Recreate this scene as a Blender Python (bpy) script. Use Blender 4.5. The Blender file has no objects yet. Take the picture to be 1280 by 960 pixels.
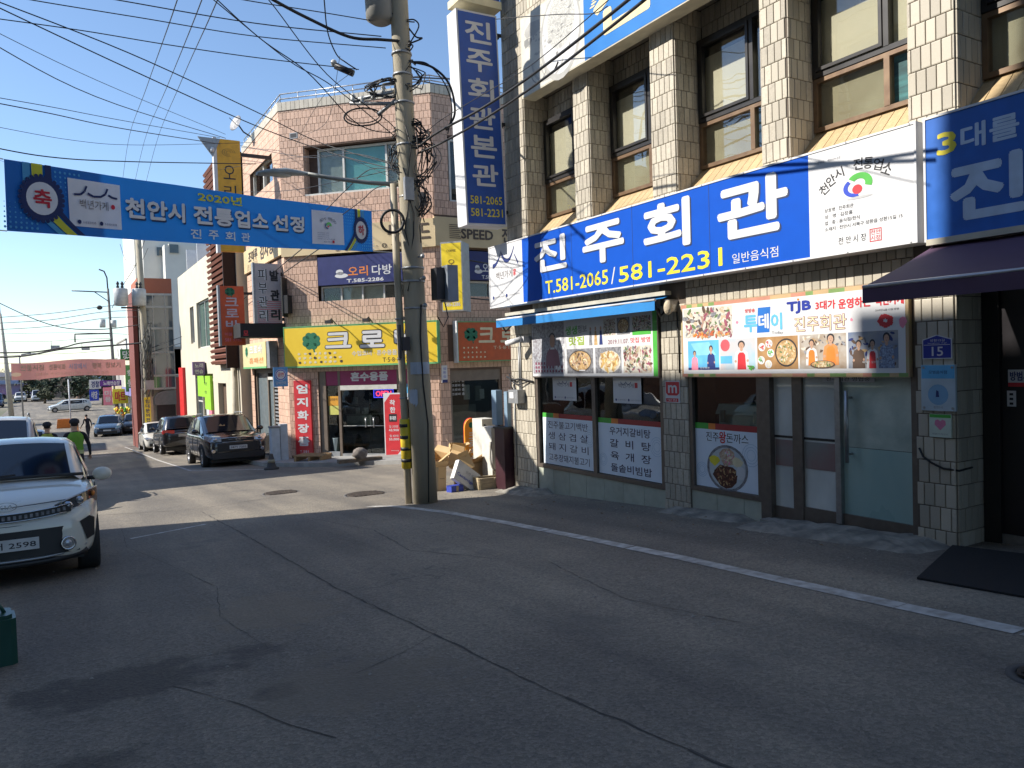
import bpy, bmesh, math, random
from mathutils import Matrix, Vector, Quaternion
random.seed(7)
PI = math.pi
SC = bpy.context.scene
COL = SC.collection
# ------------------------------------------------------------------ camera
cam_d = bpy.data.cameras.new('camera'); cam = bpy.data.objects.new('camera', cam_d); COL.objects.link(cam)
cam_d.lens = 27.0; cam_d.sensor_width = 36.0; cam_d.clip_end = 3000; cam_d.clip_start = 0.05
cam.matrix_world = (Matrix.Translation((0, 0, 1.5)) @ Matrix.Rotation(math.radians(-30.7), 4, 'Z')
    @ Matrix.Rotation(math.radians(90-1.65), 4, 'X') @ Matrix.Rotation(math.radians(-1.8), 4, 'Z'))
SC.camera = cam
# ------------------------------------------------------------------ light
SUN_EL = math.radians(37.0)
SH = Vector((-0.93, 0.37)).normalized()
SUNV = Vector((SH.x*math.cos(SUN_EL), SH.y*math.cos(SUN_EL), math.sin(SUN_EL)))
world = bpy.data.worlds.new('World'); SC.world = world; world.use_nodes = True
wn = world.node_tree; bg = wn.nodes['Background']
sky = wn.nodes.new('ShaderNodeTexSky'); sky.sky_type = 'NISHITA'; sky.sun_disc = False
sky.sun_elevation = SUN_EL; sky.sun_rotation = math.atan2(SH.x, SH.y) % (2*PI)
sky.air_density = 1.0; sky.dust_density = .2; sky.ozone_density = 3.0; sky.altitude = 300
wn.links.new(sky.outputs[0], bg.inputs[0]); bg.inputs[1].default_value = 0.125
sun_d = bpy.data.lights.new('sun', 'SUN'); sun_d.energy = 4.7; sun_d.angle = math.radians(0.55); sun_d.color = (1.0, 0.945, 0.86)
sun = bpy.data.objects.new('sun', sun_d); COL.objects.link(sun); sun.rotation_euler = SUNV.to_track_quat('Z', 'Y').to_euler()
sun.location = (-30, 20, 40)
SC.view_settings.view_transform = 'Standard'; SC.view_settings.look = 'None'; SC.view_settings.exposure = 0.74; SC.view_settings.gamma = 1.0
SC.cycles.max_bounces = 7; SC.cycles.transparent_max_bounces = 12
SC.cycles.use_denoising = True

# ------------------------------------------------------------------ helpers
def gz(Y):
    p = [(-60, 3.2), (0, 0), (30, -1.74), (45, -2.6), (60, -3.05), (85, -3.1), (120, -2.8), (200, -2.4), (400, -2.0), (1500, -2.0)]
    if Y <= p[0][0]: return p[0][1]
    for (a, za), (b, zb) in zip(p, p[1:]):
        if Y <= b: return za+(zb-za)*(Y-a)/(b-a)
    return p[-1][1]

MC = {}
def mat(name, col, rough=.7, col2=None, nscale=6., metal=0., spec=.5, bump=0., bscale=40., coat=0., rnd=0., emit=None, wear=0., alpha=1., detail=4., coords='Object', stretch=None):
    """procedural principled material: two-colour noise, optional bump, per-object / per-island random tone"""
    if name in MC: return MC[name]
    m = bpy.data.materials.new(name); m.use_nodes = True; nt = m.node_tree; N = nt.nodes; L = nt.links
    b = N['Principled BSDF']
    b.inputs['Roughness'].default_value = rough; b.inputs['Metallic'].default_value = metal
    b.inputs['Specular IOR Level'].default_value = spec
    if coat: b.inputs['Coat Weight'].default_value = coat; b.inputs['Coat Roughness'].default_value = .06
    c1 = (*col, 1); c2 = (*(col2 or tuple(min(1, x*.82) for x in col)), 1)
    tc = N.new('ShaderNodeTexCoord'); src = tc.outputs[coords]
    if coords == 'Position':
        pass
    if stretch:
        mp = N.new('ShaderNodeMapping'); mp.inputs['Scale'].default_value = stretch; L.new(src, mp.inputs[0]); src = mp.outputs[0]
    n = N.new('ShaderNodeTexNoise'); n.inputs['Scale'].default_value = nscale; n.inputs['Detail'].default_value = detail; L.new(src, n.inputs['Vector'])
    r = N.new('ShaderNodeValToRGB'); r.color_ramp.elements[0].position = .35; r.color_ramp.elements[1].position = .68
    r.color_ramp.elements[0].color = c2; r.color_ramp.elements[1].color = c1; L.new(n.outputs['Fac'], r.inputs[0])
    out = r.outputs[0]
    if rnd:
        oi = N.new('ShaderNodeObjectInfo'); ge = N.new('ShaderNodeNewGeometry')
        ad = N.new('ShaderNodeMath'); ad.operation = 'ADD'; L.new(oi.outputs['Random'], ad.inputs[0]); L.new(ge.outputs['Random Per Island'], ad.inputs[1])
        fr = N.new('ShaderNodeMath'); fr.operation = 'FRACT'; L.new(ad.outputs[0], fr.inputs[0])
        mr = N.new('ShaderNodeMapRange'); mr.inputs[3].default_value = 1-rnd; mr.inputs[4].default_value = 1+rnd*.6; L.new(fr.outputs[0], mr.inputs[0])
        hs = N.new('ShaderNodeHueSaturation'); L.new(mr.outputs[0], hs.inputs['Value']); L.new(out, hs.inputs['Color']); out = hs.outputs[0]
    if wear:
        n2 = N.new('ShaderNodeTexNoise'); n2.inputs['Scale'].default_value = nscale*.37; n2.inputs['Detail'].default_value = 8; L.new(src, n2.inputs['Vector'])
        r2 = N.new('ShaderNodeValToRGB'); r2.color_ramp.elements[0].position = .5; r2.color_ramp.elements[1].position = .75
        r2.color_ramp.elements[0].color = (0, 0, 0, 1); r2.color_ramp.elements[1].color = (wear, wear, wear, 1); L.new(n2.outputs['Fac'], r2.inputs[0])
        mx = N.new('ShaderNodeMix'); mx.data_type = 'RGBA'; L.new(r2.outputs[0], mx.inputs[0]); L.new(out, mx.inputs[6]); mx.inputs[7].default_value = (.09, .075, .06, 1); out = mx.outputs[2]
    L.new(out, b.inputs['Base Color'])
    rr = N.new('ShaderNodeMapRange'); rr.inputs[3].default_value = max(0, rough-.08); rr.inputs[4].default_value = min(1, rough+.08); L.new(n.outputs['Fac'], rr.inputs[0]); L.new(rr.outputs[0], b.inputs['Roughness'])
    if bump:
        nb = N.new('ShaderNodeTexNoise'); nb.inputs['Scale'].default_value = bscale; nb.inputs['Detail'].default_value = 5; L.new(src, nb.inputs['Vector'])
        bp = N.new('ShaderNodeBump'); bp.inputs['Strength'].default_value = bump; bp.inputs['Distance'].default_value = .02; L.new(nb.outputs['Fac'], bp.inputs['Height']); L.new(bp.outputs[0], b.inputs['Normal'])
    if emit: b.inputs['Emission Color'].default_value = (*emit[0], 1); b.inputs['Emission Strength'].default_value = emit[1]
    MC[name] = m; return m

def glass(name, tint=(.75, .8, .8), refl=.9, rough=.0, extra=.04):
    if name in MC: return MC[name]
    m = bpy.data.materials.new(name); m.use_nodes = True; nt = m.node_tree; N = nt.nodes; L = nt.links
    N.remove(N['Principled BSDF']); o = N['Material Output']
    t = N.new('ShaderNodeBsdfTransparent'); t.inputs[0].default_value = (*tint, 1)
    g = N.new('ShaderNodeBsdfGlossy'); g.inputs['Roughness'].default_value = rough; g.inputs[0].default_value = (refl, refl, refl, 1)
    lw = N.new('ShaderNodeLayerWeight'); f = N.new('ShaderNodeMath'); f.operation = 'POWER'; L.new(lw.outputs['Facing'], f.inputs[0]); f.inputs[1].default_value = 3.2
    tc = N.new('ShaderNodeTexCoord'); nz = N.new('ShaderNodeTexNoise'); nz.inputs['Scale'].default_value = 1.3; L.new(tc.outputs['Object'], nz.inputs[0])
    bp = N.new('ShaderNodeBump'); bp.inputs['Strength'].default_value = .05; bp.inputs['Distance'].default_value = .1; L.new(nz.outputs['Fac'], bp.inputs['Height']); L.new(bp.outputs[0], g.inputs['Normal'])
    a = N.new('ShaderNodeMath'); a.operation = 'ADD'; L.new(f.outputs[0], a.inputs[0]); a.inputs[1].default_value = extra
    x = N.new('ShaderNodeMixShader'); L.new(a.outputs[0], x.inputs[0]); L.new(t.outputs[0], x.inputs[1]); L.new(g.outputs[0], x.inputs[2]); L.new(x.outputs[0], o.inputs[0])
    MC[name] = m; return m

def cloth(name, col, trans=.35):
    if name in MC: return MC[name]
    m = mat(name, col, .8, tuple(c*.9 for c in col), 3., bump=.1, bscale=8)
    nt = m.node_tree; N = nt.nodes; L = nt.links; b = N['Principled BSDF']; o = N['Material Output']
    t = N.new('ShaderNodeBsdfTranslucent'); t.inputs[0].default_value = (*[min(1, c*1.05) for c in col], 1)
    x = N.new('ShaderNodeMixShader'); x.inputs[0].default_value = trans; L.new(b.outputs[0], x.inputs[1]); L.new(t.outputs[0], x.inputs[2]); L.new(x.outputs[0], o.inputs[0])
    return m

class Fr:
    def __init__(s, x, y, deg): s.o = Vector((x, y, 0)); s.rz = math.radians(deg); s.M = Matrix.Translation(s.o) @ Matrix.Rotation(s.rz, 4, 'Z')
WF = Fr(0, 0, 0); FAC = Fr(6.6, 11.1, -90); CH = Fr(6.22, 24, -45); CR = Fr(9.71, 20.5, 0); CL = Fr(6.22, 29.3, -90)

class T:
    """one top-level thing: an Empty at its base; parts get frame coordinates"""
    def __init__(s, name, label, cat, fr=WF, base=(0, 0, 0), group=None, rz=0, kind=None):
        s.off = Vector(base); s.fr = fr
        o = bpy.data.objects.new(name, None); COL.objects.link(o); s.o = o
        o.empty_display_size = .2
        s.M = fr.M @ Matrix.Translation(s.off) @ Matrix.Rotation(math.radians(rz), 4, 'Z')
        if rz: s.off = Vector((0, 0, 0))
        o.matrix_world = s.M
        if label: o['label'] = label
        if cat: o['category'] = cat
        if group: o['group'] = group
        if kind: o['kind'] = kind
        s.M2 = s.M if rz else fr.M

class MB:
    def __init__(s): s.v = []; s.f = []; s.mi = []; s.ms = []; s.cur = 0; s.sm = []; s.smooth = False
    def use(s, m):
        if m not in s.ms: s.ms.append(m)
        s.cur = s.ms.index(m); return s
    def face(s, idx): s.f.append(tuple(idx)); s.mi.append(s.cur); s.sm.append(s.smooth)
    def box(s, x0, x1, y0, y1, z0, z1):
        b = len(s.v)
        for x in (x0, x1):
            for y in (y0, y1):
                for z in (z0, z1): s.v.append((x, y, z))
        for q in ((0, 1, 3, 2), (4, 6, 7, 5), (0, 4, 5, 1), (2, 3, 7, 6), (0, 2, 6, 4), (1, 5, 7, 3)): s.face([b+i for i in q])
        return s
    def poly(s, pts):
        b = len(s.v); s.v += [tuple(p) for p in pts]; s.face(range(b, b+len(pts))); return s
    def prism(s, pts, d):
        """extrude a 3D polygon by vector d"""
        b = len(s.v); n = len(pts); d = Vector(d)
        s.v += [tuple(p) for p in pts]+[tuple(Vector(p)+d) for p in pts]
        s.face(range(b, b+n)); s.face(reversed(range(b+n, b+2*n)))
        for i in range(n): s.face((b+i, b+n+i, b+n+(i+1) % n, b+(i+1) % n))
        return s
    def rect(s, x0, x1, z0, z1, y): return s.poly([(x0, y, z0), (x1, y, z0), (x1, y, z1), (x0, y, z1)])
    def disc(s, x, z, rx, rz, y, n=20): return s.poly([(x+rx*math.cos(2*PI*i/n), y, z+rz*math.sin(2*PI*i/n)) for i in range(n)])
    def blob(s, x, z, rx, rz, y, n=9, j=.3): return s.poly([(x+rx*math.cos(2*PI*i/n)*random.uniform(1-j, 1+j), y, z+rz*math.sin(2*PI*i/n)*random.uniform(1-j, 1+j)) for i in range(n)])
    def ring(s, x, z, r0, r1, y, a0=0, a1=2*PI, n=20, sq=1.):
        P = lambda r, a: (x+r*math.cos(a), y, z+r*math.sin(a)*sq)
        for i in range(n):
            a = a0+(a1-a0)*i/n; b = a0+(a1-a0)*(i+1)/n
            s.poly([P(r0, a), P(r1, a), P(r1, b), P(r0, b)])
        return s
    def tube(s, path, r, n=8, caps=True):
        path = [Vector(p) for p in path]; rs = r if isinstance(r, (list, tuple)) else [r]*len(path)
        b = len(s.v); prev = None
        for i, p in enumerate(path):
            t = (path[min(i+1, len(path)-1)]-path[max(i-1, 0)])
            if t.length < 1e-9: t = Vector((0, 0, 1))
            t.normalize()
            if prev is None:
                a = Vector((0, 0, 1)) if abs(t.z) < .9 else Vector((1, 0, 0)); u = t.cross(a).normalized()
            else:
                u = (prev-t*prev.dot(t)); u = u.normalized() if u.length > 1e-6 else t.orthogonal().normalized()
            prev = u; w = t.cross(u)
            for k in range(n):
                an = 2*PI*k/n; s.v.append(tuple(p+(u*math.cos(an)+w*math.sin(an))*rs[i]))
        o = s.smooth; s.smooth = True
        for i in range(len(path)-1):
            for k in range(n):
                k2 = (k+1) % n; s.face((b+i*n+k, b+i*n+k2, b+(i+1)*n+k2, b+(i+1)*n+k))
        s.smooth = o
        if caps:
            s.face([b+k for k in reversed(range(n))]); s.face([b+(len(path)-1)*n+k for k in range(n)])
        return s
    def bar(s, a, b, r, n=8): return s.tube([a, b], r, n)
    def lathe(s, c, prof, axis=(0, 0, 1), n=20, caps=True):
        """prof: list of (radius, height along axis)"""
        ax = Vector(axis).normalized(); u = ax.orthogonal().normalized(); w = ax.cross(u); c = Vector(c); b = len(s.v)
        for r, h in prof:
            for k in range(n):
                an = 2*PI*k/n; s.v.append(tuple(c+ax*h+(u*math.cos(an)+w*math.sin(an))*r))
        o = s.smooth; s.smooth = True
        for i in range(len(prof)-1):
            for k in range(n):
                k2 = (k+1) % n; s.face((b+i*n+k, b+i*n+k2, b+(i+1)*n+k2, b+(i+1)*n+k))
        s.smooth = o
        if caps:
            s.face([b+k for k in reversed(range(n))]); s.face([b+(len(prof)-1)*n+k for k in range(n)])
        return s
    def ell(s, c, r, n=12, m=8):
        pr = [(max(1e-3, math.sin(PI*i/m)), -math.cos(PI*i/m)) for i in range(m+1)]; b = len(s.v)
        for rr, h in pr:
            for k in range(n):
                an = 2*PI*k/n; s.v.append((c[0]+r[0]*rr*math.cos(an), c[1]+r[1]*rr*math.sin(an), c[2]+r[2]*h))
        o = s.smooth; s.smooth = True
        for i in range(m):
            for k in range(n):
                k2 = (k+1) % n; s.face((b+i*n+k, b+i*n+k2, b+(i+1)*n+k2, b+(i+1)*n+k))
        s.smooth = o
        return s
    def mesh(s, name, off=(0, 0, 0)):
        me = bpy.data.meshes.new(name); o = Vector(off)
        me.from_pydata([tuple(Vector(p)-o) for p in s.v], [], s.f)
        for m in s.ms: me.materials.append(m)
        me.polygons.foreach_set('material_index', s.mi); me.polygons.foreach_set('use_smooth', s.sm)
        me.update(); return me
    def build(s, name, t=None, parent=None, kind=None, label=None):
        """part of thing t (optionally below part object `parent`)"""
        me = s.mesh(name, t.off if isinstance(t, T) else (0, 0, 0))
        ob = bpy.data.objects.new(name, me); COL.objects.link(ob)
        p = parent or (t.o if t else None)
        if p: ob.parent = p
        if kind: ob['kind'] = kind
        if label: ob['label'] = label
        return ob
def solo(mb, name, label, cat, fr=WF, base=(0, 0, 0), group=None, kind=None):
    """a thing made of one mesh"""
    me = mb.mesh(name, base); ob = bpy.data.objects.new(name, me); COL.objects.link(ob)
    ob.matrix_world = fr.M @ Matrix.Translation(Vector(base))
    if kind: ob['kind'] = kind
    else: ob['label'] = label; ob['category'] = cat
    if group: ob['group'] = group
    return ob

TMP = bpy.data.scenes.new('workshop')
def evaluated_mesh(ob, extra=()):
    """mesh of an object with its modifiers, evaluated in a small scene of its own"""
    for o in (ob, *extra):
        if o.name not in TMP.collection.objects: TMP.collection.objects.link(o)
    vl = TMP.view_layers[0]; vl.update(); me = bpy.data.meshes.new_from_object(ob.evaluated_get(vl.depsgraph))
    for o in (ob, *extra): TMP.collection.objects.unlink(o)
    return me
TXC = {}
def glyphs(body, bold):
    k = (body, bold)
    if k in TXC: return TXC[k]
    cu = bpy.data.curves.new('lettering', 'FONT'); cu.body = body; cu.size = 1; cu.resolution_u = 2; cu.fill_mode = 'FRONT'
    ob = bpy.data.objects.new('lettering', cu); me = ob.to_mesh()
    vs = [tuple(v.co) for v in me.vertices]; fs = [tuple(p.vertices) for p in me.polygons]
    ob.to_mesh_clear(); bpy.data.objects.remove(ob); bpy.data.curves.remove(cu)
    xs = [v[0] for v in vs] or [0, 1]; ys = [v[1] for v in vs] or [0, 1]
    x0, x1, y0, y1 = min(xs), max(xs), min(ys), max(ys)
    TXC[k] = ([((v[0]-x0)/max(1e-6, x1-x0), (v[1]-y0)/max(1e-6, y1-y0)) for v in vs], fs)
    return TXC[k]
def text(mb, m, body, x0, x1, z0, z1, y, bold=.02, rot=0., axis='x'):
    """lettering filling the rectangle x0..x1 by z0..z1 on the plane y (axis='x') or on plane x=y (axis='y')"""
    vs, fs = glyphs(body, 0); mb.use(m); dd = bold*(z1-z0)*.85 if bold > .012 else 0.; sg = -1 if axis == 'x' else 1
    sh = [(0., 0.)]+([(dd*math.cos(k*PI/4), dd*math.sin(k*PI/4)) for k in range(8)] if dd else [])
    x0 += dd; x1 -= dd; z0 += dd; z1 -= dd; cx, cz = (x0+x1)/2, (z0+z1)/2; c, s = math.cos(rot), math.sin(rot)
    for q, (sx, sz) in enumerate(sh):
        b = len(mb.v); yy = y+.00006*q
        for u, w in vs:
            px, pz = x0+u*(x1-x0)-cx+sx, z0+w*(z1-z0)-cz+sz
            px, pz = cx+px*c-pz*s, cz+px*s+pz*c
            mb.v.append((px, yy, pz) if axis == 'x' else (yy, px, pz))
        for f in fs: mb.face([b+i for i in f])
    return mb
def tstack(mb, m, chars, x0, x1, z0, z1, y, bold=.02, gap=.18):
    n = len(chars); h = (z1-z0)/n
    for i, ch in enumerate(chars):
        if ch != ' ': text(mb, m, ch, x0, x1, z1-h*(i+1)+h*gap/2, z1-h*i-h*gap/2, y, bold)
    return mb
def trow(mb, m, chars, x0, x1, z0, z1, y, bold=.02, gap=.15):
    n = len(chars); w = (x1-x0)/n
    for i, ch in enumerate(chars):
        if ch != ' ': text(mb, m, ch, x0+w*i+w*gap/2, x0+w*(i+1)-w*gap/2, z0, z1, y, bold)
    return mb

def spline(P, k=7):
    P = [Vector(p) for p in P]; out = []
    for i in range(len(P)-1):
        a, b, c, d = P[max(0, i-1)], P[i], P[i+1], P[min(len(P)-1, i+2)]
        if i == 0: a = b*2-c
        if i == len(P)-2: d = c*2-b
        for j in range(k):
            u = j/k; out.append(.5*((2*b)+(c-a)*u+(2*a-5*b+4*c-d)*u*u+(3*b-3*c+d-a)*u**3))
    return out+[P[-1]]
# ------------------------------------------------------------------ tile cladding
UNIT = None
def unit_tile(m):
    key = 'unit_'+m.name
    if key in MC: return MC[key]
    mb = MB().use(m); e = .04
    # a box with chamfered front (front = -y): 5 visible faces + chamfers
    o = .5; i = .46
    mb.v = [(-o, .5, -o), (o, .5, -o), (o, .5, o), (-o, .5, o), (-o, -.3, -o), (o, -.3, -o), (o, -.3, o), (-o, -.3, o), (-i, -.5, -i), (i, -.5, -i), (i, -.5, i), (-i, -.5, i)]
    for q in ((0, 4, 7, 3), (1, 2, 6, 5), (0, 1, 5, 4), (3, 7, 6, 2), (4, 5, 9, 8), (5, 6, 10, 9), (6, 7, 11, 10), (7, 4, 8, 11), (8, 9, 10, 11)): mb.face(q)
    MC[key] = mb.mesh('tile'); return MC[key]
class Tiles:
    def __init__(s, t, m, limit=290): s.t = t; s.m = m; s.L = []; s.lim = limit
    def plane(s, kind, d, u0, u1, z0, z1, tw, th, holes=(), gap=.008, thk=.014, sgn=-1, phase=0., stag=.5):
        """kind 'y': wall facing -y (sgn -1) at y=d, u along x. kind 'x': wall facing sgn*x at x=d, u along y."""
        r = 0; z = z0
        while z < z1-.03:
            h = min(th, z1-z); zm = z+h/2
            iv = [(u0, u1)]
            for (a, b, c, e) in holes:
                if c < zm < e:
                    nv = []
                    for (p, q) in iv:
                        if b <= p or a >= q: nv.append((p, q)); continue
                        if a > p: nv.append((p, a))
                        if b < q: nv.append((b, q))
                    iv = nv
            off = (phase+(r % 2)*stag)*tw
            for (p, q) in iv:
                u = u0-off
                while u < q:
                    a = max(u, p); b = min(u+tw, q)
                    if b-a > .02: s.L.append((kind, (a+b)/2, d, zm, b-a-gap, h-gap, thk, sgn))
                    u += tw
            z += th; r += 1
    def finish(s, name='tile'):
        M = s.t.M2; eye = Vector((0, 0, 1.5)); fw = Vector((.51, .86, 0)); rt = Vector((.86, -.51, 0))
        def key(q):
            k, u, d, z, w, h, th, sg = q
            p = (M @ Vector((u, d, z) if k == 'y' else (d, u, z)))-eye
            dep = max(.3, p.dot(fw)); inside = abs(p.dot(rt)/dep) < .7 and -.58 < p.z/dep < .48
            return (0 if inside else 1, dep/math.sqrt(w*h*8))
        s.L.sort(key=key); um = unit_tile(s.m); rest = MB().use(s.m)
        for i, (k, u, d, z, w, h, th, sg) in enumerate(s.L):
            jit = random.uniform(-.0015, .0015); rot = random.uniform(-.006, .006)
            c = Vector((u, d+sg*(th/2+jit), z)) if k == 'y' else Vector((d+sg*(th/2+jit), u, z))
            ang = 0 if (k == 'y' and sg < 0) else (PI if k == 'y' else (PI/2 if sg > 0 else -PI/2))
            if i < s.lim:
                ob = bpy.data.objects.new(name, um); COL.objects.link(ob); ob.parent = s.t.o
                ob.location = c-s.t.off; ob.rotation_euler = (random.uniform(-.004, .004), 0, ang+rot); ob.scale = (w, th, h)
            else:
                R = Matrix.Translation(c) @ Matrix.Rotation(ang+rot, 4, 'Z') @ Matrix.Diagonal((w, th, h, 1)); b = len(rest.v)
                for v in um.vertices: rest.v.append(tuple(R @ v.co))
                for p in um.polygons: rest.face([b+j for j in p.vertices])
        if rest.v: rest.build(name+'_cladding', s.t, kind='stuff')

# ------------------------------------------------------------------ common materials
RED = mat('red_print', (.62, .03, .04), .5); WHITE = mat('white_print', (.64, .64, .64), .55, (.58, .58, .59), 3, bump=.10, bscale=1.9); BLUE = mat('blue_print', (.002, .075, .46), .6, (.002, .07, .43), spec=.15, bump=.12, bscale=1.7)
YEL = mat('yellow_print', (.80, .68, .04), .5); BLACK = mat('black_print', (.02, .02, .025), .5); NAVY = mat('navy_print', (.015, .03, .16), .5)
STEEL = mat('steel', (.42, .42, .42), .35, metal=.9, nscale=20); ALU = mat('brown_aluminium', (.17, .14, .115), .4, metal=.4, nscale=15)
DARKM = mat('dark_metal', (.035, .033, .035), .45, metal=.3); GALV = mat('galvanised_steel', (.36, .37, .38), .5, metal=.5, nscale=12, wear=.3)
CONC = mat('concrete', (.33, .30, .26), .9, (.24, .22, .19), 3., bump=.35, bscale=30, wear=.35)
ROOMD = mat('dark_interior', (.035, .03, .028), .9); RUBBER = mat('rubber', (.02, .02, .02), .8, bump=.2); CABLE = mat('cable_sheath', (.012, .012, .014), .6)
GREENP = mat('green_print', (.07, .42, .05), .5); ORANGEP = mat('orange_print', (.75, .22, .03), .5); PINKP = mat('pink_print', (.8, .25, .35), .5); SKYP = mat('light_blue_print', (.12, .45, .75), .5)
TAN = mat('tan_print', (.55, .38, .18), .5, (.35, .2, .08), 30); GREYP = mat('grey_print', (.3, .3, .32), .5, (.12, .12, .13), 25); SKIN = mat('skin', (.5, .3, .2), .6); CREAMP = mat('cream_print', (.75, .66, .42), .5)
# ------------------------------------------------------------------ the ground
def asphalt():
    m = bpy.data.materials.new('asphalt'); m.use_nodes = True; nt = m.node_tree; N = nt.nodes; L = nt.links; b = N['Principled BSDF']
    tc = N.new('ShaderNodeTexCoord'); P = tc.outputs['Object']
    def noise(sc, det, st=None):
        n = N.new('ShaderNodeTexNoise'); n.inputs['Scale'].default_value = sc; n.inputs['Detail'].default_value = det
        if st:
            mp = N.new('ShaderNodeMapping'); mp.inputs['Scale'].default_value = st; L.new(P, mp.inputs[0]); L.new(mp.outputs[0], n.inputs[0])
        else: L.new(P, n.inputs[0])
        return n.outputs['Fac']
    def ramp(f, a, ca, bb, cb):
        r = N.new('ShaderNodeValToRGB'); r.color_ramp.elements[0].position = a; r.color_ramp.elements[1].position = bb
        r.color_ramp.elements[0].color = (*ca, 1); r.color_ramp.elements[1].color = (*cb, 1); L.new(f, r.inputs[0]); return r.outputs[0]
    def mix(f, a, c, mode='MIX', k=None):
        x = N.new('ShaderNodeMix'); x.data_type = 'RGBA'; x.blend_type = mode
        if f is None: x.inputs[0].default_value = k
        else: L.new(f, x.inputs[0])
        L.new(a, x.inputs[6]) if not isinstance(a, tuple) else setattr(x.inputs[6], 'default_value', (*a, 1))
        L.new(c, x.inputs[7]) if not isinstance(c, tuple) else setattr(x.inputs[7], 'default_value', (*c, 1))
        return x.outputs[2]
    base = ramp(noise(.45, 8), .32, (.165, .150, .130), .7, (.265, .237, .192))
    streak = ramp(noise(1., 6, (1.6, .12, 1)), .4, (.75, .75, .76), .65, (1.08, 1.06, 1.02)); base = mix(None, base, streak, 'MULTIPLY', 1.)
    # pale stones and dark pits in the surface
    v = N.new('ShaderNodeTexVoronoi'); v.inputs['Scale'].default_value = 55; L.new(P, v.inputs[0])
    sp = ramp(v.outputs['Color'], .1, (.62, .62, .62), .95, (1.55, 1.5, 1.45)); base = mix(None, base, sp, 'MULTIPLY', .55)
    fine = ramp(noise(160, 3), .4, (.7, .7, .7), .62, (1.25, 1.25, 1.25)); base = mix(None, base, fine, 'MULTIPLY', .6)
    # dark oil stains
    st = ramp(noise(1.1, 9), .63, (0, 0, 0), .70, (.4, .4, .4)); base = mix(st, base, (.10, .095, .09))
    # hairline cracks
    vc = N.new('ShaderNodeTexVoronoi'); vc.feature = 'DISTANCE_TO_EDGE'; vc.inputs['Scale'].default_value = .38
    nd = N.new('ShaderNodeTexNoise'); nd.inputs['Scale'].default_value = 2.2; nd.inputs['Detail'].default_value = 8; L.new(P, nd.inputs[0])
    vm = N.new('ShaderNodeVectorMath'); vm.operation = 'MULTIPLY_ADD'; L.new(nd.outputs['Color'], vm.inputs[0]); vm.inputs[1].default_value = (.9, .9, .9); L.new(P, vm.inputs[2]); L.new(vm.outputs[0], vc.inputs[0])
    cr = ramp(vc.outputs['Distance'], .001, (.75, .75, .75), .005, (0, 0, 0)); gate = ramp(noise(.5, 2), .5, (0, 0, 0), .6, (1, 1, 1)); crg = mix(None, cr, gate, 'MULTIPLY', 1.)
    base = mix(crg, base, (.085, .08, .075))
    # local stains where the photograph has them
    for (x, y, r1, sx, sy, c) in ((.28, 4.95, .36, .75, 1.25, (.032, .03, .028)), (-.1, 3.6, .32, 1, 1, (.035, .033, .03)), (1.05, 5.0, .15, 1, 1, (.06, .056, .052)), (.95, 4.2, .1, 1, 1, (.03, .03, .03)), (1.35, 6.0, .42, 1, .8, (.20, .165, .12)), (1.35, 4.05, .38, .8, 1, (.17, .145, .11))):
        mp = N.new('ShaderNodeVectorMath'); mp.operation = 'SUBTRACT'; L.new(P, mp.inputs[0]); mp.inputs[1].default_value = (x, y, gz(y))
        m2 = N.new('ShaderNodeVectorMath'); m2.operation = 'MULTIPLY'; L.new(mp.outputs[0], m2.inputs[0]); m2.inputs[1].default_value = (sx, sy, 0)
        ln = N.new('ShaderNodeVectorMath'); ln.operation = 'LENGTH'; L.new(m2.outputs[0], ln.inputs[0])
        n1 = N.new('ShaderNodeMath'); n1.operation = 'MULTIPLY_ADD'; L.new(noise(5, 7), n1.inputs[0]); n1.inputs[1].default_value = .9*r1/.36; L.new(ln.outputs['Value'], n1.inputs[2])
        f = ramp(n1.outputs[0], r1+.42*r1/.36, (.55, .55, .55), r1+.60*r1/.36, (0, 0, 0)); base = mix(f, base, c)
    L.new(base, b.inputs['Base Color']); b.inputs['Roughness'].default_value = .82; b.inputs['Specular IOR Level'].default_value = .35
    bp = N.new('ShaderNodeBump'); bp.inputs['Strength'].default_value = .7; bp.inputs['Distance'].default_value = .006; L.new(v.outputs['Distance'], bp.inputs['Height'])
    b2 = N.new('ShaderNodeBump'); b2.inputs['Strength'].default_value = .5; b2.inputs['Distance'].default_value = .03; L.new(noise(3, 5), b2.inputs['Height']); L.new(bp.outputs[0], b2.inputs['Normal']); L.new(b2.outputs[0], b.inputs['Normal'])
    return m
ASPH = asphalt()
YS = [-60, -30, -10, 0, 5, 10, 15, 20, 25, 30, 37, 45, 52, 60, 72, 85, 100, 120, 150, 200, 300, 400, 900, 1500]
def strip(x0, x1, y0, y1, dz, m, name, kind='structure', step=None):
    mb = MB().use(m); ys = sorted(set([y0, y1]+[y for y in YS if y0 < y < y1])); x0f = x0 if callable(x0) else (lambda y: x0); x1f = x1 if callable(x1) else (lambda y: x1)
    for a, c in zip(ys, ys[1:]): mb.poly([(x0f(a), a, gz(a)+dz), (x1f(a), a, gz(a)+dz), (x1f(c), c, gz(c)+dz), (x0f(c), c, gz(c)+dz)])
    return solo(mb, name, None, None, kind=kind)
DIRT = mat('dry_ground', (.22, .19, .14), .95, (.12, .12, .07), .05, coords='Object', bump=.3, bscale=2)
strip(-700, 700, -60, 1500, -.05, DIRT, 'ground')
strip(-5.6, 7.4, -60, 175, 0, ASPH, 'road')
m = MB().use(ASPH)
for a, c in ((11.1, 15), (15, 20), (20, 20.5)): m.poly([(7.4, a, gz(a)), (60, a, gz(a)), (60, c, gz(c)), (7.4, c, gz(c))])
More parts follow.
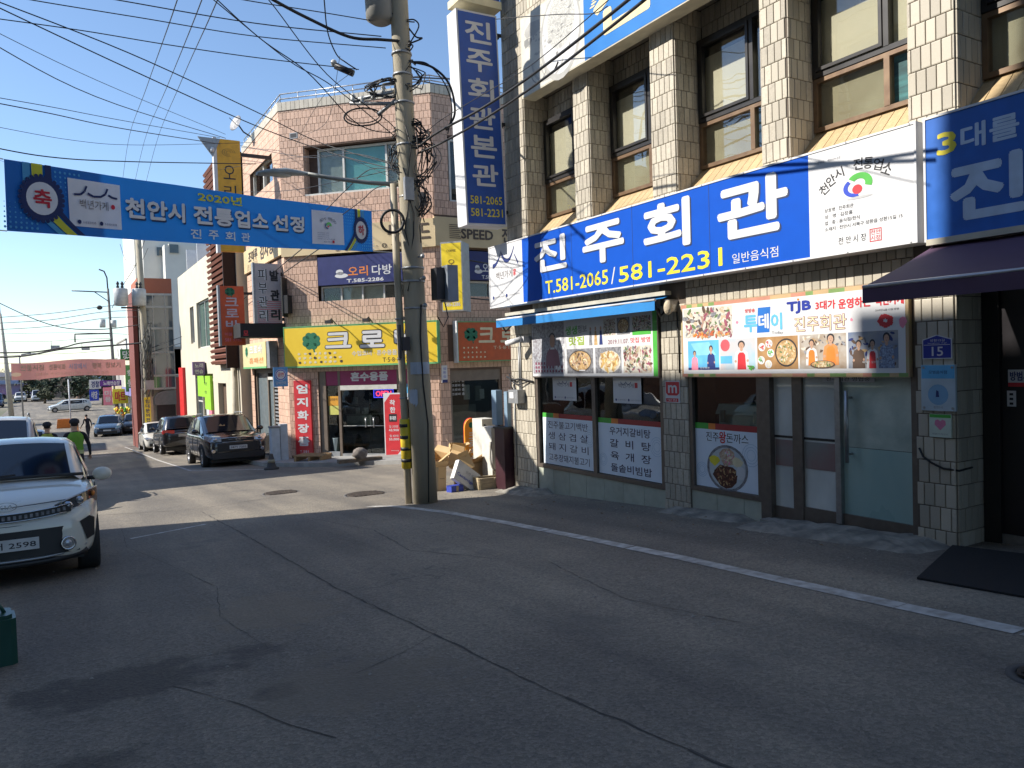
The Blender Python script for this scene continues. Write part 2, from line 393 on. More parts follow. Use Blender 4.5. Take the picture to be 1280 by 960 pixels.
for a, c in ((15.4, 20), (20, 23.5)): m.poly([(-60, a, gz(a)), (-5.6, a, gz(a)), (-5.6, c, gz(c)), (-60, c, gz(c))])
solo(m, 'side_street', None, None, kind='structure')
PAVE = mat('pavement_concrete', (.34, .33, .31), .9, (.24, .235, .22), 2.5, bump=.3, bscale=25, wear=.3)
def slab(pts, h, m, name, lift=0.):
    mb = MB().use(m); top = [(x, y, gz(y)+h) for x, y in pts]; bot = [(x, y, gz(y)-.1) for x, y in pts]; n = len(pts)
    mb.poly(top)
    for i in range(n): mb.poly([bot[i], bot[(i+1) % n], top[(i+1) % n], top[i]])
    return solo(mb, name, None, None, kind='structure')
slab([(5.1, 30), (5.15, 23.1), (6.0, 20.9), (7.9, 18.5), (9.6, 17.9), (14, 17.9), (14, 20.6), (9.7, 20.6), (6.3, 24.1), (6.3, 30)], .11, PAVE, 'pavement')
slab([(4.75, 30), (4.75, 62), (6.0, 62), (6.0, 30)], .08, PAVE, 'pavement_far')
# white edge line, worn
LINEM = mat('worn_white_paint', (.56, .55, .52), .85, (.33, .31, .28), 11, bump=.2, bscale=60, wear=.5)
m = MB().use(LINEM); rng_ = random.Random(2)
ctr = [(4.05, 11.25), (4.34, 10.9), (4.58, 9.6), (4.68, 8.), (4.72, 6.5), (4.73, 5.1), (4.70, 4.), (4.68, 3.), (4.68, 1.5), (4.68, -2)]
for (xa, ya), (xb, yb) in zip(ctr, ctr[1:]):
    n = max(1, int(abs(yb-ya)/.55))
    for i in range(n):
        t0, t1 = i/n, (i+1)/n-rng_.choice((0, 0, .006, .02)); p = [(xa+(xb-xa)*t, ya+(yb-ya)*t) for t in (t0, t1)]; w = .072+rng_.uniform(-.004, .004)
        m.poly([(p[0][0]-w, p[0][1], gz(p[0][1])+.004), (p[0][0]+w, p[0][1], gz(p[0][1])+.004), (p[1][0]+w, p[1][1], gz(p[1][1])+.004), (p[1][0]-w, p[1][1], gz(p[1][1])+.004)])
solo(m, 'road_marking', None, None, kind='structure')
m = MB().use(LINEM)
def ln(a, b, w):
    d = Vector((b[0]-a[0], b[1]-a[1])); nrm = Vector((-d.y, d.x)).normalized()*w/2
    m.poly([(p[0]+k*nrm.x, p[1]+k*nrm.y, gz(p[1])+.004) for p, k in ((a, -1), (b, -1), (b, 1), (a, 1))])
ln((.75, 11.1), (1.75, 11.6), .05); ln((-1.6, 8.2), (-1.25, 6.2), .13); ln((3.3, 24.2), (5.0, 21.6), .08); ln((3.3, 24.2), (3.3, 33), .09); ln((3.3, 33), (3.3, 50), .09); ln((1.0, 42), (2.2, 42.4), .2)
solo(m, 'parking_line', None, None, kind='structure')
# long longitudinal crack
CRK = mat('crack_dark', (.075, .07, .063), 1.)  # dark tone of the crack ribbons
def crack(name, pts, w, seed):
    rnd = random.Random(seed); mb = MB().use(CRK); P = []
    for (a, b) in zip(pts, pts[1:]):
        n = max(2, int(math.dist(a, b)/.12))
        for i in range(n): t = i/n; P.append((a[0]+(b[0]-a[0])*t+rnd.uniform(-1, 1)*.010, a[1]+(b[1]-a[1])*t+rnd.uniform(-1, 1)*.01))
    for i, (a, b) in enumerate(zip(P, P[1:])):
        wa = w*rnd.uniform(.3, 1.3)
        d = Vector((b[0]-a[0], b[1]-a[1])).normalized(); nx, ny = -d.y*wa/2, d.x*wa/2
        mb.poly([(a[0]-nx, a[1]-ny, gz(a[1])+.003), (a[0]+nx, a[1]+ny, gz(a[1])+.003), (b[0]+nx, b[1]+ny, gz(b[1])+.003), (b[0]-nx, b[1]-ny, gz(b[1])+.003)])
    return solo(mb, name, None, None, kind='structure')
crack('road_crack', [(1.94, 13.3), (1.98, 10), (1.97, 6.3), (2.08, 4.2), (2.1, 3.4), (2.22, 2.1), (2.2, .8)], .014, 1)
crack('road_crack', [(.72, 12.2), (.66, 10.4), (.95, 8.6), (1.15, 7.2), (1.0, 6.1), (1.12, 4.9)], .006, 2)
crack('road_crack', [(.5, 4.7), (.72, 4.25), (.9, 3.7), (1.1, 3.3)], .006, 3)
crack('road_crack', [(1.4, 4.2), (1.75, 4.35), (2.1, 4.6), (2.05, 5.3)], .004, 4)
crack('road_crack', [(2.9, 11.6), (3.3, 9.), (3.1, 7.4), (3.6, 6.2)], .008, 5)
crack('road_crack', [(3.8, 5.8), (3.5, 4.4), (3.7, 3.2)], .007, 6)
crack('road_crack', [(.4, 14.6), (1.9, 13.7), (3.4, 14.2), (5.2, 13.1)], .014, 7)
IRON = mat('rusty_iron', (.07, .055, .042), .75, (.04, .03, .025), 12, metal=.4, bump=.4)
def manhole(x, y, r, lab):
    t = T('manhole_cover', lab, 'manhole cover', base=(x, y, gz(y)), group='manhole covers in the road'); z = gz(y)
    MB().use(mat('dark_collar', (.10, .095, .09), .9)).lathe((x, y, z), [(r+.05, -.05), (r+.05, .004), (r+.01, .005), (r+.01, -.05)], n=24).build('collar', t)
    b = MB().use(IRON); b.lathe((x, y, z), [(r, -.04), (r, .012), (r*.9, .014), (.01, .014)], n=24)
    for k in range(-3, 4): b.box(x-.03+k*r*.24, x+.03+k*r*.24, y-r*.6, y+r*.6, z+.012, z+.02)
    b.build('lid', t)
manhole(4.06, 1.86, .12, 'small dark round manhole cover at the right edge of the shaded road'); manhole(4.6, 12.9, .33, 'sunlit round manhole cover in the side street mouth behind the pole'); manhole(3.6, 14.8, .3, 'sunlit round manhole cover left of the other one before the corner shop')
# rough concrete at the restaurant's foot
RUB = mat('broken_concrete', (.34, .31, .26), .95, (.16, .15, .13), 5, bump=.8, bscale=18)
def apron(x0, x1, y0, y1, amp, name):
    rnd = random.Random(name); mb = MB().use(RUB); nx, ny = 10, int((y1-y0)/.12)+2; g = {}
    for i in range(nx+1):
        for j in range(ny+1):
            x = x0+(x1-x0)*i/nx+(rnd.uniform(-.05, .05) if i == 0 else 0); y = y0+(y1-y0)*j/ny
            e = min(1, i/3)*min(1, j/2, (ny-j)/2); mb.v.append((x, y, gz(y)-.012+e*(amp*rnd.uniform(.4, 1.2)+.05*(i/nx)))); g[i, j] = len(mb.v)-1
    for i in range(nx):
        for j in range(ny): mb.face((g[i, j], g[i+1, j], g[i+1, j+1], g[i, j+1]))
    return solo(mb, 'concrete_apron', None, None, kind='structure')
apron(6.05, 6.62, 3.7, 5.9, .03, 'a'); apron(6.3, 6.62, 5.9, 7.4, .02, 'b'); apron(6.1, 6.6, 9.9, 11.2, .035, 'c')

def scat(mb, cols, cx, cz, rx, rz, n, sr, y, disc=True):
    for i in range(n):
        a = random.uniform(0, 2*PI); q = math.sqrt(random.random()) if disc else 1; px = cx+rx*q*math.cos(a) if disc else cx+random.uniform(-rx, rx); pz = cz+rz*q*math.sin(a) if disc else cz+random.uniform(-rz, rz)
        r1 = sr*random.uniform(.5, 1.3); an = random.uniform(0, PI); mb.use(random.choice(cols)); k = 6
        mb.poly([(px+r1*math.cos(2*PI*t/k)*math.cos(an)-r1*.45*math.sin(2*PI*t/k)*math.sin(an), y-.000015*i, pz+r1*math.cos(2*PI*t/k)*math.sin(an)+r1*.45*math.sin(2*PI*t/k)*math.cos(an)) for t in range(k)])
def fig(mb, px, z0, hh, wd, c, y, apron=None):
    """a printed half figure: arms, torso, neck, head and hair"""
    P = lambda pts: mb.poly([(px+a*wd, y, z0+b_*hh) for a, b_ in pts])
    mb.use(c); P([(-1, 0), (1, 0), (.95, .35), (.8, .58), (.35, .66), (-.35, .66), (-.8, .58), (-.95, .35)]); mb.use(SKIN).disc(px, z0+hh*.67, wd*.2, hh*.06, y-.0001, 8)
    if apron: mb.use(apron); mb.poly([(px+a*wd, y-.0002, z0+b_*hh) for a, b_ in ((-.6, 0), (.6, 0), (.5, .5), (.25, .58), (-.25, .58), (-.5, .5))])
    mb.use(BLACK).disc(px, z0+hh*.85, wd*.47, hh*.135, y-.0002, 14); mb.use(SKIN).disc(px, z0+hh*.81, wd*.34, hh*.115, y-.0003, 14); mb.use(mat('print_shade', (.28, .15, .1), .6)); mb.disc(px-wd*.12, z0+hh*.83, wd*.05, hh*.012, y-.0004, 6); mb.disc(px+wd*.12, z0+hh*.83, wd*.05, hh*.012, y-.0004, 6); mb.disc(px, z0+hh*.765, wd*.1, hh*.012, y-.0004, 6)
    mb.use(SKIN).disc(px-wd*.8, z0+hh*.28, wd*.16, hh*.05, y-.0004, 7); mb.disc(px+wd*.8, z0+hh*.3, wd*.16, hh*.05, y-.0004, 7)
def photo(mb, x0, x1, z0, z1, y, kind):
    w, h = x1-x0, z1-z0; cx, cz = (x0+x1)/2, (z0+z1)/2; NOOD = mat('noodle', (.55, .44, .3), .5); HERB = mat('leaf_print', (.12, .2, .07), .5); PORK = mat('meat_print', (.42, .26, .2), .5); ONI = mat('onion_print', (.62, .58, .5), .5); DK = mat('umber_print', (.1, .06, .04), .5)
    if kind == 'pot':
        mb.use(GREYP).rect(x0, x1, z0, z1, y); mb.use(BLACK).disc(cx, cz, w*.46, h*.46, y-.0006, 22); mb.use(mat('iron_print', (.16, .15, .15), .5)).ring(cx, cz, w*.43, w*.46, y-.0008, 0, 2*PI, 22, h/w); mb.use(TAN).disc(cx, cz, w*.41, h*.40, y-.001, 22); scat(mb, [NOOD, TAN, CREAMP, DK, PORK], cx, cz, w*.36, h*.34, 110, w*.045, y-.0012); mb.use(WHITE).rect(cx-.03*w, cx+.2*w, z0+h*.1, z0+h*.15, y-.004)
    elif kind == 'fried':
        mb.use(GREYP).rect(x0, x1, z0, z1, y); mb.use(ONI).disc(cx+.05*w, cz-.05*h, w*.42, h*.42, y-.0004, 18); B2 = mat('batter', (.62, .42, .14), .5, (.4, .24, .07), 40); scat(mb, [B2, B2, TAN, NOOD, CREAMP, mat('batter_dark', (.36, .2, .06), .5)], cx+.03*w, cz-.05*h, w*.36, h*.34, 90, w*.085, y-.0006)
    elif kind == 'meat':
        mb.use(ONI).rect(x0, x1, z0, z1, y); scat(mb, [PORK, ONI, GREYP, HERB, NOOD, mat('beet_print', (.3, .08, .12), .5), DK, ONI], cx, cz, w*.47, h*.45, 190, w*.055, y-.0006, False)
    elif kind == 'table':
        mb.use(mat('wood_print', (.42, .24, .1), .5, (.3, .16, .06), 10)).rect(x0, x1, z0, z1, y); mb.use(BLACK).disc(x0+w*.72, cz, w*.27, h*.43, y-.0006, 22); mb.use(TAN).disc(x0+w*.72, cz, w*.24, h*.38, y-.001, 22); scat(mb, [NOOD, CREAMP, ONI, TAN, HERB], x0+w*.72, cz, w*.21, h*.33, 80, w*.035, y-.0012)
        for i, (a, b) in enumerate(((.12, .78), (.1, .3), (.28, .15), (.3, .9), (.34, .55))): mb.use(WHITE).disc(x0+w*a, z0+h*b*.85+.01, w*.09, h*.13, y-.0006, 14); scat(mb, [[RED, mat('kimchi_print', (.5, .12, .05), .5)], [HERB, GREENP], [CREAMP, ONI]][i % 3], x0+w*a, z0+h*b*.85+.01, w*.06, h*.09, 14, w*.025, y-.001)
    elif kind == 'blue2':
        mb.use(SKYP).rect(x0, x1, z0, z1, y); mb.use(mat('studio_print', (.25, .6, .8), .5)).poly([(x0+w*.1, y-.0003, z1-.03), (x1-w*.3, y-.0003, z1-.02), (x1-w*.1, y-.0003, cz), (x0+w*.3, y-.0003, cz)]); mb.use(NAVY).rect(x0, x1, z0, z0+h*.08, y-.0004); fig(mb, x0+w*.22, z0, h*.68, w*.11, PINKP, y-.0008); fig(mb, x0+w*.75, z0, h*.84, w*.13, NAVY, y-.0008); text(mb, WHITE, '진주회관', x0+w*.4, x0+w*.7, z0+h*.03, z0+h*.1, y-.003, 0)
    elif kind == 'redman':
        mb.use(mat('pale_pink_print', (.6, .5, .48), .5, (.3, .5, .6), 3)).rect(x0, x1, z0, z1, y); mb.use(mat('booth_red', (.6, .1, .12), .5)).disc(x0+w*.15, z1-h*.2, w*.14, h*.2, y-.0003, 14); mb.use(SKYP).rect(x0, x0+w*.35, z0+h*.2, z0+h*.45, y-.0003); fig(mb, x0+w*.62, z0, h*.95, w*.21, WHITE, y-.0008, RED); scat(mb, [HERB, GREENP], x0+w*.85, z0+h*.06, w*.12, h*.05, 14, w*.04, y-.002)
    elif kind == 'kitchen':
        mb.use(mat('kitchen_print', (.45, .42, .38), .5, (.3, .22, .15), 6)).rect(x0, x1, z0, z1, y); scat(mb, [DK, GREYP, ONI, TAN], cx, cz+h*.2, w*.45, h*.25, 40, w*.05, y-.0004, False); fig(mb, x0+w*.27, z0+h*.1, h*.78, w*.13, WHITE, y-.0012, ORANGEP); fig(mb, x0+w*.68, z0+h*.1, h*.92, w*.17, mat('orange_shirt', (.6, .25, .08), .5), y-.0012, ORANGEP); mb.use(DK).disc(x0+w*.5, z0+h*.12, w*.27, h*.12, y-.002, 16); mb.use(TAN).disc(x0+w*.5, z0+h*.13, w*.24, h*.09, y-.0022, 16); scat(mb, [NOOD, CREAMP, HERB], x0+w*.5, z0+h*.13, w*.2, h*.07, 30, w*.03, y-.0024)
    elif kind == 'three':
        mb.use(mat('blue_room_print', (.12, .17, .28), .5, (.3, .3, .3), 5)).rect(x0, x1, z0, z1, y); scat(mb, [DK, GREYP, NAVY, TAN], cx, cz, w*.46, h*.45, 50, w*.06, y-.0004, False); fig(mb, x0+w*.22, z0, h*.8, w*.13, DK, y-.0015); fig(mb, x0+w*.5, z0, h*.8, w*.12, WHITE, y-.0016, RED); fig(mb, x0+w*.78, z0, h*.97, w*.15, mat('striped_print', (.3, .4, .55), .5, (.1, .12, .2), 60), y-.0015); text(mb, WHITE, '배우고 싶은 손맛', x0+w*.3, x0+w*.7, z0+h*.14, z0+h*.2, y-.004, 0)
# ------------------------------------------------------------------ the restaurant
TILE = mat('beige_granite_tile', (.51, .46, .37), .6, (.43, .385, .305), 60, rnd=.22, wear=.22, bump=.12, bscale=90); GROUT = mat('brown_grout', (.15, .12, .095), .95)
SILLT = mat('tan_sill_tile', (.50, .37, .20), .6, (.42, .30, .16), 30, rnd=.12)
R = T('restaurant_building', 'beige tiled two storey restaurant building with deep window bays on the right', 'building', FAC, (0, 0, -.64))
w = MB().use(GROUT)
PIL = [(0, .61), (1.97, 2.33), (3.64, 4.07), (5.39, 5.73), (7.03, 7.44), (8.72, 9.12), (10.4, 10.8)]
for a, b in PIL: w.box(a, b, 0, .50, 3.2, 5.78)
w.box(0, 13, 0, .9, 5.78, 8.9); w.box(0, 13, .9, 9, 2.2, 8.9); w.box(0, 13, 0, .9, 2.16, 3.2)
w.box(0, 13, .9, 9, 2.0, 2.2)
GP = [(0, .72), (3.72, 4.18), (7.05, 7.40), (9.3, 9.7)]
for a, b in GP: w.box(a, b, 0, .45, -1.2, 2.16)
w.box(9.7, 13, 0, .45, -1.2, 2.16); w.box(0, .12, .45, 9, -1.2, 2.16); w.box(12.9, 13, .45, 9, -1.2, 2.16)
w.build('wall', R)
tl = Tiles(R, TILE)
TW, TH = .09, .203
for i, (a, b) in enumerate(PIL):
    tl.plane('y', 0, a, b, 3.32, 5.78, TW, TH, phase=i*.3)
    tl.plane('x', b, 0, .46, 3.32, 5.78, TW, TH, sgn=1)
    if i: tl.plane('x', a, 0, .46, 3.32, 5.78, TW, TH, sgn=-1)
tl.plane('y', 0, 0, 12, 5.78, 8.8, TW, TH)
for (a, b), (c, d) in zip(PIL, PIL[1:]): tl.plane('y', .46, b+.02, c-.02, 5.36, 5.78, TW, TH, thk=.012)
for i, (a, b) in enumerate(GP[:3]): tl.plane('y', 0, a, b, -.9, 2.16, .095, TH, phase=i*.4)
tl.plane('x', 7.40, 0, .40, -.9, 2.16, .1, TH, sgn=1)
tl.plane('x', 0, 0, 4, -.9, 8.8, .2, TH, sgn=-1)
tl.plane('y', 0, .72, 3.72, 2.10, 2.5, .095, .2); tl.plane('y', 0, 4.18, 7.05, 2.12, 2.5, .095, .2); tl.plane('y', 0, 7.4, 9.3, 2.16, 2.5, .095, .2)
tl.finish('tile')
# soffit of the band
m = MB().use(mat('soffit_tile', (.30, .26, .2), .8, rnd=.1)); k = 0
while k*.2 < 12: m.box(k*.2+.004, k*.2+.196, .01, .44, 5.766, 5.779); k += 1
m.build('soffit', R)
# sloping tiled sills under the upper windows
for (a, b), (c, d) in zip(PIL, PIL[1:]):
    mb = MB().use(GROUT); mb.prism([(b, .02, 3.2), (b, .44, 3.2), (b, .44, 3.80), (b, .02, 3.36)], (c-b, 0, 0)); sp = mb.build('sill', R)
    n = int((c-b)/.12); ts = MB().use(SILLT); wd = (c-b)/n
    for i in range(n):
        x0, x1 = b+i*wd+.004, b+(i+1)*wd-.004; q = [(x0, .0, 3.352), (x0, .435, 3.808), (x0, .435, 3.822), (x0, -.005, 3.372)]; ts.prism(q, (x1-x0, 0, 0))
    ts.build('sill_tile', R, kind='stuff')
# upper windows
GL = glass('window_glass', (.93, .95, .94), .95, 0, .06); BRONZE = mat('bronze_frame', (.20, .13, .075), .4, (.16, .10, .06), 10, metal=.3)
BLIND = mat('cream_blind', (.60, .52, .38), .8, (.52, .46, .35), 1.5); BLIND2 = mat('pale_teal_blind', (.32, .58, .52), .7, (.45, .62, .5), 2.0); BLK = mat('black_frame', (.03, .028, .028), .4, metal=.2)
def frame(mb, x0, x1, z0, z1, y0, y1, w):
    mb.box(x0, x1, y0, y1, z1-w, z1); mb.box(x0, x1, y0, y1, z0, z0+w); mb.box(x0, x0+w, y0, y1, z0+w, z1-w); mb.box(x1-w, x1, y0, y1, z0+w, z1-w)
for i, ((a, b), (c, d)) in enumerate(zip(PIL, PIL[1:])):
    x0, x1 = b+.02, c-.02; mid = x0+(x1-x0)*.66
    mb = MB().use(BLK); frame(mb, x0, x1, 4.36, 5.37, .36, .45, .05); mb.box(mid-.03, mid+.03, .355, .44, 4.41, 5.32); frame(mb, x0+.06, mid-.03, 4.42, 5.31, .34, .40, .035)
    mb.use(BRONZE); frame(mb, x0, x1, 3.80, 4.355, .37, .45, .045); mb.box(mid-.03, mid+.03, .365, .44, 3.845, 4.31)
    wnd = mb.build('window', R)
    for (p, q, r, s) in ((x0+.05, mid-.03, 4.41, 5.32), (mid+.03, x1-.05, 4.41, 5.32), (x0+.045, mid-.03, 3.845, 4.31), (mid+.03, x1-.045, 3.845, 4.31)):
        MB().use(GL).box(p, q, .40, .405, r, s).build('pane', R, parent=wnd)
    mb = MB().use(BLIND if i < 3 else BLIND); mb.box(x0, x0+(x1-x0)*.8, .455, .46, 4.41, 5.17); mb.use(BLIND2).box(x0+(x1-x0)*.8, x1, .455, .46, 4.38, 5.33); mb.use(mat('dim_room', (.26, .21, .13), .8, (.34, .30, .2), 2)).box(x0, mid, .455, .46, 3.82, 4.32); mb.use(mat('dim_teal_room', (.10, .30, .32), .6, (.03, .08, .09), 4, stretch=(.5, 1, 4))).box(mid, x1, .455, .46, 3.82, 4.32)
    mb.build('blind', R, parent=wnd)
m = MB().use(mat('roof_parapet', (.4, .34, .27), .8)); m.box(-.05, 13.05, -.05, 9, 8.9, 9.1); m.build('parapet', R)
# ground floor windows
PANEL = mat('grey_green_tile', (.42, .44, .36), .6, (.36, .38, .31), 8, rnd=.06, wear=.2)
def lowwall(x0, x1, ztop, n):
    MB().use(GROUT).box(x0, x1, .03, .3, -1.2, ztop-.03).build('low_wall', R); wd = (x1-x0)/n
    for i in range(n):
        for za, zb in ((-1.2, ztop-.005),):
            MB().use(PANEL).box(x0+i*wd+.003, x0+(i+1)*wd-.003, .012, .03, za, zb).build('panel', R)
lowwall(.72, 3.72, -.19, 7); lowwall(4.18, 5.42, -.12, 3); lowwall(5.42, 7.05, -.32, 3)
FILM = mat('white_menu_film', (.72, .80, .88), .5, (.68, .76, .85), 4); GLG = glass('shop_glass', (.62, .66, .64), .95, 0, .06)
FROST = mat('frosted_glass', (.42, .56, .51), .3, (.28, .42, .40), 1.6, coat=.3, stretch=(1, 1, .35)); FROSTL = mat('pale_frosted_glass', (.68, .70, .66), .35, (.44, .47, .45), 2.2, coat=.3, stretch=(1, 1, .5)); CRUMP = mat('crumpled_plastic_sheet', (.54, .60, .52), .35, (.34, .41, .36), 3.2, bump=1., bscale=3.5, coat=.3)
mb = MB().use(ALU); frame(mb, .72, 3.72, -.19, 2.1, .0, .10, .06); mb.box(2.21, 2.29, .0, .09, -.13, 2.04); w1 = mb.build('window', R)
for a, b in ((.78, 2.21), (2.29, 3.66)): MB().use(GLG).box(a, b, .045, .05, -.13, 2.04).build('pane', R, parent=w1)
def film(x0, x1, z0, z1, par):
    mb = MB().use(FILM); mb.box(x0, x1, .036, .042, z0, z1-.07); n = 9; cols = [GREENP, GREENP, ORANGEP]+[mat('brick_red_film', (.38, .035, .03), .6)]*6
    for i in range(n): mb.use(cols[i]).box(x0+(x1-x0)*i/n, x0+(x1-x0)*(i+1)/n, .036, .042, z1-.07, z1)
    mb.use(mat('pale_blue_motif', (.45, .60, .74), .6))
    for cx, r in ((x1-.12, .13), (x0+.1, .09)):
        zz = z1-.33 if cx > (x0+x1)/2 else z0+.2
        for rr in (r, r*.75, r*.5): mb.ring(cx, zz, rr-.006, rr, .0355, 0, 2*PI, 14)
    return mb.build('menu_film', R, parent=par)
film(.85, 2.2, -.12, .68, w1); film(2.3, 3.66, -.12, .67, w1)
mb = MB()
rows = [('진주불고기백반', 1.0, 2.05), ('생 삼 겹 살', 1.0, 2.05), ('돼 지 갈 비', 1.0, 2.05), ('고추장돼지불고기', 1.0, 2.07)]
MENUT = mat('menu_lettering', (.03, .02, .07), .6)
for k, (s, a, b) in enumerate(rows):
    z = .445-k*.17; text(mb, MENUT, s, a, b, z, z+.115, .034, .012)
for k, (s, a, b) in enumerate([('우거지갈비탕', 2.56, 3.42), ('갈  비  탕', 2.56, 3.42), ('육  개  장', 2.57, 3.42), ('돌솥비빔밥', 2.57, 3.43)]):
    z = .44-k*.17; text(mb, MENUT, s, a, b, z, z+.115, .034, .014)
mb.build('lettering', R, parent=w1)
for a, b in ((1.18, 1.80), (2.68, 3.27)):
    mb = MB().use(WHITE).box(a, b, .025, .030, .89, 1.24); mb.use(NAVY); mb.ring(a+.22, 1.20, .05, .06, .0245, PI*1.1, PI*1.9, 8); mb.ring(a+.33, 1.20, .05, .06, .0245, PI*1.1, PI*1.9, 8)
    text(mb, mat('brush_ink', (.15, .13, .13), .6), '백년가게', a+.12, a+.44, 1.10, 1.16, .0245, 0); mb.use(RED).rect(a+.46, a+.52, 1.10, 1.17, .0245)
    mb.use(NAVY).disc(a+.06, .935, .018, .018, .0245, 10); text(mb, GREYP, '중소벤처기업부', a+.09, a+.28, .925, .945, .0245, 0); mb.use(NAVY).disc(a+.33, .935, .018, .018, .0245, 10); text(mb, GREYP, '소상공인시장진흥공단', a+.36, a+.58, .925, .945, .0245, 0); mb.build('notice', R, parent=w1)
mb = MB().use(ALU); frame(mb, 4.18, 5.28, -.12, 2.1, .0, .10, .055); w2 = mb.build('window', R)
MB().use(GLG).box(4.235, 5.225, .045, .05, -.065, 2.04).build('pane', R, parent=w2)
f2 = film(4.24, 5.222, -.06, .70, w2)
mb = MB(); text(mb, BLACK, '진주', 4.42, 4.62, .49, .60, .034, .012); text(mb, RED, '왕', 4.625, 4.735, .475, .615, .034, .03); text(mb, BLACK, '돈까스', 4.74, 5.07, .49, .60, .034, .012)
cx, cz = 4.74, .19
mb.use(WHITE).disc(cx, cz, .315, .27, .0345, 28); mb.use(GREYP).ring(cx, cz, .28, .315, .034, 0, 2*PI, 28, .86); mb.use(mat('pale_dish', (.55, .6, .62), .5)).disc(cx, cz, .28, .24, .0338, 26)
mb.use(mat('cutlet_sauce', (.11, .03, .015), .4, (.05, .012, .008), 40)).blob(cx-.02, cz-.09, .19, .13, .0332, 12, .15); mb.use(YEL).blob(cx-.2, cz+.08, .08, .07, .0330); mb.use(mat('cabbage_print', (.6, .5, .35), .5, (.4, .22, .15), 40)).blob(cx+.02, cz+.12, .12, .1, .0328)
mb.use(CREAMP).blob(cx+.16, cz+.09, .07, .06, .0326); mb.use(WHITE).blob(cx+.2, cz-.03, .07, .09, .0324)
scat(mb, [mat('cutlet_sauce', (.11, .03, .015)), mat('sauce_light', (.24, .08, .04), .4), mat('sauce_light', (.24, .08, .04)), TAN], cx-.02, cz-.08, .17, .12, 80, .022, .0318); scat(mb, [mat('cabbage_print', (.6, .5, .35)), CREAMP, WHITE, PINKP], cx+.02, cz+.13, .1, .08, 40, .02, .0316)
mb.build('menu_picture', R, parent=w2)
# sliding entrance
mb = MB().use(ALU); mb.box(5.28, 5.42, -.02, .14, -.34, 2.1); mb.box(5.68, 5.80, .02, .12, -.28, 2.1); mb.box(7.0, 7.05, 0, .12, -.30, 2.1); mb.box(5.42, 5.68, .03, .1, -.30, -.14); mb.use(STEEL).box(6.205, 6.265, .0, .09, -.20, 1.32); mb.use(ALU).box(5.8, 7.0, .03, .1, -.30, -.10); mb.box(5.42, 7.0, .03, .1, 1.98, 2.1); ent = mb.build('entrance_frame', R)
for a, b in ((5.42, 5.68), (5.80, 6.205)):
    mb = MB().use(FROSTL).box(a, b, .055, .06, -.14, 1.98); mb.use(BLK).box(a, b, .050, .054, .60, .625); mb.use(mat('red_reflection_tint', (.26, .12, .12), .4, (.22, .22, .2), 2)).box(a+.01, b-.01, .050, .054, .30, .58); mb.build('door_panel', R)  # red reflection painted onto the panes as a rosy panel
mb = MB().use(FROST).box(6.265, 7.0, .055, .06, -.10, .56); mb.use(CRUMP).box(6.265, 7.0, .053, .058, .565, 1.98); dp = mb.build('door_panel', R)
mb = MB().use(STEEL); mb.bar((6.36, -.03, .42), (6.36, -.03, 1.12), .018); mb.bar((6.36, -.03, .5), (6.36, .05, .5), .012); mb.bar((6.36, -.03, 1.05), (6.36, .05, 1.05), .012); mb.build('handle', R, parent=dp)
mb = MB().use(WHITE).box(6.05, 6.62, .03, .045, 1.20, 1.26); text(mb, BLACK, '진주회관 영업중', 6.1, 6.58, 1.21, 1.25, .028, .0); mb.build('door_notice', R, parent=dp)
m = MB().use(CONC); m.box(5.38, 7.1, -.16, .06, -.6, -.27); m.box(5.30, 5.9, -.30, -.16, -.6, -.335); m.build('doorstep', R)
# dim dining room behind the glass
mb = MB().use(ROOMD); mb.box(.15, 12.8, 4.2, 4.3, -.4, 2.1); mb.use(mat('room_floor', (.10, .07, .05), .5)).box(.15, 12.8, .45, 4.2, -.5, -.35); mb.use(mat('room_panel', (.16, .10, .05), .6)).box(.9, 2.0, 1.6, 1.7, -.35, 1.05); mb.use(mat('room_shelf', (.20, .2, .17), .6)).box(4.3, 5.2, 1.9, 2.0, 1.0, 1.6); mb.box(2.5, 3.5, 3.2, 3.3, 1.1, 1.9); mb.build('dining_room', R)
# recessed dark doorway at the right
mb = MB().use(BLK); mb.box(7.42, 7.56, .38, .46, -.3, 2.16); mb.box(7.42, 9.3, .38, .46, 1.98, 2.16); mb.use(mat('worn_door_leaf', (.012, .010, .012), .35)).box(7.56, 8.5, .41, .45, -.12, 1.98); mb.box(8.5, 9.3, .42, .45, -.12, 1.98); mb.use(STEEL).box(7.56, 9.3, .395, .45, -.27, -.12); d = mb.build('door', R)
mb = MB().use(STEEL); mb.bar((8.42, .38, .5), (8.42, .38, 1.1), .015); mb.build('handle', R, parent=d)
mb = MB().use(WHITE).box(7.62, 7.86, .403, .409, 1.19, 1.30); mb.use(RED).rect(7.62, 7.86, 1.155, 1.19, .4025); text(mb, NAVY, '방범시설', 7.635, 7.845, 1.205, 1.285, .4015, .03); mb.use(WHITE).box(7.61, 7.68, .403, .409, .985, 1.12)
for z in (1.0, 1.04, 1.08): mb.use(BLACK).rect(7.63, 7.66, z, z+.02, .4015)
mb.build('door_sticker', R, parent=d)
MB().use(CONC).box(7.4, 9.3, .05, .5, -.6, -.26).build('doorstep', R)
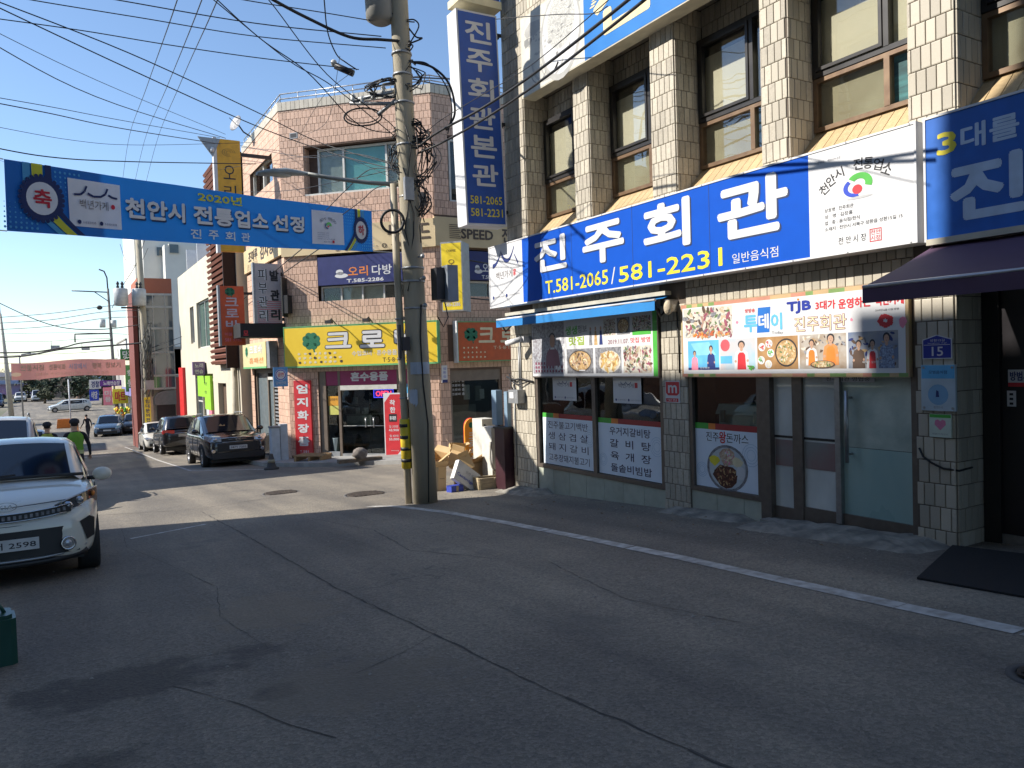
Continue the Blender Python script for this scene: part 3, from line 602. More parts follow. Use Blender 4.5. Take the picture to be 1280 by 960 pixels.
# cooler box inside the window
t = T('cooler_box', 'pale teal lidded cooler box standing behind the window over the pork cutlet picture', 'cooler', FAC, (4.9, .3, .3)); TEAL = mat('pale_teal_plastic', (.62, .80, .76), .4)
MB().use(TEAL).box(4.55, 5.2, .12, .5, .3, .80).build('body', t); mb = MB().use(TEAL); mb.prism([(4.52, .09, .81), (5.22, .09, .81), (5.2, .11, .93), (4.56, .11, .93)], (0, .4, 0)); mb.build('lid', t)
for x in (4.65, 5.15): MB().use(mat('teal_latch', (.25, .36, .34), .4)).box(x-.03, x+.03, .07, .09, .72, .86).build('latch', t)
m = MB().use(ROOMD).box(4.5, 5.22, .15, .55, -.35, .298); solo(m, 'side_table', 'dark table under the teal cooler box inside the restaurant window', 'table', FAC, (4.9, .8, -.35))
# door mat
MATM = mat('black_mat', (.016, .016, .018), .95, bump=.6, bscale=80)
mb = MB().use(MATM); P = [(5.38, 3.32), (6.55, 3.72), (6.62, 2.1), (5.38, 1.9)]; mb.prism([(x, y, gz(y)+.003+(0.012 if x > 6 else 0)) for x, y in P], (0, 0, .014)); solo(mb, 'door_mat', 'large black rubber mat lying before the dark doorway', 'mat', WF, (6, 2.8, gz(2.8)))

# ------------------------------------------------------------------ signs of the restaurant
def signbox(name, label, x0, x1, z0, z1, yf, yb, body, fr=FAC, cat='sign', group=None, edge=WHITE):
    t = T(name, label, cat, fr, ((x0+x1)/2, yf, z0), group); m = MB().use(edge); frame(m, x0, x1, z0, z1, yf-.012, yb, .018); m.box(x0+.018, x1-.018, yf+.003, yb-.002, z0+.018, z1-.018)
    m.build('sign_box', t); return t
S = signbox('shop_sign', 'long blue restaurant signboard with four white letters and two white end panels', .04, 7.33, 2.385, 3.385, -.40, -.05, BLUE)
MB().use(WHITE).rect(.058, 1.08, 2.403, 3.367, -.400).build('white_panel', S); MB().use(WHITE).rect(6.27, 7.312, 2.403, 3.367, -.4).build('white_panel', S)
MB().use(BLUE).rect(1.08, 6.27, 2.403, 3.367, -.4).build('blue_panel', S)
mb = MB(); sh = mat('letter_shadow', (.012, .03, .10), .5)
for ch, a, b, z0, z1 in (('진', 1.42, 2.26, 2.80, 3.28), ('주', 2.64, 3.52, 2.76, 3.28), ('회', 3.89, 4.69, 2.76, 3.31), ('관', 5.10, 6.03, 2.72, 3.30)):
    text(mb, sh, ch, a+.02, b+.02, z0-.018, z1-.018, -.4025, .045); text(mb, WHITE, ch, a, b, z0, z1, -.406, .045)
mb.build('lettering', S)
mb = MB(); text(mb, YEL, 'T.581-2065', 1.70, 3.18, 2.47, 2.66, -.404, .02); text(mb, WHITE, '/', 3.24, 3.33, 2.46, 2.67, -.404, .0); text(mb, YEL, '581-2231', 3.40, 5.16, 2.46, 2.66, -.404, .025); text(mb, WHITE, '일반음식점', 5.30, 5.90, 2.46, 2.565, -.404, .01); mb.build('lettering', S)
mb = MB().use(mat('seam_line', (.03, .06, .16), .6))
for x in (2.38, 3.68, 4.98): mb.box(x, x+.004, -.4045, -.4, 2.41, 3.36)
mb.use(STEEL)
for k in range(13): mb.bar((.1+k*.598, -.416, 3.376), (.1+k*.598, -.405, 3.376), .008, 6); mb.bar((.1+k*.598, -.416, 2.394), (.1+k*.598, -.405, 2.394), .008, 6)
mb.build('fixing', S, kind='stuff')
def swoosh(mb, m, x, z, k, y):
    mb.use(m)
    def arc(pts, w0, w1):
        n = len(pts)
        for i in range(n-1):
            w_ = (w0+(w1-w0)*i/n)*k
            a, b = pts[i], pts[i+1]; mb.poly([(x+a[0]*k, y, z+a[1]*k-w_), (x+b[0]*k, y, z+b[1]*k-w_), (x+b[0]*k, y, z+b[1]*k+w_), (x+a[0]*k, y, z+a[1]*k+w_)])
    arc([(-.5+.4*i/7, .0+.30*(i/7)**2.2) for i in range(8)], .05, .02); arc([(-.1+.55*i/9, .05+.9*((i/9)-.45)**2) for i in range(10)], .05, .025); arc([(.45+.16*i/5, .16-.22*(i/5)) for i in range(6)], .02, .05)
mb = MB(); swoosh(mb, NAVY, .52, 3.06, .72, -.404); text(mb, mat('brush_ink', (.15, .13, .13), .6), '백년가게', .26, .78, 2.83, 2.95, -.404, 0); text(mb, RED, '家', .80, .89, 2.84, 2.95, -.404, .02); mb.use(NAVY).disc(.16, 2.55, .03, .03, -.404, 10); text(mb, GREYP, '중소벤처기업부', .21, .50, 2.535, 2.565, -.404, 0); mb.use(NAVY).disc(.58, 2.555, .03, .03, -.404, 10); text(mb, GREYP, '소상공인시장진흥공단', .63, .98, 2.54, 2.57, -.404, 0); mb.build('logo', S)
mb = MB(); cxa, cza = 6.78, 2.70
for i, ch in enumerate('천안시 전통업소'):
    if ch == ' ': continue
    a = math.radians(138-i*12.4); r = .46; text(mb, BLACK, ch, cxa+r*1.0*math.cos(a)-.046, cxa+r*math.cos(a)+.046, cza+r*math.sin(a)*1.0-.05, cza+r*math.sin(a)*1.0+.05, -.404-.0012*(i % 2), .015, rot=(a-PI/2)*.7)
mb.use(GREENP).ring(6.80, 2.985, .06, .13, -.404, -.4, 2.5, 14, .75); mb.use(mat('emblem_blue', (.02, .06, .5), .5)).ring(6.76, 2.96, .075, .12, -.4042, 2.2, 5.0, 14, .7); mb.use(RED).disc(6.78, 2.94, .05, .042, -.4045, 14); mb.use(mat('emblem_shadow', (.5, .5, .5), .5)).disc(6.80, 2.865, .13, .012, -.4038, 12)
text(mb, GREYP, '지정번호 : 제2019-2호', 6.34, 6.62, 3.25, 3.275, -.404, 0)
for k, s in enumerate(['상호명 : 진주회관', '성   명 : 김장흠', '업   종 : 음식점/한식', '소재지 : 천안시 서북구 성환읍 성환15길 15']): text(mb, BLACK, s, 6.44, 6.44+(.30, .29, .36, .76)[k], 2.79-k*.058, 2.825-k*.058, -.404, 0)
text(mb, BLACK, '천 안 시 장', 6.58, 6.86, 2.475, 2.54, -.404, 0); mb.use(RED).ring(6.95, 2.51, .07, .08, -.404, PI/4, PI/4+2*PI, 4); text(mb, RED, '천안', 6.905, 6.995, 2.515, 2.555, -.404, .01); text(mb, RED, '시장', 6.905, 6.995, 2.465, 2.505, -.404, .01); mb.build('lettering', S)
LB = mat('sign_light_blue', (.12, .25, .42), .5)
S = signbox('shop_sign', 'shaded blue signboard with a yellow three at the right edge above the purple awning', 7.39, 9.6, 2.375, 3.385, -.40, -.05, BLUE); MB().use(mat('deep_blue_print', (.006, .11, .46), .4)).rect(7.408, 9.582, 2.393, 3.367, -.4).build('blue_panel', S)
mb = MB(); text(mb, YEL, '3', 7.50, 7.66, 3.05, 3.23, -.404, .05); LBT = mat('pale_blue_letter', (.50, .62, .78), .5); text(mb, LBT, '대를', 7.69, 8.12, 3.05, 3.24, -.404, .035); text(mb, LBT, '이어온', 8.22, 8.8, 3.05, 3.24, -.404, .035); text(mb, LBT, '진', 7.60, 8.16, 2.50, 2.96, -.404, .05); text(mb, LBT, '주', 8.3, 8.86, 2.50, 2.96, -.404, .05); mb.build('lettering', S)
S = T('shop_sign', 'upper signboard on the second floor with grey bowl picture and cream letter on blue', 'sign', FAC, (5, -.4, 5.44)); mb = MB().use(mat('cream_panel_edge', (.6, .55, .42), .5)); mb.box(1.22, 9.6, -.396, -.02, 5.44, 6.62); mb.build('sign_box', S)
MB().use(mat('sign_azure', (.01, .17, .50), .4, (.01, .15, .46), 2)).rect(2.81, 9.58, 5.455, 6.6, -.4).build('blue_panel', S); mb = MB().use(mat('cream_panel', (.62, .60, .52), .5)); mb.rect(1.24, 2.81, 5.455, 6.6, -.4); mb.build('white_panel', S)
mb = MB(); G1 = mat('pale_grey_print', (.42, .41, .38), .5); G2 = mat('mid_grey_print', (.25, .245, .23), .5); G3 = mat('rice_print', (.66, .64, .58), .5, (.3, .3, .28), 60)
mb.use(G1).disc(2.25, 6.02, .50, .62, -.402, 26); mb.use(WHITE).disc(2.26, 6.04, .45, .56, -.4025, 26); mb.use(G3).disc(2.28, 6.2, .34, .38, -.403, 22); mb.use(G1).blob(1.55, 6.35, .22, .12, -.402, 10, .3); mb.use(G2).blob(1.42, 6.2, .12, .07, -.4025, 8, .3); mb.use(G1).ring(1.9, 5.9, .36, .40, -.4025, 3.3, 5.6, 14); mb.ring(2.05, 5.8, .28, .31, -.4028, 3.2, 5.9, 14); mb.use(G2).ring(1.7, 5.75, .2, .22, -.403, 3.4, 5.8, 12)
for i in range(60): mb.use(random.choice([G1, G2, G3, G1])); mb.blob(2.27+random.gauss(0, .16), 6.12+random.gauss(0, .16), random.uniform(.015, .05), random.uniform(.01, .03), -.4035-.00002*i, 6, .5)
for i in range(25): mb.use(G1); mb.blob(1.4+random.random()*.5, 5.95+random.random()*.4, .03, .015, -.4035-.00002*i, 6, .5)
mb.build('bowl_picture', S)
mb = MB(); CT = mat('cream_letter', (.78, .64, .36), .5)
for ch, a in (('진', 3.02), ('주', 4.75), ('회', 6.4), ('관', 8.05)): text(mb, CT, ch, a, a+1.1, 5.62, 6.5, -.405, .04)
for i in range(14): mb.use(CT); mb.blob(3.0+i*.03, 6.08+i*.035, .06, .012, -.4055-.0001*i, 7, .3)
mb.build('lettering', S)
for S_ in [o for o in COL.objects if o.name.startswith('shop_sign') and o.parent is None]:
    S_.scale = (1.024, .62, 1.024); L_ = S_.location; S_.location = (6.35, L_.y*1.024, L_.z*1.024-.036)
# hanging blue vertical sign, seen face on
V = T('vertical_sign', 'tall hanging blue sign with six stacked white letters and two yellow phone numbers', 'sign', WF, (5.9, 11.05, 3.7), rz=0)
V.o.rotation_euler = (0, math.radians(-1.3), 0)
def vbox(mb, x0, x1, y0, y1, z0, z1): mb.box(x0, x1, y0, y1, z0, z1)
MB().use(WHITE).box(5.76, 6.50, 10.95, 11.27, 3.72, 7.13).build('sign_box', V); MB().use(mat('deep_blue_face', (.006, .08, .40), .4)).rect(5.79, 6.475, 3.75, 7.10, 10.946).build('face', V)
mb = MB(); tstack(mb, WHITE, '진주회관본관', 5.90, 6.38, 4.30, 7.04, 10.941, .035, .22); text(mb, YEL, '581-2065', 5.84, 6.43, 4.06, 4.19, 10.941, .015); text(mb, YEL, '581-2231', 5.84, 6.43, 3.86, 3.99, 10.941, .015); mb.build('lettering', V)
mb = MB().use(DARKM)
for z in (3.95, 5.4, 6.85): mb.box(6.5, 6.64, 11.05, 11.09, z, z+.05); mb.box(6.5, 6.64, 11.13, 11.17, z, z+.05)
mb.build('bracket', V)
V = T('sign_box', 'underside of a second hanging sign above the blue vertical sign at the top edge', 'sign', WF, (6, 11.05, 7.3)); MB().use(CREAMP).box(5.72, 6.5, 10.9, 11.3, 7.24, 7.36).build('tray', V); mb = MB().use(mat('deep_blue_face', (.01, .06, .3))).box(5.74, 6.48, 10.93, 11.27, 7.362, 9.4); mb.build('body', V); mb = MB(); text(mb, WHITE, '본점', 5.85, 6.35, 7.5, 8.1, 10.926, .03); mb.build('lettering', V)
MB().use(DARKM).box(6.48, 6.64, 11.05, 11.12, 7.6, 7.66).box(6.48, 6.64, 11.05, 11.12, 8.9, 8.96).build('bracket', V)
# small security camera and meter under it
t = T('security_camera', 'small white security camera on the tiled corner left of the food poster', 'camera', FAC, (.45, -.2, 1.86)); mb = MB().use(WHITE); mb.bar((.62, -.18, 1.86), (.36, -.3, 1.80), .045, 12); mb.build('body', t); MB().use(BLACK).bar((.362, -.299, 1.80), (.35, -.305, 1.797), .035, 12).build('lens', t); MB().use(WHITE).box(.58, .66, -.16, .0, 1.80, 1.9).build('bracket', t)
# posters
WOODF = mat('salmon_frame', (.42, .24, .15), .6, (.36, .3, .14), 9)
P1 = T('menu_poster', 'food poster with green edge above the left menu window under the blue awning', 'poster', FAC, (2.2, 0, 1.26)); mb = MB().use(ALU); mb.box(.70, 3.70, -.04, .0, 1.24, 2.12); mb.build('board', P1)
mb = MB().use(WHITE).rect(.72, 3.68, 1.26, 2.10, -.0405); mb.use(GREENP).rect(3.60, 3.68, 1.26, 2.10, -.041); mb.use(mat('checked_print', (.45, .47, .50), .5, (.2, .18, .2), 35)).rect(.74, 1.62, 1.30, 2.08, -.041)
mb.use(mat('maroon_print', (.22, .05, .09), .5))
for i in range(30): mb.rect(.8+(i % 10)*.08, .85+(i % 10)*.08, 1.32+(i//10)*.06, 1.36+(i//10)*.06, -.0414)
mb.use(WHITE)
for i in range(18): a = random.uniform(1.35, 1.6); b_ = random.uniform(1.32, 1.8); mb.rect(a, a+.05, b_, b_+.05, -.0416-.00002*i)
mb.use(mat('jacket_print', (.25, .10, .13), .5)).poly([(1.1, -.0418, 1.42), (1.5, -.0418, 1.42), (1.46, -.0418, 1.62), (1.36, -.0418, 1.7), (1.24, -.0418, 1.7), (1.14, -.0418, 1.62)]); mb.use(SKIN).disc(1.30, 1.80, .075, .10, -.042, 14); mb.use(BLACK).ring(1.30, 1.84, .06, .085, -.0422, .2, 2.9, 10); mb.use(WHITE).rect(1.24, 1.36, 1.67, 1.70, -.0422)
photo(mb, 1.68, 2.33, 1.30, 1.66, -.041, 'pot'); photo(mb, 2.38, 2.96, 1.30, 1.66, -.041, 'fried'); photo(mb, 3.0, 3.57, 1.30, 1.66, -.041, 'meat'); photo(mb, 2.58, 2.85, 1.82, 2.05, -.041, 'meat'); photo(mb, 2.88, 3.15, 1.82, 2.05, -.041, 'pot'); photo(mb, 3.2, 3.57, 1.86, 2.05, -.041, 'meat')
mb.use(GREENP).rect(3.2, 3.57, 1.80, 1.86, -.041)
for j, (a, c) in enumerate(((2.28, GREYP), (2.40, TAN), (2.52, NAVY))): mb.use(c).poly([(a-.04, -.0412, 1.70), (a+.04, -.0412, 1.70), (a+.02, -.0412, 1.9), (a-.02, -.0412, 1.9)]); mb.use(SKIN).disc(a, 1.93, .02, .03, -.0414, 8)
mb.build('print', P1)
mb = MB(); text(mb, GREENP, '생생', 1.66, 1.96, 1.87, 2.0, -.0425, .04); text(mb, GREYP, '정보', 1.97, 2.2, 1.89, 2.0, -.0425, .03); text(mb, mat('olive_print', (.3, .42, .05), .5), '맛집', 1.74, 2.12, 1.71, 1.84, -.0425, .05); text(mb, mat('maroon_print', (.22, .05, .09), .5), '2019.11.07.', 2.68, 3.12, 1.70, 1.76, -.0425, .015); text(mb, RED, '맛집 방영', 3.16, 3.55, 1.70, 1.77, -.0425, .02); mb.build('lettering', P1)
P2 = T('menu_poster', 'long television food poster with cooking photos above the sliding entrance', 'poster', FAC, (5.6, 0, 1.26)); mb = MB().use(WOODF); mb.box(4.13, 7.02, -.05, .0, 1.25, 2.12); mb.build('board', P2)
mb = MB(); n = 32
for i in range(n):
    c = random.choice([mat('frame_salmon', (.55, .25, .17), .5), mat('frame_green', (.2, .32, .1), .5), mat('frame_tan', (.55, .38, .2), .5)]); a = 4.14+2.87*i/n; mb.use(c).rect(a, a+2.87/n, 2.075, 2.115, -.0505); mb.use(c).rect(a, a+2.87/n, 1.255, 1.29, -.0505)
mb.use(WHITE).rect(4.16, 6.99, 1.29, 2.075, -.051); photo(mb, 4.18, 4.95, 1.72, 2.06, -.0515, 'meat'); scat(mb, [mat('kimchi_print', (.5, .12, .05), .5), ORANGEP, TAN], 4.62, 1.745, .28, .03, 30, .03, -.056)
for a, b, k in ((4.24, 4.74, 'blue2'), (4.76, 5.27, 'redman'), (5.30, 5.83, 'table'), (5.85, 6.39, 'kitchen'), (6.41, 6.92, 'three')): photo(mb, a, b, 1.335, 1.68, -.0515, k)
mb.use(RED)
for i in range(12): a = i*PI/6; mb.blob(6.80+.05*math.cos(a), 1.77+.04*math.sin(a), .03, .025, -.0515-.0001*i, 6, .3)
mb.use(PINKP).blob(6.96, 1.75, .04, .05, -.0515); mb.use(PINKP).blob(6.45, 1.80, .015, .015, -.0515); mb.blob(5.02, 1.86, .02, .02, -.0515)
mb.use(mat('tjb_blue', (.01, .14, .5), .5)); mb.poly([(5.30, -.052, 1.73), (5.47, -.052, 1.73), (5.49, -.052, 2.0), (5.32, -.052, 2.0)]); mb.build('print', P2)
mb = MB(); text(mb, SKYP, '투', 5.12, 5.31, 1.74, 1.93, -.0535, .045); text(mb, WHITE, '데', 5.325, 5.465, 1.77, 1.93, -.0535, .04); text(mb, SKYP, '이', 5.49, 5.64, 1.75, 1.93, -.0535, .045); text(mb, RED, '방방송', 5.14, 5.28, 1.955, 2.0, -.0535, .03); text(mb, GREYP, 'Today', 5.5, 5.65, 1.70, 1.735, -.0535, 0)
text(mb, mat('tjb_navy', (.01, .03, .3), .5), 'TJB', 5.70, 6.0, 1.90, 2.03, -.0535, .07); mb.use(ORANGEP).disc(5.845, 2.045, .014, .012, -.0538, 10); text(mb, RED, '3대가', 6.05, 6.28, 1.92, 2.01, -.0535, .04); text(mb, RED, '운영하는', 6.31, 6.66, 1.91, 2.01, -.0535, .04); text(mb, RED, '백년가게', 6.70, 6.98, 1.91, 2.01, -.0535, .04)
text(mb, mat('maroon_print', (.22, .05, .09), .5), '진주회관', 5.79, 6.40, 1.71, 1.87, -.053, .04); text(mb, CREAMP, '진주회관', 5.795, 6.395, 1.715, 1.865, -.0538, .008); text(mb, BLACK, '2019년 6월 12일 방영', 6.70, 6.93, 1.86, 1.88, -.0535, 0); mb.build('lettering', P2)
# plaques on the pillars
t = T('number_plaque', 'small blue house number plaque reading 15 on the right tiled pillar', 'sign', FAC, (7.26, -.015, 1.42)); mb = MB().use(WHITE).prism([(7.13, -.03, 1.41), (7.39, -.03, 1.41), (7.39, -.03, 1.58), (7.26, -.03, 1.62), (7.13, -.03, 1.58)], (0, .012, 0)); mb.use(mat('plaque_blue', (.015, .03, .30), .4)).poly([(7.138, -.0305, 1.418), (7.382, -.0305, 1.418), (7.382, -.0305, 1.574), (7.26, -.0305, 1.612), (7.138, -.0305, 1.574)]); mb.build('plate', t)
mb = MB(); text(mb, WHITE, '15', 7.215, 7.315, 1.435, 1.515, -.032, .02); text(mb, WHITE, '성환15길', 7.20, 7.33, 1.560, 1.582, -.032, 0); mb.use(WHITE).rect(7.145, 7.375, 1.53, 1.534, -.032); text(mb, WHITE, 'Seonghwan 15-gil', 7.18, 7.345, 1.54, 1.552, -.032, 0); mb.build('lettering', t)
t = T('notice_plaque', 'square light blue and white plaque under the house number on the pillar', 'sign', FAC, (7.26, -.02, .96)); mb = MB().use(mat('plaque_white', (.5, .6, .66), .3)).box(7.12, 7.42, -.04, -.016, .96, 1.36); mb.use(SKYP).rect(7.125, 7.415, 1.24, 1.355, -.0405); mb.use(mat('plaque_soft_blue', (.22, .42, .62), .4)).ring(7.27, 1.10, .07, .09, -.0406, 0, 2*PI, 20).disc(7.27, 1.10, .07, .07, -.0405, 18); mb.use(NAVY).poly([(7.25, -.0412, 1.08), (7.28, -.0412, 1.08), (7.275, -.0412, 1.13), (7.255, -.0412, 1.14)]); mb.build('plate', t)
mb = MB(); text(mb, NAVY, '모범음식점', 7.19, 7.35, 1.28, 1.31, -.042, 0); text(mb, GREYP, '천안시', 7.23, 7.31, .98, 1.0, -.042, 0); mb.build('lettering', t); mb = MB().use(STEEL)
for x in (7.145, 7.395):
    for z in (.985, 1.335): mb.bar((x, -.046, z), (x, -.03, z), .011)
mb.build('screw', t, kind='stuff')
t = T('notice_plaque', 'small green topped plaque with a pink heart on the right pillar', 'sign', FAC, (7.27, -.02, .74)); mb = MB().use(mat('pale_green_plate', (.6, .68, .58), .4)).box(7.185, 7.375, -.032, -.016, .73, .93); mb.use(mat('heart_pink', (.7, .22, .36), .5)).poly([(7.28, -.0325, .79), (7.33, -.0325, .84), (7.325, -.0325, .875), (7.30, -.0325, .885), (7.28, -.0325, .87), (7.26, -.0325, .885), (7.235, -.0325, .875), (7.23, -.0325, .84)]); mb.use(GREENP).rect(7.187, 7.373, .90, .928, -.0325); text(mb, GREYP, '착한가격업소', 7.21, 7.35, .75, .765, -.033, 0); mb.build('plate', t)
t = T('wall_sticker', 'small red sticker with a white m on the middle tiled pillar', 'sign', FAC, (3.9, -.02, .92)); mb = MB().use(WHITE).box(3.79, 4.05, -.022, -.014, .93, 1.2); mb.use(RED).poly([(3.80, -.0225, 1.05), (3.84, -.0225, 1.02), (4.0, -.0225, 1.02), (4.04, -.0225, 1.05), (4.04, -.0225, 1.19), (3.80, -.0225, 1.19)]); mb.rect(3.80, 4.02, .94, .985, -.0225); text(mb, WHITE, 'm', 3.84, 4.0, 1.05, 1.15, -.0232, .06); text(mb, WHITE, '맛집', 3.83, 3.99, .947, .978, -.0232, 0); mb.build('plate', t)
# awnings
def awning(label, x0, x1, zt, zf, proj, drop, m, stripe, yb=-.05, cassette=True):
    t = T('awning', label, 'awning', FAC, ((x0+x1)/2, yb, zf)); yf = yb-proj; n = max(3, int((x1-x0)/.25)); mb = MB().use(m); mb.smooth = True; g = []
    rows = [(yb, zt), ((yb+yf)/2, (zt+zf)/2-.012), (yf, zf)]
    for i in range(n+1):
        x = x0+(x1-x0)*i/n; r = []
        for (y, z) in rows: mb.v.append((x, y, z+.004*math.sin(i*2.1))); r.append(len(mb.v)-1)
        g.append(r)
    for i in range(n):
        for k in range(2): mb.face((g[i][k], g[i][k+1], g[i+1][k+1], g[i+1][k]))
    mb.smooth = False; mb.build('canopy', t)
    mb = MB().use(m); k = n*3; p = 0
    for i in range(k):
        a, b = x0+(x1-x0)*i/k, x0+(x1-x0)*(i+1)/k; ya, yb_ = yf-.012+.006*math.sin(i*.9), yf-.012+.006*math.sin((i+1)*.9)
        mb.poly([(a, ya, zf-.012), (a, ya-.002, zf-drop), (b, yb_-.002, zf-drop), (b, yb_, zf-.012)])
    mb.build('valance', t); mb = MB().use(stripe); mb.bar((x0, yf, zf-.004), (x1, yf, zf-.004), .017, 8); mb.build('front_bar', t)
    if cassette: MB().use(mat('cassette_cream', (.5, .46, .36), .5)).box(x0, x1, yb-.10, yb+.0, zt+.0, zt+.05).build('cassette', t)
    mb = MB().use(DARKM)
    for x in (x0+.06, x1-.06): mb.tube([(x, yb, zt-.14), (x, (yb+yf)/2, zt-.26), (x, yf+.02, zf-.03)], .015, 6)
    mb.build('arm', t); return t
AWB = mat('blue_canvas', (.01, .20, .52), .7, (.01, .17, .45), 2.5, bump=.2, bscale=5)
awning('blue canvas awning with a white bar over the left menu window', .08, 3.97, 2.26, 2.20, .26, .13, AWB, WHITE)
awning('dark purple awning over the dark doorway at the right edge', 7.34, 9.5, 2.36, 2.0, .95, .13, mat('purple_canvas', (.085, .045, .085), .75, (.07, .035, .07), 2.5, bump=.2, bscale=5), mat('silver_bar', (.4, .4, .42), .35, metal=.6), -.20)
t = T('awning_bracket', 'rusty folded awning bracket on the pillar beside the blue awning', 'bracket', FAC, (4.0, -.1, 2.1)); mb = MB().use(STEEL); mb.box(3.96, 4.04, -.16, 0, 2.05, 2.2); mb.build('plate', t); MB().use(mat('rag', (.5, .42, .3), .9, bump=.5)).ell((4.05, -.18, 2.1), (.06, .05, .09)).build('bundle', t); mb = MB().use(CABLE); mb.tube([(4.04, -.03, 2.05), (4.06, -.03, 1.7), (4.05, -.02, 1.3)], .01, 5); mb.build('strap', t)
# rain pipe on top sign end and conduits on the left pillar
t = T('conduit', 'thin grey conduits running up the tiled corner by the menu window', 'pipe', FAC, (.2, 0, 1.1)); mb = MB().use(GALV)
for x, z0, z1 in ((.33, .95, 1.85), (.28, .95, 1.75), (.10, -.4, 1.2)): mb.bar((x, -.03, z0), (x, -.03, z1), .012, 6)
mb.build('pipe', t); mb = MB().use(CABLE); mb.tube([(-.1, -.05, 1.25), (.15, -.06, 1.2), (.35, -.04, 1.22), (.7, -.03, 1.17)], .016, 6); mb.tube([(.02, -.06, 1.3), (.1, -.09, 1.1), (.2, -.05, .95)], .012, 6); mb.tube([(.0, -.05, 1.2), (.3, -.08, 1.12), (.6, -.03, 1.18)], .010, 6); mb.build('wiring', t)
t = T('meter_box', 'grey electric meter box hung on the tiled corner beside the gas pipes', 'meter', FAC, (.25, -.1, .9)); MB().use(GALV).box(.12, .42, -.16, -.015, .82, 1.04).build('box', t); MB().use(WHITE).box(.17, .3, -.167, -.16, .9, 1.0).build('label_plate', t)
t = T('cable', 'loose black cable curling over the right tiled pillar', 'cable', FAC, (7.2, 0, .6)); MB().use(CABLE).tube([(7.08, -.02, .62), (7.12, -.03, .55), (7.2, -.035, .50), (7.3, -.03, .46), (7.42, .0, .45), (7.42, .2, .46)], .009, 6).build('cord', t)
# ------------------------------------------------------------------ the corner building across the side street
BRK = mat('salmon_brick_tile', (.64, .43, .32), .7, (.54, .345, .245), 25, rnd=.16, wear=.16); GROUT2 = mat('dark_brick_grout', (.13, .085, .065), .95)
B = T('corner_building', 'three storey salmon tiled corner building with chamfered shop front', 'building', CH, (0, 0, -1.25))
def fp(fr, s, y): p = fr.M @ Vector((s, y, 0)); return (p.x, p.y)
Lc = 4.94
class Sub:
    """same thing, other facade frame (coordinates converted)"""
    def __init__(s, t, fr): s.o = t.o; s.off = Vector((0, 0, 0)); s.fr = fr; s.M2 = fr.M; s.t = t
def subbuild(mb, t, fr, name, parent=None, kind=None):
    C = t.M.inverted() @ fr.M
    mb.v = [tuple((C @ Vector(v))) for v in mb.v]
    me = mb.mesh(name); ob = bpy.data.objects.new(name, me); COL.objects.link(ob); ob.parent = parent or t.o
    if kind: ob['kind'] = kind
    return ob
def subtiles(tl, t, fr, name='tile', limit=100):
    C = t.M.inverted() @ fr.M; um = unit_tile(tl.m); rest = MB().use(tl.m); eye = Vector((0, 0, 1.5))
    tl.L.sort(key=lambda q: ((fr.M @ (Vector((q[1], q[2], q[3])) if q[0] == 'y' else Vector((q[2], q[1], q[3]))))-eye).length/math.sqrt(q[4]*q[5]))
    for i, (k, u, d, z, w, h, th, sg) in enumerate(tl.L):
        c = Vector((u, d+sg*th/2, z)) if k == 'y' else Vector((d+sg*th/2, u, z)); ang = 0 if k == 'y' else (PI/2 if sg > 0 else -PI/2)
        X = C @ Matrix.Translation(c) @ Matrix.Rotation(ang+random.uniform(-.006, .006), 4, 'Z') @ Matrix.Diagonal((w, th, h, 1))
        if i < limit:
            ob = bpy.data.objects.new(name, um); COL.objects.link(ob); ob.parent = t.o; ob.matrix_local = X
        else:
            b = len(rest.v)
            for v in um.vertices: rest.v.append(tuple(X @ v.co))
            for p in um.polygons: rest.face([b+j for j in p.vertices])
    if rest.v:
        me = rest.mesh(name+'_cladding'); ob = bpy.data.objects.new(name+'_cladding', me); COL.objects.link(ob); ob.parent = t.o; ob['kind'] = 'stuff'
# core: outline polygon extruded between heights (with chamfer), leaving the recesses to boxes in front
c0 = Vector((6.22, 24)); c1 = Vector((9.71, 20.5)); INS = .35
def ring(ins, z): # inset outline
    k = ins*.4142; return [(6.22+ins, 24+k, z), (9.71+k, 20.5+ins, z), (19, 20.5+ins, z), (19, 29.3-.0, z), (6.22+ins, 29.3, z)]
mb = MB().use(GROUT2); mb.prism(ring(.35, -2.2), (0, 0, 11.55)); subbuild(mb, B, WF, 'wall')
# chamfer facade pieces
w = MB().use(GROUT2)
def wl(a, b, z0, z1, y0=0, y1=.36): w.box(a, b, y0, y1, z0, z1)
wl(0, Lc, 8.22, 9.4); wl(0, .79, 4.9, 8.22); wl(3.86, Lc, 4.9, 8.22); wl(.79, 3.86, 4.9, 6.75, .0, .36)
wl(0, Lc, 2.7, 3.45); wl(0, .79, 3.45, 4.95); wl(3.95, Lc, 3.45, 4.95); wl(.79, 3.95, 4.9, 4.95)
wl(0, 1.0, -2, 2.7); wl(4.05, Lc, -2, 2.7); wl(1.0, 4.05, 1.42, 2.7, 0, .36)
subbuild(w, B, CH, 'wall')
tl = Tiles(B, BRK); TW2, TH2 = .135, .215
holes = [(.79, 3.86, 6.72, 8.24), (0, Lc, 4.93, 5.75), (1.12, 3.92, 3.46, 4.93), (1.0, 4.05, -2, 1.45), (0, Lc, 1.6, 2.7)]
tl.plane('y', 0, 0, Lc, -1.2, 9.4, TW2, TH2, holes=holes, thk=.01, gap=.01)
tl.plane('x', .79, 0, .34, 6.75, 8.22, TW2, TH2, sgn=1, thk=.01); tl.plane('x', .79, 0, .34, 3.45, 4.93, TW2, TH2, sgn=1, thk=.01)
subtiles(tl, B, CH, limit=190)
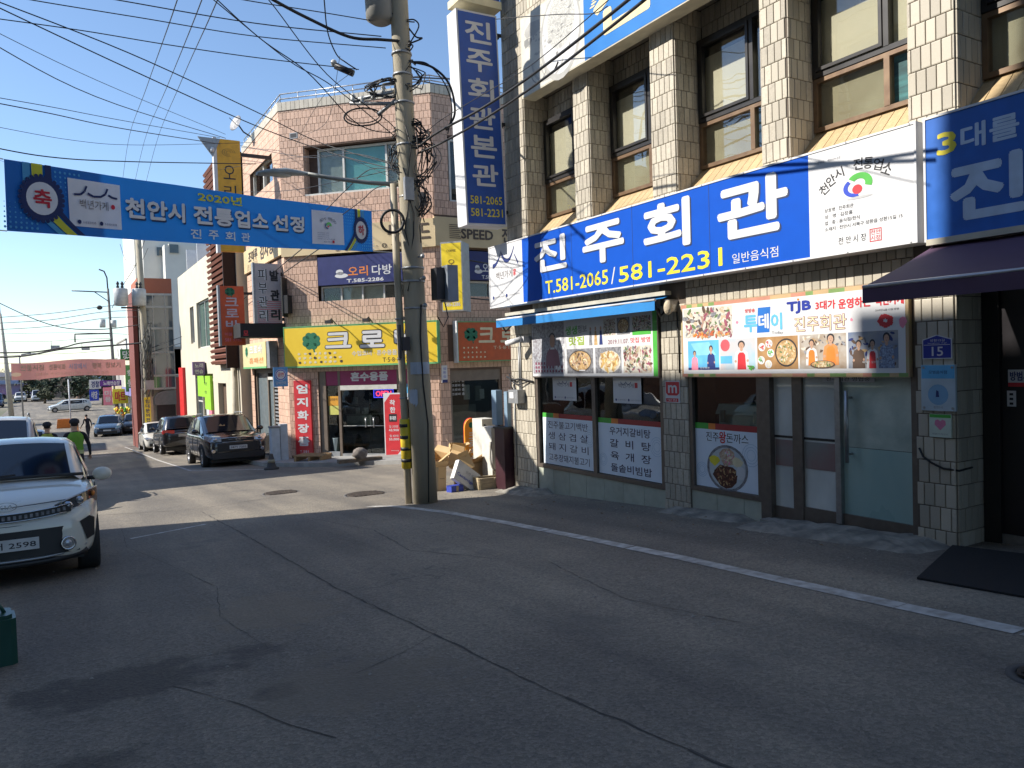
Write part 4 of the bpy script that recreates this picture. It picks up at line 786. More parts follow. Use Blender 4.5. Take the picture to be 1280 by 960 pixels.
# left facade (along the main street), frame CL s 0..5.3
w = MB().use(GROUT2)
def wl(a, b, z0, z1, y0=0, y1=.36): w.box(a, b, y0, y1, z0, z1)
wl(0, 5.3, 8.45, 9.4); wl(0, 1.1, 7.5, 8.45); wl(4.3, 5.3, 7.5, 8.45); wl(0, 5.3, 2.4, 7.5); wl(0, .5, -2.2, 2.4); wl(3.9, 5.3, -2.2, 2.4); wl(.5, 3.9, 1.5, 2.4)
subbuild(w, B, CL, 'wall')
tl = Tiles(B, BRK); tl.plane('y', 0, 0, 5.3, -1.5, 9.4, TW2, TH2, holes=[(1.1, 4.3, 7.5, 8.47), (0, 5.3, 5.0, 5.85), (.5, 3.9, -2, 1.5)], thk=.01, gap=.01); subtiles(tl, B, CL, limit=20)
# right facade
w = MB().use(GROUT2)
def wl(a, b, z0, z1, y0=0, y1=.36): w.box(a, b, y0, y1, z0, z1)
wl(0, 9.2, 8.2, 9.4); wl(0, .5, 6.3, 8.2); wl(1.9, 9.2, 6.3, 8.2); wl(0, 9.2, 4.9, 6.3); wl(0, .85, 3.4, 4.9); wl(2.8, 9.2, 3.4, 4.9); wl(0, 9.2, 1.3, 3.4); wl(0, .34, -2, 1.3); wl(2.1, 2.7, -2, 1.3); wl(6, 9.2, -2, 1.3); wl(.34, 6, -2, -.98)
subbuild(w, B, CR, 'wall')
tl = Tiles(B, BRK); tl.plane('y', 0, 0, 6, -1.0, 9.4, TW2, TH2, holes=[(.5, 1.9, 6.3, 8.2), (0, 9, 4.95, 5.8), (.85, 2.8, 3.42, 4.93), (.34, 2.1, -1, 1.3), (2.7, 6, -1, 1.3), (.3, 6, 1.5, 2.75)], thk=.01, gap=.01); subtiles(tl, B, CR, limit=70)
# coping and rail
COP = mat('white_coping_tile', (.55, .50, .41), .6, rnd=.08); BEIGE = mat('beige_sign_band', (.60, .47, .27), .6, (.54, .42, .24), 2, wear=.15)
for fr, a, b in ((CH, -.02, Lc+.02), (CL, 0, 5.32), (CR, -.02, 9.2)):
    n = int((b-a)/.15); mb = MB().use(COP); wd = (b-a)/n
    mb.use(GROUT2).box(a+.001, b-.001, .0, .20, 9.4, 9.65); mb.use(COP)
    for i in range(n): mb.box(a+i*wd+.006, a+(i+1)*wd-.006, -.03, .19, 9.405, 9.66)
    subbuild(mb, B, fr, 'coping', kind='stuff')
mb = MB().use(STEEL); P = [(6.3, 29.3), (6.3, 24.05), (9.75, 20.6), (15, 20.6)]
for z in (9.80, 9.95):
    for p, q in zip(P, P[1:]): mb.bar((*p, z), (*q, z), .018, 6)
for p, q in zip(P, P[1:]):
    n = int(math.dist(p, q)/.55)
    for i in range(n+1): t_ = i/n; x, y = p[0]+(q[0]-p[0])*t_, p[1]+(q[1]-p[1])*t_; mb.bar((x, y, 9.6), (x, y, 9.95), .013, 5)
subbuild(mb, B, WF, 'roof_rail')
# beige lettered band between first and second floor
bands = ((CH, -.04, Lc+.04, 4.94, 5.76), (CL, 0, 5.34, 5.02, 5.82), (CR, -.04, 7.2, 4.96, 5.81))
for fr, a, b, z0, z1 in bands:
    mb = MB().use(BEIGE); mb.box(a, b, -.10, -.012, z0, z1); subbuild(mb, B, fr, 'sign_band')
BRN = mat('dark_brown_letter', (.07, .045, .03), .5)
mb = MB(); text(mb, BRN, '종합', .5, 1.3, 5.3, 5.68, -.112, .03); text(mb, BRN, '정비', 1.6, 2.5, 5.3, 5.68, -.112, .03); text(mb, BRN, '무', 3.5, 3.86, 5.22, 5.66, -.112, .03); text(mb, BRN, '인', 4.0, 4.3, 5.2, 5.66, -.112, .03); text(mb, BRN, '드', 4.5, 4.84, 5.18, 5.64, -.112, .03); text(mb, BRN, '5 8 1 - 1 · 0 · 4 8', 1.8, 4.2, 5.0, 5.14, -.112, .01); subbuild(mb, B, CH, 'lettering')
mb = MB(); text(mb, BRN, 'SPEED', .80, 1.9, 5.2, 5.5, -.112, .05)
for k in range(8): mb.use(BRN).rect(.42, .42+.38-.03*(k % 3), 5.2+k*.055, 5.22+k*.055, -.112)
text(mb, BRN, '전자 수리', 2.2, 3.8, 5.15, 5.6, -.112, .03); subbuild(mb, B, CR, 'lettering')
mb = MB(); text(mb, BRN, '조마루', .8, 2.2, 5.3, 5.7, -.112, .03); text(mb, BRN, '감자탕', 2.6, 4.4, 5.2, 5.7, -.112, .03)
for k in range(5): text(mb, BRN, '정육 식당 예약 환영', .5+k*.02, 2.2, 5.06+k*.045, 5.09+k*.045, -.112, 0)
subbuild(mb, B, CL, 'lettering')
WFRM = mat('white_window_frame', (.62, .61, .56), .5); TEALB = mat('turquoise_blind', (.20, .52, .47), .7, (.17, .46, .42), 1.5); GLB = glass('upper_glass', (.85, .9, .9), .95, 0, .03)
# second-floor-up window on the chamfer
mb = MB().use(WFRM); frame(mb, 1.15, 3.86, 6.75, 8.18, .20, .3, .06); mb.box(1.98, 2.04, .20, .3, 6.81, 8.12); mb.box(3.38, 3.44, .20, .3, 6.81, 8.12); mb.box(.80, 3.86, .0, .19, 6.72, 6.80); wb = subbuild(mb, B, CH, 'window')
mb = MB().use(mat('grey_blind', (.42, .40, .33), .8)).box(1.2, 1.98, .31, .33, 6.8, 8.12); mb.use(TEALB).box(2.04, 3.38, .31, .33, 6.8, 8.12); mb.use(mat('grey_blind', (.42, .40, .33))).box(3.44, 3.84, .31, .33, 6.8, 8.12); subbuild(mb, B, CH, 'blind', parent=wb)
for a, b in ((1.21, 1.98), (2.04, 3.38), (3.44, 3.80)): subbuild(MB().use(GLB).box(a, b, .25, .255, 6.81, 8.12), B, CH, 'pane', parent=wb)
subbuild(MB().use(GALV).box(.36, .62, -.02, .0, 8.53, 8.70).use(BLACK).rect(.38, .60, 8.55, 8.68, -.021), B, CH, 'vent')
# cafe window below the band
mb = MB().use(WFRM); frame(mb, 1.15, 3.92, 3.42, 3.98, .12, .22, .05)
for x in (1.80, 2.50, 3.2): mb.box(x, x+.05, .12, .22, 3.47, 3.93)
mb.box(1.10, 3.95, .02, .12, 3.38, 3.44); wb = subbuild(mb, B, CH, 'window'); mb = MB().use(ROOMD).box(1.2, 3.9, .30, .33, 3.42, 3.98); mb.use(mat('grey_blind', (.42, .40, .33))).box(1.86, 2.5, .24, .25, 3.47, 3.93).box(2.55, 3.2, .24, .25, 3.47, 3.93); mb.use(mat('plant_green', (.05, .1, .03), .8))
for i in range(14): mb.ell((1.3+random.random()*.4, .27, 3.52+random.random()*.2), (.05, .02, .06), 6, 4)
subbuild(mb, B, CH, 'blind', parent=wb)
for a, b in ((1.2, 1.8), (1.85, 2.5), (2.55, 3.2), (3.25, 3.87)): subbuild(MB().use(GLB).box(a, b, .17, .175, 3.47, 3.93), B, CH, 'pane', parent=wb)
for fr, a, b, nm in ((CH, 1.15, 3.9, 'a'), (CR, .9, 2.75, 'b')):
    S = T('shop_sign', 'dark blue duck cafe signboard above the tiled middle window of the corner building' if nm == 'a' else 'dark blue cafe signboard on the shaded side street face', 'sign', fr, ((a+b)/2, -.02, 4.0)); mb = MB().use(mat('cafe_navy', (.012, .02, .13), .5)); mb.box(a, b, -.05, .10, 4.0, 4.86); mb.build('board', S)
    mb = MB(); k = 1 if nm == 'a' else .62; text(mb, ORANGEP if nm == 'a' else WHITE, '오리', a+1.0*k, a+1.65*k, 4.22, 4.52, -.053, .02); text(mb, WHITE, '다방', a+1.78*k, a+2.42*k, 4.22, 4.52, -.053, .02); text(mb, WHITE, 'T.585-2286', a+.95*k, a+2.15*k, 4.04, 4.15, -.053, .05); mb.use(WHITE).disc(a+.78*k, 4.26, .22*k, .07, -.053, 14).disc(a+.72*k, 4.38, .12*k, .07, -.053, 12); mb.use(GREYP).disc(a+.75*k, 4.33, .12*k, .05, -.0535, 10); mb.build('lettering', S)
mb = MB().use(WFRM); frame(mb, .9, 2.75, 3.42, 3.98, .1, .2, .06); mb.box(1.8, 1.86, .1, .2, 3.48, 3.92); wb = subbuild(mb, B, CR, 'window'); subbuild(MB().use(GLB).box(.96, 2.69, .15, .155, 3.48, 3.92), B, CR, 'pane', parent=wb)
mb = MB().use(WFRM); frame(mb, .55, 1.85, 6.3, 8.15, .05, .15, .06); mb.box(1.18, 1.23, .05, .15, 6.36, 8.1); wb = subbuild(mb, B, CR, 'window'); subbuild(MB().use(GLB).box(.61, 1.79, .1, .105, 6.36, 8.1), B, CR, 'pane', parent=wb); subbuild(MB().use(ROOMD).box(.5, 1.9, .3, .34, 6.3, 8.2), B, CR, 'blind', parent=wb)
mb = MB().use(WFRM); frame(mb, 1.12, 4.28, 7.52, 8.45, .1, .2, .06); mb.box(2.6, 2.7, .1, .2, 7.55, 8.4); wb = subbuild(mb, B, CL, 'window'); subbuild(MB().use(GLB).box(1.18, 4.2, .15, .155, 7.56, 8.4), B, CL, 'pane', parent=wb)
# shop front on the chamfer
FRB = mat('brown_shop_frame', (.20, .155, .12), .5, metal=.2); MAG = mat('magenta_fascia', (.32, .03, .12), .5, (.27, .02, .09), 3)
mb = MB().use(FRB); mb.box(1.0, 1.22, .04, .2, -1.3, 1.42); mb.box(1.62, 1.70, .05, .18, -1.3, 1.42); mb.box(3.56, 3.63, .05, .18, -1.3, 1.42); mb.box(4.0, 4.05, .05, .2, -1.3, 1.42); mb.use(WFRM).box(1.70, 3.56, .03, .16, .80, .94); mb.use(GALV).box(1.22, 1.62, .04, .18, -1.3, -1.08); mb.box(1.70, 3.56, .05, .17, -1.3, -1.14); mb.box(3.63, 4.0, .05, .17, -1.3, -1.10); sf = subbuild(mb, B, CH, 'shop_front')
mb = MB().use(MAG); mb.box(1.22, 1.62, .07, .15, .95, 1.42); mb.box(1.70, 3.56, .06, .15, .945, 1.42); mb.box(3.63, 4.0, .06, .15, .95, 1.42); text(mb, WHITE, '혼수용품', 2.05, 3.28, 1.06, 1.34, .055, .06); subbuild(mb, B, CH, 'fascia', parent=sf)
for a, b in ((1.22, 1.62), (1.70, 2.62), (2.64, 3.56), (3.63, 4.0)): subbuild(MB().use(GLG).box(a, b, .10, .105, -1.12, .94 if a < 1.6 or a > 3.6 else .8), B, CH, 'pane', parent=sf)
mb = MB().use(STEEL)
for x in (2.5, 2.76): mb.bar((x, .05, -.35), (x, .05, -.05), .018, 6)
mb.bar((1.75, .07, -.3), (3.5, .07, -.3), .014, 6); subbuild(mb, B, CH, 'handle', parent=sf)
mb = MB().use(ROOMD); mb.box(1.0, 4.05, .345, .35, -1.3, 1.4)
mb.use(mat('shop_wall', (.05, .05, .05), .9)); random.seed(5)
for i in range(22): mb.use(random.choice([GREYP, mat('shop_goods', (.22, .22, .2), .8), mat('shop_goods_b', (.10, .12, .13), .8)])); a = random.uniform(1.25, 3.9); z = random.choice([.05, .35, -.2]); mb.box(a, a+random.uniform(.05, .16), .31, .34, z, z+random.uniform(.08, .22))
mb.use(mat('shelf_line', (.3, .3, .28), .7)); mb.box(1.7, 3.5, .31, .34, .03, .045); mb.box(1.75, 2.6, .3, .34, -.32, .0)
subbuild(mb, B, CH, 'shop_interior')
mb = MB().use(mat('neon_blue_board', (.01, .01, .3), .4)).box(2.78, 3.44, .07, .09, .54, .80); text(mb, mat('neon_red', (.8, .02, .05), .4, emit=((1, .05, .1), 1.2)), 'OPEN', 2.86, 3.36, .59, .75, .065, .02); mb.use(mat('neon_blue', (.05, .05, .8), .4, emit=((.1, .1, 1), .8)))
frame(mb, 2.79, 3.43, .55, .79, .06, .068, .012); t = T('open_sign', 'red neon OPEN sign with blue rim in the corner shop door', 'sign', CH, (3.1, .08, .54)); mb.build('panel', t)
t = T('notice', 'orange over yellow notice in the narrow left pane of the corner shop', 'notice', CH, (1.43, .08, .0)); mb = MB().use(mat('notice_orange', (.75, .35, .03), .6)).box(1.27, 1.60, .085, .095, .33, .62).use(mat('notice_yellow', (.65, .62, .15), .6)).box(1.29, 1.61, .083, .093, .05, .325); text(mb, BRN, '임대문의', 1.3, 1.57, .48, .56, .080, 0); mb.build('sheet', t)
t = T('notice', 'round light blue sticker sign on the corner shop glass next to the pole', 'notice', CH, (3.82, .08, .6)); mb = MB().use(SKYP).disc(3.8, .78, .17, .2, .09, 18); mb.use(WHITE).box(3.66, 3.98, .088, .094, .48, .66); text(mb, SKYP, 'AQUA', 3.68, 3.96, .52, .62, .086, .02); mb.build('sheet', t)
t = T('bucket', 'pale blue bucket behind the left glass of the corner shop', 'bucket', CH, (1.45, .22, -1.1)); MB().use(mat('bucket_blue', (.45, .55, .58), .5)).lathe((1.44, .20, -1.1), [(.10, 0), (.13, .42), (.14, .43)], n=14).build('pail', t); MB().use(STEEL).tube([(1.31, .2, -.68), (1.38, .14, -.85), (1.5, .14, -.85), (1.57, .2, -.68)], .006, 5).build('handle', t)
# side shop front (shaded street face)
mb = MB().use(FRB); frame(mb, .34, 2.1, -.98, 1.3, .05, .15, .07); mb.box(.34, 2.1, .04, .12, .98, 1.3); wb = subbuild(mb, B, CR, 'shop_window'); subbuild(MB().use(GLG).box(.41, 2.03, .1, .105, -.9, .98), B, CR, 'pane', parent=wb)
mb = MB().use(ROOMD).box(.3, 2.2, .30, .34, -1, 1.3); mb.use(mat('shop_goods', (.22, .22, .2), .8)); mb.box(.5, 1.3, .25, .29, -.75, .25); mb.box(1.3, 1.5, .25, .29, .35, .8); mb.use(WHITE).box(.9, 1.1, .24, .28, .4, .85).box(1.45, 1.6, .24, .28, .4, .7); mb.use(GREYP)
for k in range(4): text(mb, WHITE, '크로바 홈', .42, .85, .55+k*.13, .63+k*.13, .09, 0)
subbuild(mb, B, CR, 'shop_interior'); mb = MB().use(FRB); frame(mb, 2.7, 6, -.98, 1.3, .05, .15, .07); wb = subbuild(mb, B, CR, 'shop_window'); subbuild(MB().use(GLG).box(2.77, 5.93, .1, .105, -.9, 1.23), B, CR, 'pane', parent=wb)
# side door on the main street face
mb = MB().use(FRB); frame(mb, .5, 3.9, -2, 1.5, .06, .2, .12); mb.box(2.2, 2.32, .06, .2, -2, 1.4); mb.box(3.0, 3.1, .06, .2, -2, 1.4); mb.use(WFRM).box(2.32, 3.0, .05, .12, 1.15, 1.25); wb = subbuild(mb, B, CL, 'side_entrance'); subbuild(MB().use(mat('side_glass', (.16, .2, .22), .15)).box(.62, 2.2, .12, .13, -1.9, 1.4).box(2.32, 3.0, .12, .13, -1.9, 1.15), B, CL, 'pane', parent=wb)
mb = MB().use(GALV)
for k in range(24): mb.box(3.12, 3.78, .07, .10, -1.4+k*.12, -1.34+k*.12)
subbuild(mb, B, CL, 'shutter_slats', kind='stuff')
# building signs
S = signbox('shop_sign', 'yellow signboard with green clover and white letters over the corner shop', .02, 5.0, 1.52, 2.78, -.25, -.02, mat('clover_yellow', (.80, .56, .03), .5, (.74, .50, .02), 2), CH, edge=mat('sign_green_edge', (.16, .45, .18), .5))
MB().use(mat('clover_yellow', (.80, .56, .03))).rect(.038, 4.982, 1.57, 2.73, -.253).use(mat('sign_green_edge', (.16, .45, .18))).rect(.038, 4.982, 1.538, 1.57, -.253).rect(.038, 4.982, 2.73, 2.762, -.253).build('yellow_panel', S)
def clover(mb, x, z, r, y):
    mb.use(mat('clover_green', (.01, .16, .08), .5))
    for k in range(4):
        a = PI/4+k*PI/2
        for d in (-.38, .38): mb.disc(x+r*.58*math.cos(a+d), z+r*.5*math.sin(a+d), r*.34, r*.30, y-.0003*k, 12)
    mb.disc(x, z, r*.4, r*.36, y-.0002, 12); mb.poly([(x-.02*r, y, z), (x+.1*r, y, z), (x+.35*r, y, z-r), (x+.2*r, y, z-r)])
mb = MB(); clover(mb, .95, 2.32, .34, -.256); mb.build('clover', S)
mb = MB(); lets = (('크', 1.42, 2.26, 2.08, 2.55), ('로', 2.55, 3.34, 2.06, 2.56), ('바', 3.66, 4.55, 2.04, 2.58))
for ch, a, b, z0, z1 in lets: text(mb, BLACK, ch, a-.03, b+.03, z0-.03, z1+.03, -.256, .10); text(mb, WHITE, ch, a, b, z0, z1, -.259, .055)
for i in range(26): mb.use(CREAMP if i % 4 else BRN); mb.blob(.55+(i % 9)*.17+random.uniform(-.03, .03), 1.68+(i//9)*.13, .05, .04, -.257, 7, .3)
text(mb, WHITE, '수입코너 · 혼수용품 · 침구', 2.28, 4.2, 1.82, 1.98, -.257, .02); text(mb, BRN, 'T·5·8·1·9·7·8·2', 3.26, 4.35, 1.62, 1.75, -.257, .01); mb.build('lettering', S)
mb = MB().use(DARKM)
for x in (1.7, 2.9, 4.1): mb.tube([(x, -.05, 2.80), (x+.05, -.45, 2.95), (x+.07, -.62, 2.88)], .018, 6); mb.box(x-.03, x+.17, -.72, -.58, 2.80, 2.9)
mb.build('spot_lamp', S)
S = signbox('shop_sign', 'orange red clover signboard on the shaded side street face', .50, 4.6, 1.54, 2.74, -.25, -.02, mat('sign_orange', (.55, .10, .02), .5), CR, edge=mat('sign_green_edge', (.16, .45, .18))); MB().use(mat('sign_orange', (.55, .10, .02))).rect(.518, 4.58, 1.57, 2.71, -.253).build('orange_panel', S); mb = MB(); MB().use(WHITE).box(.47, .50, -.27, -.02, 1.52, 2.76).build('end_cap', S); clover(mb, .95, 2.35, .26, -.256); mb.build('clover', S)
mb = MB()
for ch, a in (('크', 1.20), ('로', 1.95), ('바', 2.7)): text(mb, CREAMP, ch, a, a+.55, 2.10, 2.56, -.257, .04)
for i in range(16): mb.use(CREAMP); mb.blob(.7+(i % 6)*.14, 1.68+(i//6)*.14, .03, .03, -.257, 6, .3)
text(mb, CREAMP, 'T·5·8·1·9·7', 1.7, 2.6, 1.9, 2.0, -.257, 0); mb.build('lettering', S)
S = T('vertical_sign', 'red vertical banner sign with white letters on the tiled pillar left of the corner shop', 'sign', CH, (.5, -.05, -1.18)); MB().use(RED).box(.20, .76, -.09, -.012, -1.16, 1.13).build('board', S); mb = MB(); tstack(mb, WHITE, '엄지화장품', .29, .67, -.95, 1.07, -.094, .06, .3); text(mb, WHITE, 'T.581', .33, .63, -1.1, -1.02, -.094, 0); mb.build('lettering', S)
S = T('advert_stand', 'tall red and white advert panel standing at the right edge of the corner shop door', 'sign', CH, (3.57, -.35, -1.22)); mb = MB().use(WHITE).box(3.30, 3.87, -.40, -.37, -1.18, .70); mb.use(RED).poly([(3.33, -.4005, -1.16), (3.66, -.4005, -1.16), (3.84, -.4005, -.95), (3.84, -.4005, .66), (3.52, -.4005, .66), (3.33, -.4005, .42)]); mb.build('board', S)
mb = MB(); tstack(mb, WHITE, '착한', 3.50, 3.67, .10, .52, -.403, .04, .2); mb.use(BLACK).rect(3.46, 3.71, -.15, .08, -.402); text(mb, WHITE, '휴대폰', 3.48, 3.69, -.10, .02, -.404, .03); text(mb, WHITE, '월 3만원', 3.46, 3.74, -.33, -.25, -.403, .01); text(mb, WHITE, '43,900', 3.44, 3.76, -.44, -.36, -.403, .03); text(mb, WHITE, '월 4만원', 3.46, 3.74, -.6, -.53, -.403, .01); text(mb, WHITE, '55,000', 3.44, 3.76, -.71, -.63, -.403, .03); text(mb, WHITE, 'Samsung', 3.50, 3.74, -1.02, -.98, -.403, 0); mb.build('lettering', S); MB().use(DARKM).bar((3.4, -.36, -1.28), (3.4, -.2, -.4), .012, 5).bar((3.78, -.36, -1.28), (3.78, -.2, -.4), .012, 5).build('leg', S)
S = T('vertical_sign', 'yellow vertical duck cafe sign projecting at the corner right of the pole', 'sign', WF, (8.46, 17.53, 2.82), rz=-45)
MB().use(GALV).box(-.02, .54, .0, .62, .0, 1.74).build('sign_box', S); MB().use(mat('duck_yellow', (.82, .62, .02), .5)).rect(0, .52, .03, 1.70, -.003).build('face', S)
mb = MB(); tstack(mb, mat('brown_outline', (.2, .12, .02), .5), '오리다방', .16, .36, .42, 1.32, -.007, .012, .2); text(mb, WHITE, '585-2286', .06, .46, .12, .22, -.007, .02); text(mb, BRN, 'COFFEE', .14, .38, 1.48, 1.54, -.007, 0); mb.build('lettering', S); MB().use(DARKM).bar((.2, .6, .4), (1.0, 3.2, .4), .02, 5).bar((.2, .6, 1.4), (1.0, 3.2, 1.4), .02, 5).build('bracket', S)
S = T('vertical_sign', 'grey and pink vertical foot care sign with two columns of letters', 'sign', WF, (5.75, 24.2, 2.75)); MB().use(mat('pink_grey_print', (.36, .35, .36), .5, (.5, .45, .45), 1.5)).box(5.36, 6.14, 24.2, 24.36, 2.74, 4.76).use(GALV).box(5.30, 5.36, 24.19, 24.38, 2.72, 4.78).build('sign_box', S); mb = MB()
for k in range(14): mb.use(mat('pink_stripe', (.55, .18, .22), .5)).rect(5.40, 6.12, 2.80+k*.06, 2.825+k*.06, 24.197)
mb.use(mat('maroon_print', (.22, .05, .09))).rect(5.40, 6.12, 2.78, 2.9, 24.1955); text(mb, CREAMP, '041-581-8575', 5.45, 6.08, 2.80, 2.87, 24.193, .01)
for i, (c, d) in enumerate(zip('피부관리', '발 관리')):
    zt = 4.6-i*.42; text(mb, WHITE, c, 5.44, 5.72, zt-.36, zt, 24.194, .09); text(mb, BLACK, c, 5.45, 5.71, zt-.35, zt-.01, 24.190, .01)
for c, z in (('발', 4.22), ('관', 3.62), ('리', 3.02)): text(mb, BLACK, c, 5.80, 6.08, z, z+.34, 24.192, .05)
mb.build('lettering', S); MB().use(DARKM).box(6.14, 6.22, 24.22, 24.3, 3.0, 3.1).box(6.14, 6.22, 24.22, 24.3, 4.4, 4.5).build('bracket', S)
S = T('wall_box', 'dark grey box mounted beside the foot care sign on the corner pillar', 'box', CH, (.1, -.05, 3.2)); MB().use(DARKM).box(.05, .22, -.28, -.012, 3.2, 3.75).build('case', S); MB().use(mat('black_slat', (.02, .02, .02), .6)).box(.02, .06, -.3, -.012, 3.1, 4.3).build('side_strip', S)
S = T('vertical_sign', 'orange red vertical clover sign with stacked letters hung on the louvred block', 'sign', WF, (4.7, 24.6, 2.2)); MB().use(mat('orange_red_print', (.60, .10, .03), .5)).box(4.52, 5.24, 25.3, 25.48, 2.3, 4.16).use(GALV).box(4.46, 4.52, 25.29, 25.5, 2.28, 4.18).build('sign_box', S); mb = MB(); clover(mb, 4.82, 3.98, .17, 25.296); tstack(mb, mat('pale_violet_letter', (.55, .5, .58), .5), '크로바', 4.66, 5.06, 2.78, 3.84, 25.294, .04, .25); text(mb, PINKP, '이불 커튼', 4.62, 5.12, 2.6, 2.7, 25.294, .01); text(mb, PINKP, '581 9782', 4.62, 5.12, 2.42, 2.52, 25.294, .01); mb.build('lettering', S); MB().use(DARKM).box(5.24, 5.9, 25.35, 25.42, 2.6, 2.68).box(5.24, 5.9, 25.35, 25.42, 3.9, 3.98).build('bracket', S)
S = T('vertical_sign', 'tall amber vertical duck sign rising behind the blue street banner', 'sign', WF, (4.9, 24.8, 5)); MB().use(mat('amber_print', (.75, .40, .03), .5)).box(4.55, 5.25, 25, 25.2, 5.2, 8.65).use(WHITE).box(4.45, 4.55, 24.99, 25.22, 5.15, 8.68).build('sign_box', S); mb = MB(); tstack(mb, BLACK, '오리다방', 4.72, 5.08, 5.5, 7.95, 24.995, .01, .3)
for r in (.08, .14, .2): mb.use(BRN).ring(4.9, 8.25, r-.01, r, 24.994, 0, 5, 12, .6)
mb.build('lettering', S); MB().use(DARKM).box(5.25, 6.22, 25.05, 25.15, 5.6, 5.7).box(5.25, 6.22, 25.05, 25.15, 8.2, 8.3).build('bracket', S)
S = T('wire_bracket', 'small triangular steel bracket beside the amber sign where wires end', 'bracket', WF, (4.4, 24.9, 8)); MB().use(GALV).prism([(4.0, 24.9, 8.62), (4.65, 24.9, 8.62), (4.42, 24.9, 8.05)], (0, .05, 0)).build('plate', S); MB().use(WHITE).ell((4.4, 24.85, 8.25), (.06, .06, .08)).build('insulator', S)
S = T('satellite_dish', 'grey satellite dish on the roof edge of the corner building', 'dish', WF, (5.6, 27.8, 9.6)); mb = MB().use(GREYP); mb.lathe((5.75, 27.6, 9.95), [(.02, 0), (.16, .03), (.28, .09), (.29, .10), (.16, .04), (.02, .01)], axis=(-.8, -.35, .3), n=18, caps=False); mb.build('reflector', S); MB().use(DARKM).tube([(5.78, 27.6, 9.93), (5.95, 27.7, 9.75), (6.3, 27.8, 9.6)], .025, 6).bar((5.75, 27.6, 9.9), (5.45, 27.45, 10.1), .012, 5).build('arm', S)
# small clover sign + black awning box on the main street face
S = T('shop_sign', 'small faded yellow clover signboard under the black box on the street face', 'sign', CL, (2, -.3, 1.6)); MB().use(mat('faded_yellow', (.62, .50, .22), .6, (.5, .5, .3), 1)).box(.15, 3.7, -.30, -.05, 1.60, 2.42).use(mat('sign_green_edge', (.16, .45, .18))).box(.15, 3.7, -.305, -.05, 1.55, 1.61).use(GALV).box(3.7, 4.1, -.28, -.03, 1.55, 2.42).build('sign_box', S); mb = MB(); clover(mb, .8, 2.15, .22, -.306); text(mb, WHITE, '크로바', 1.3, 3.2, 2.05, 2.35, -.308, .05); text(mb, ORANGEP, '홈패션', 1.2, 3.3, 1.72, 1.92, -.308, .01); mb.build('lettering', S)
S = T('awning_box', 'plain black box awning with a small red mark over the side shop', 'awning', WF, (5.6, 24.5, 2.5)); MB().use(mat('matt_black_panel', (.012, .012, .014), .7)).box(4.85, 6.2, 24.1, 25.2, 2.50, 2.92).build('body', S); mb = MB(); text(mb, RED, '모', 4.93, 5.08, 2.55, 2.7, 24.095, .05); mb.build('lettering', S)
S = T('street_sign', 'small square blue and white sign with a round emblem by the side shop', 'sign', WF, (5.75, 23.2, 1.0)); mb = MB().use(mat('sign_sky', (.12, .32, .62), .5)).box(5.56, 5.98, 23.2, 23.23, .98, 1.56); mb.use(WHITE).disc(5.77, 1.33, .17, .17, 23.197, 20); mb.use(mat('emblem_blue', (.02, .06, .5))).ring(5.77, 1.33, .13, .155, 23.196, 0, 2*PI, 20); text(mb, RED, '금연', 5.68, 5.86, 1.28, 1.40, 23.195, .02); text(mb, WHITE, '담배판매', 5.62, 5.92, 1.04, 1.14, 23.196, .01); mb.build('plate', S); MB().use(GALV).bar((5.98, 23.22, 1.3), (6.22, 24.0, 1.3), .015, 5).build('bracket', S)
S = T('wall_sign', 'narrow white sign on the shaded corner tiles right of the pole', 'sign', CR, (.1, -.05, 1.0)); MB().use(WHITE).box(.05, .23, -.05, -.012, .95, 1.46).use(NAVY).rect(.05, .23, .95, 1.04, -.051).build('plate', S); mb = MB(); tstack(mb, mat('emblem_blue', (.02, .06, .5)), '성환읍', .09, .19, 1.08, 1.42, -.053, 0, .3); mb.build('lettering', S)
t = T('floodlight', 'black floodlight on a bracket at the corner of the tiled building', 'lamp', CH, (4.6, -.5, 6.2)); t.off = Vector((0, 0, 0)); t.o.location = CH.M @ Vector((0, 0, 0)); MB().use(mat('lamp_black', (.015, .015, .016), .4)).box(4.35, 4.85, -.6, -.35, 6.05, 6.42).build('housing', t); MB().use(DARKM).bar((4.6, -.35, 6.2), (4.6, 0, 6.1), .02, 5).build('arm', t)
# things on the corner pavement
def gp(x, y, h=0): return (x, y, gz(y)+h)
t = T('stone_block', 'rough grey stone lump on a plank on the pavement before the corner shop', 'stone', WF, gp(6.85, 19.7, .11)); random.seed(3); ST = mat('rough_stone', (.24, .21, .18), .95, (.12, .1, .09), 9, bump=.8, bscale=12)
def rock(mb, c, r, n=10, m_=7, j=.2):
    b = len(mb.v)
    for i in range(m_+1):
        for k in range(n):
            a = 2*PI*k/n; rr = max(.02, math.sin(PI*i/m_))*random.uniform(1-j, 1+j); mb.v.append((c[0]+r[0]*rr*math.cos(a), c[1]+r[1]*rr*math.sin(a), c[2]-r[2]*math.cos(PI*i/m_)))
    mb.smooth = True
    for i in range(m_):
        for k in range(n): mb.face((b+i*n+k, b+i*n+(k+1) % n, b+(i+1)*n+(k+1) % n, b+(i+1)*n+k))
    mb.smooth = False
mb = MB().use(ST); rock(mb, gp(6.9, 19.7, .32), (.2, .17, .17)); mb.build('stone', t); mb = MB().use(mat('old_timber', (.22, .17, .12), .9, (.12, .09, .06), 8, bump=.5, stretch=(1, 6, 6))); mb.box(6.3, 7.5, 19.6, 19.8, gz(19.7)+.11, gz(19.7)+.20); mb.build('plank', t)
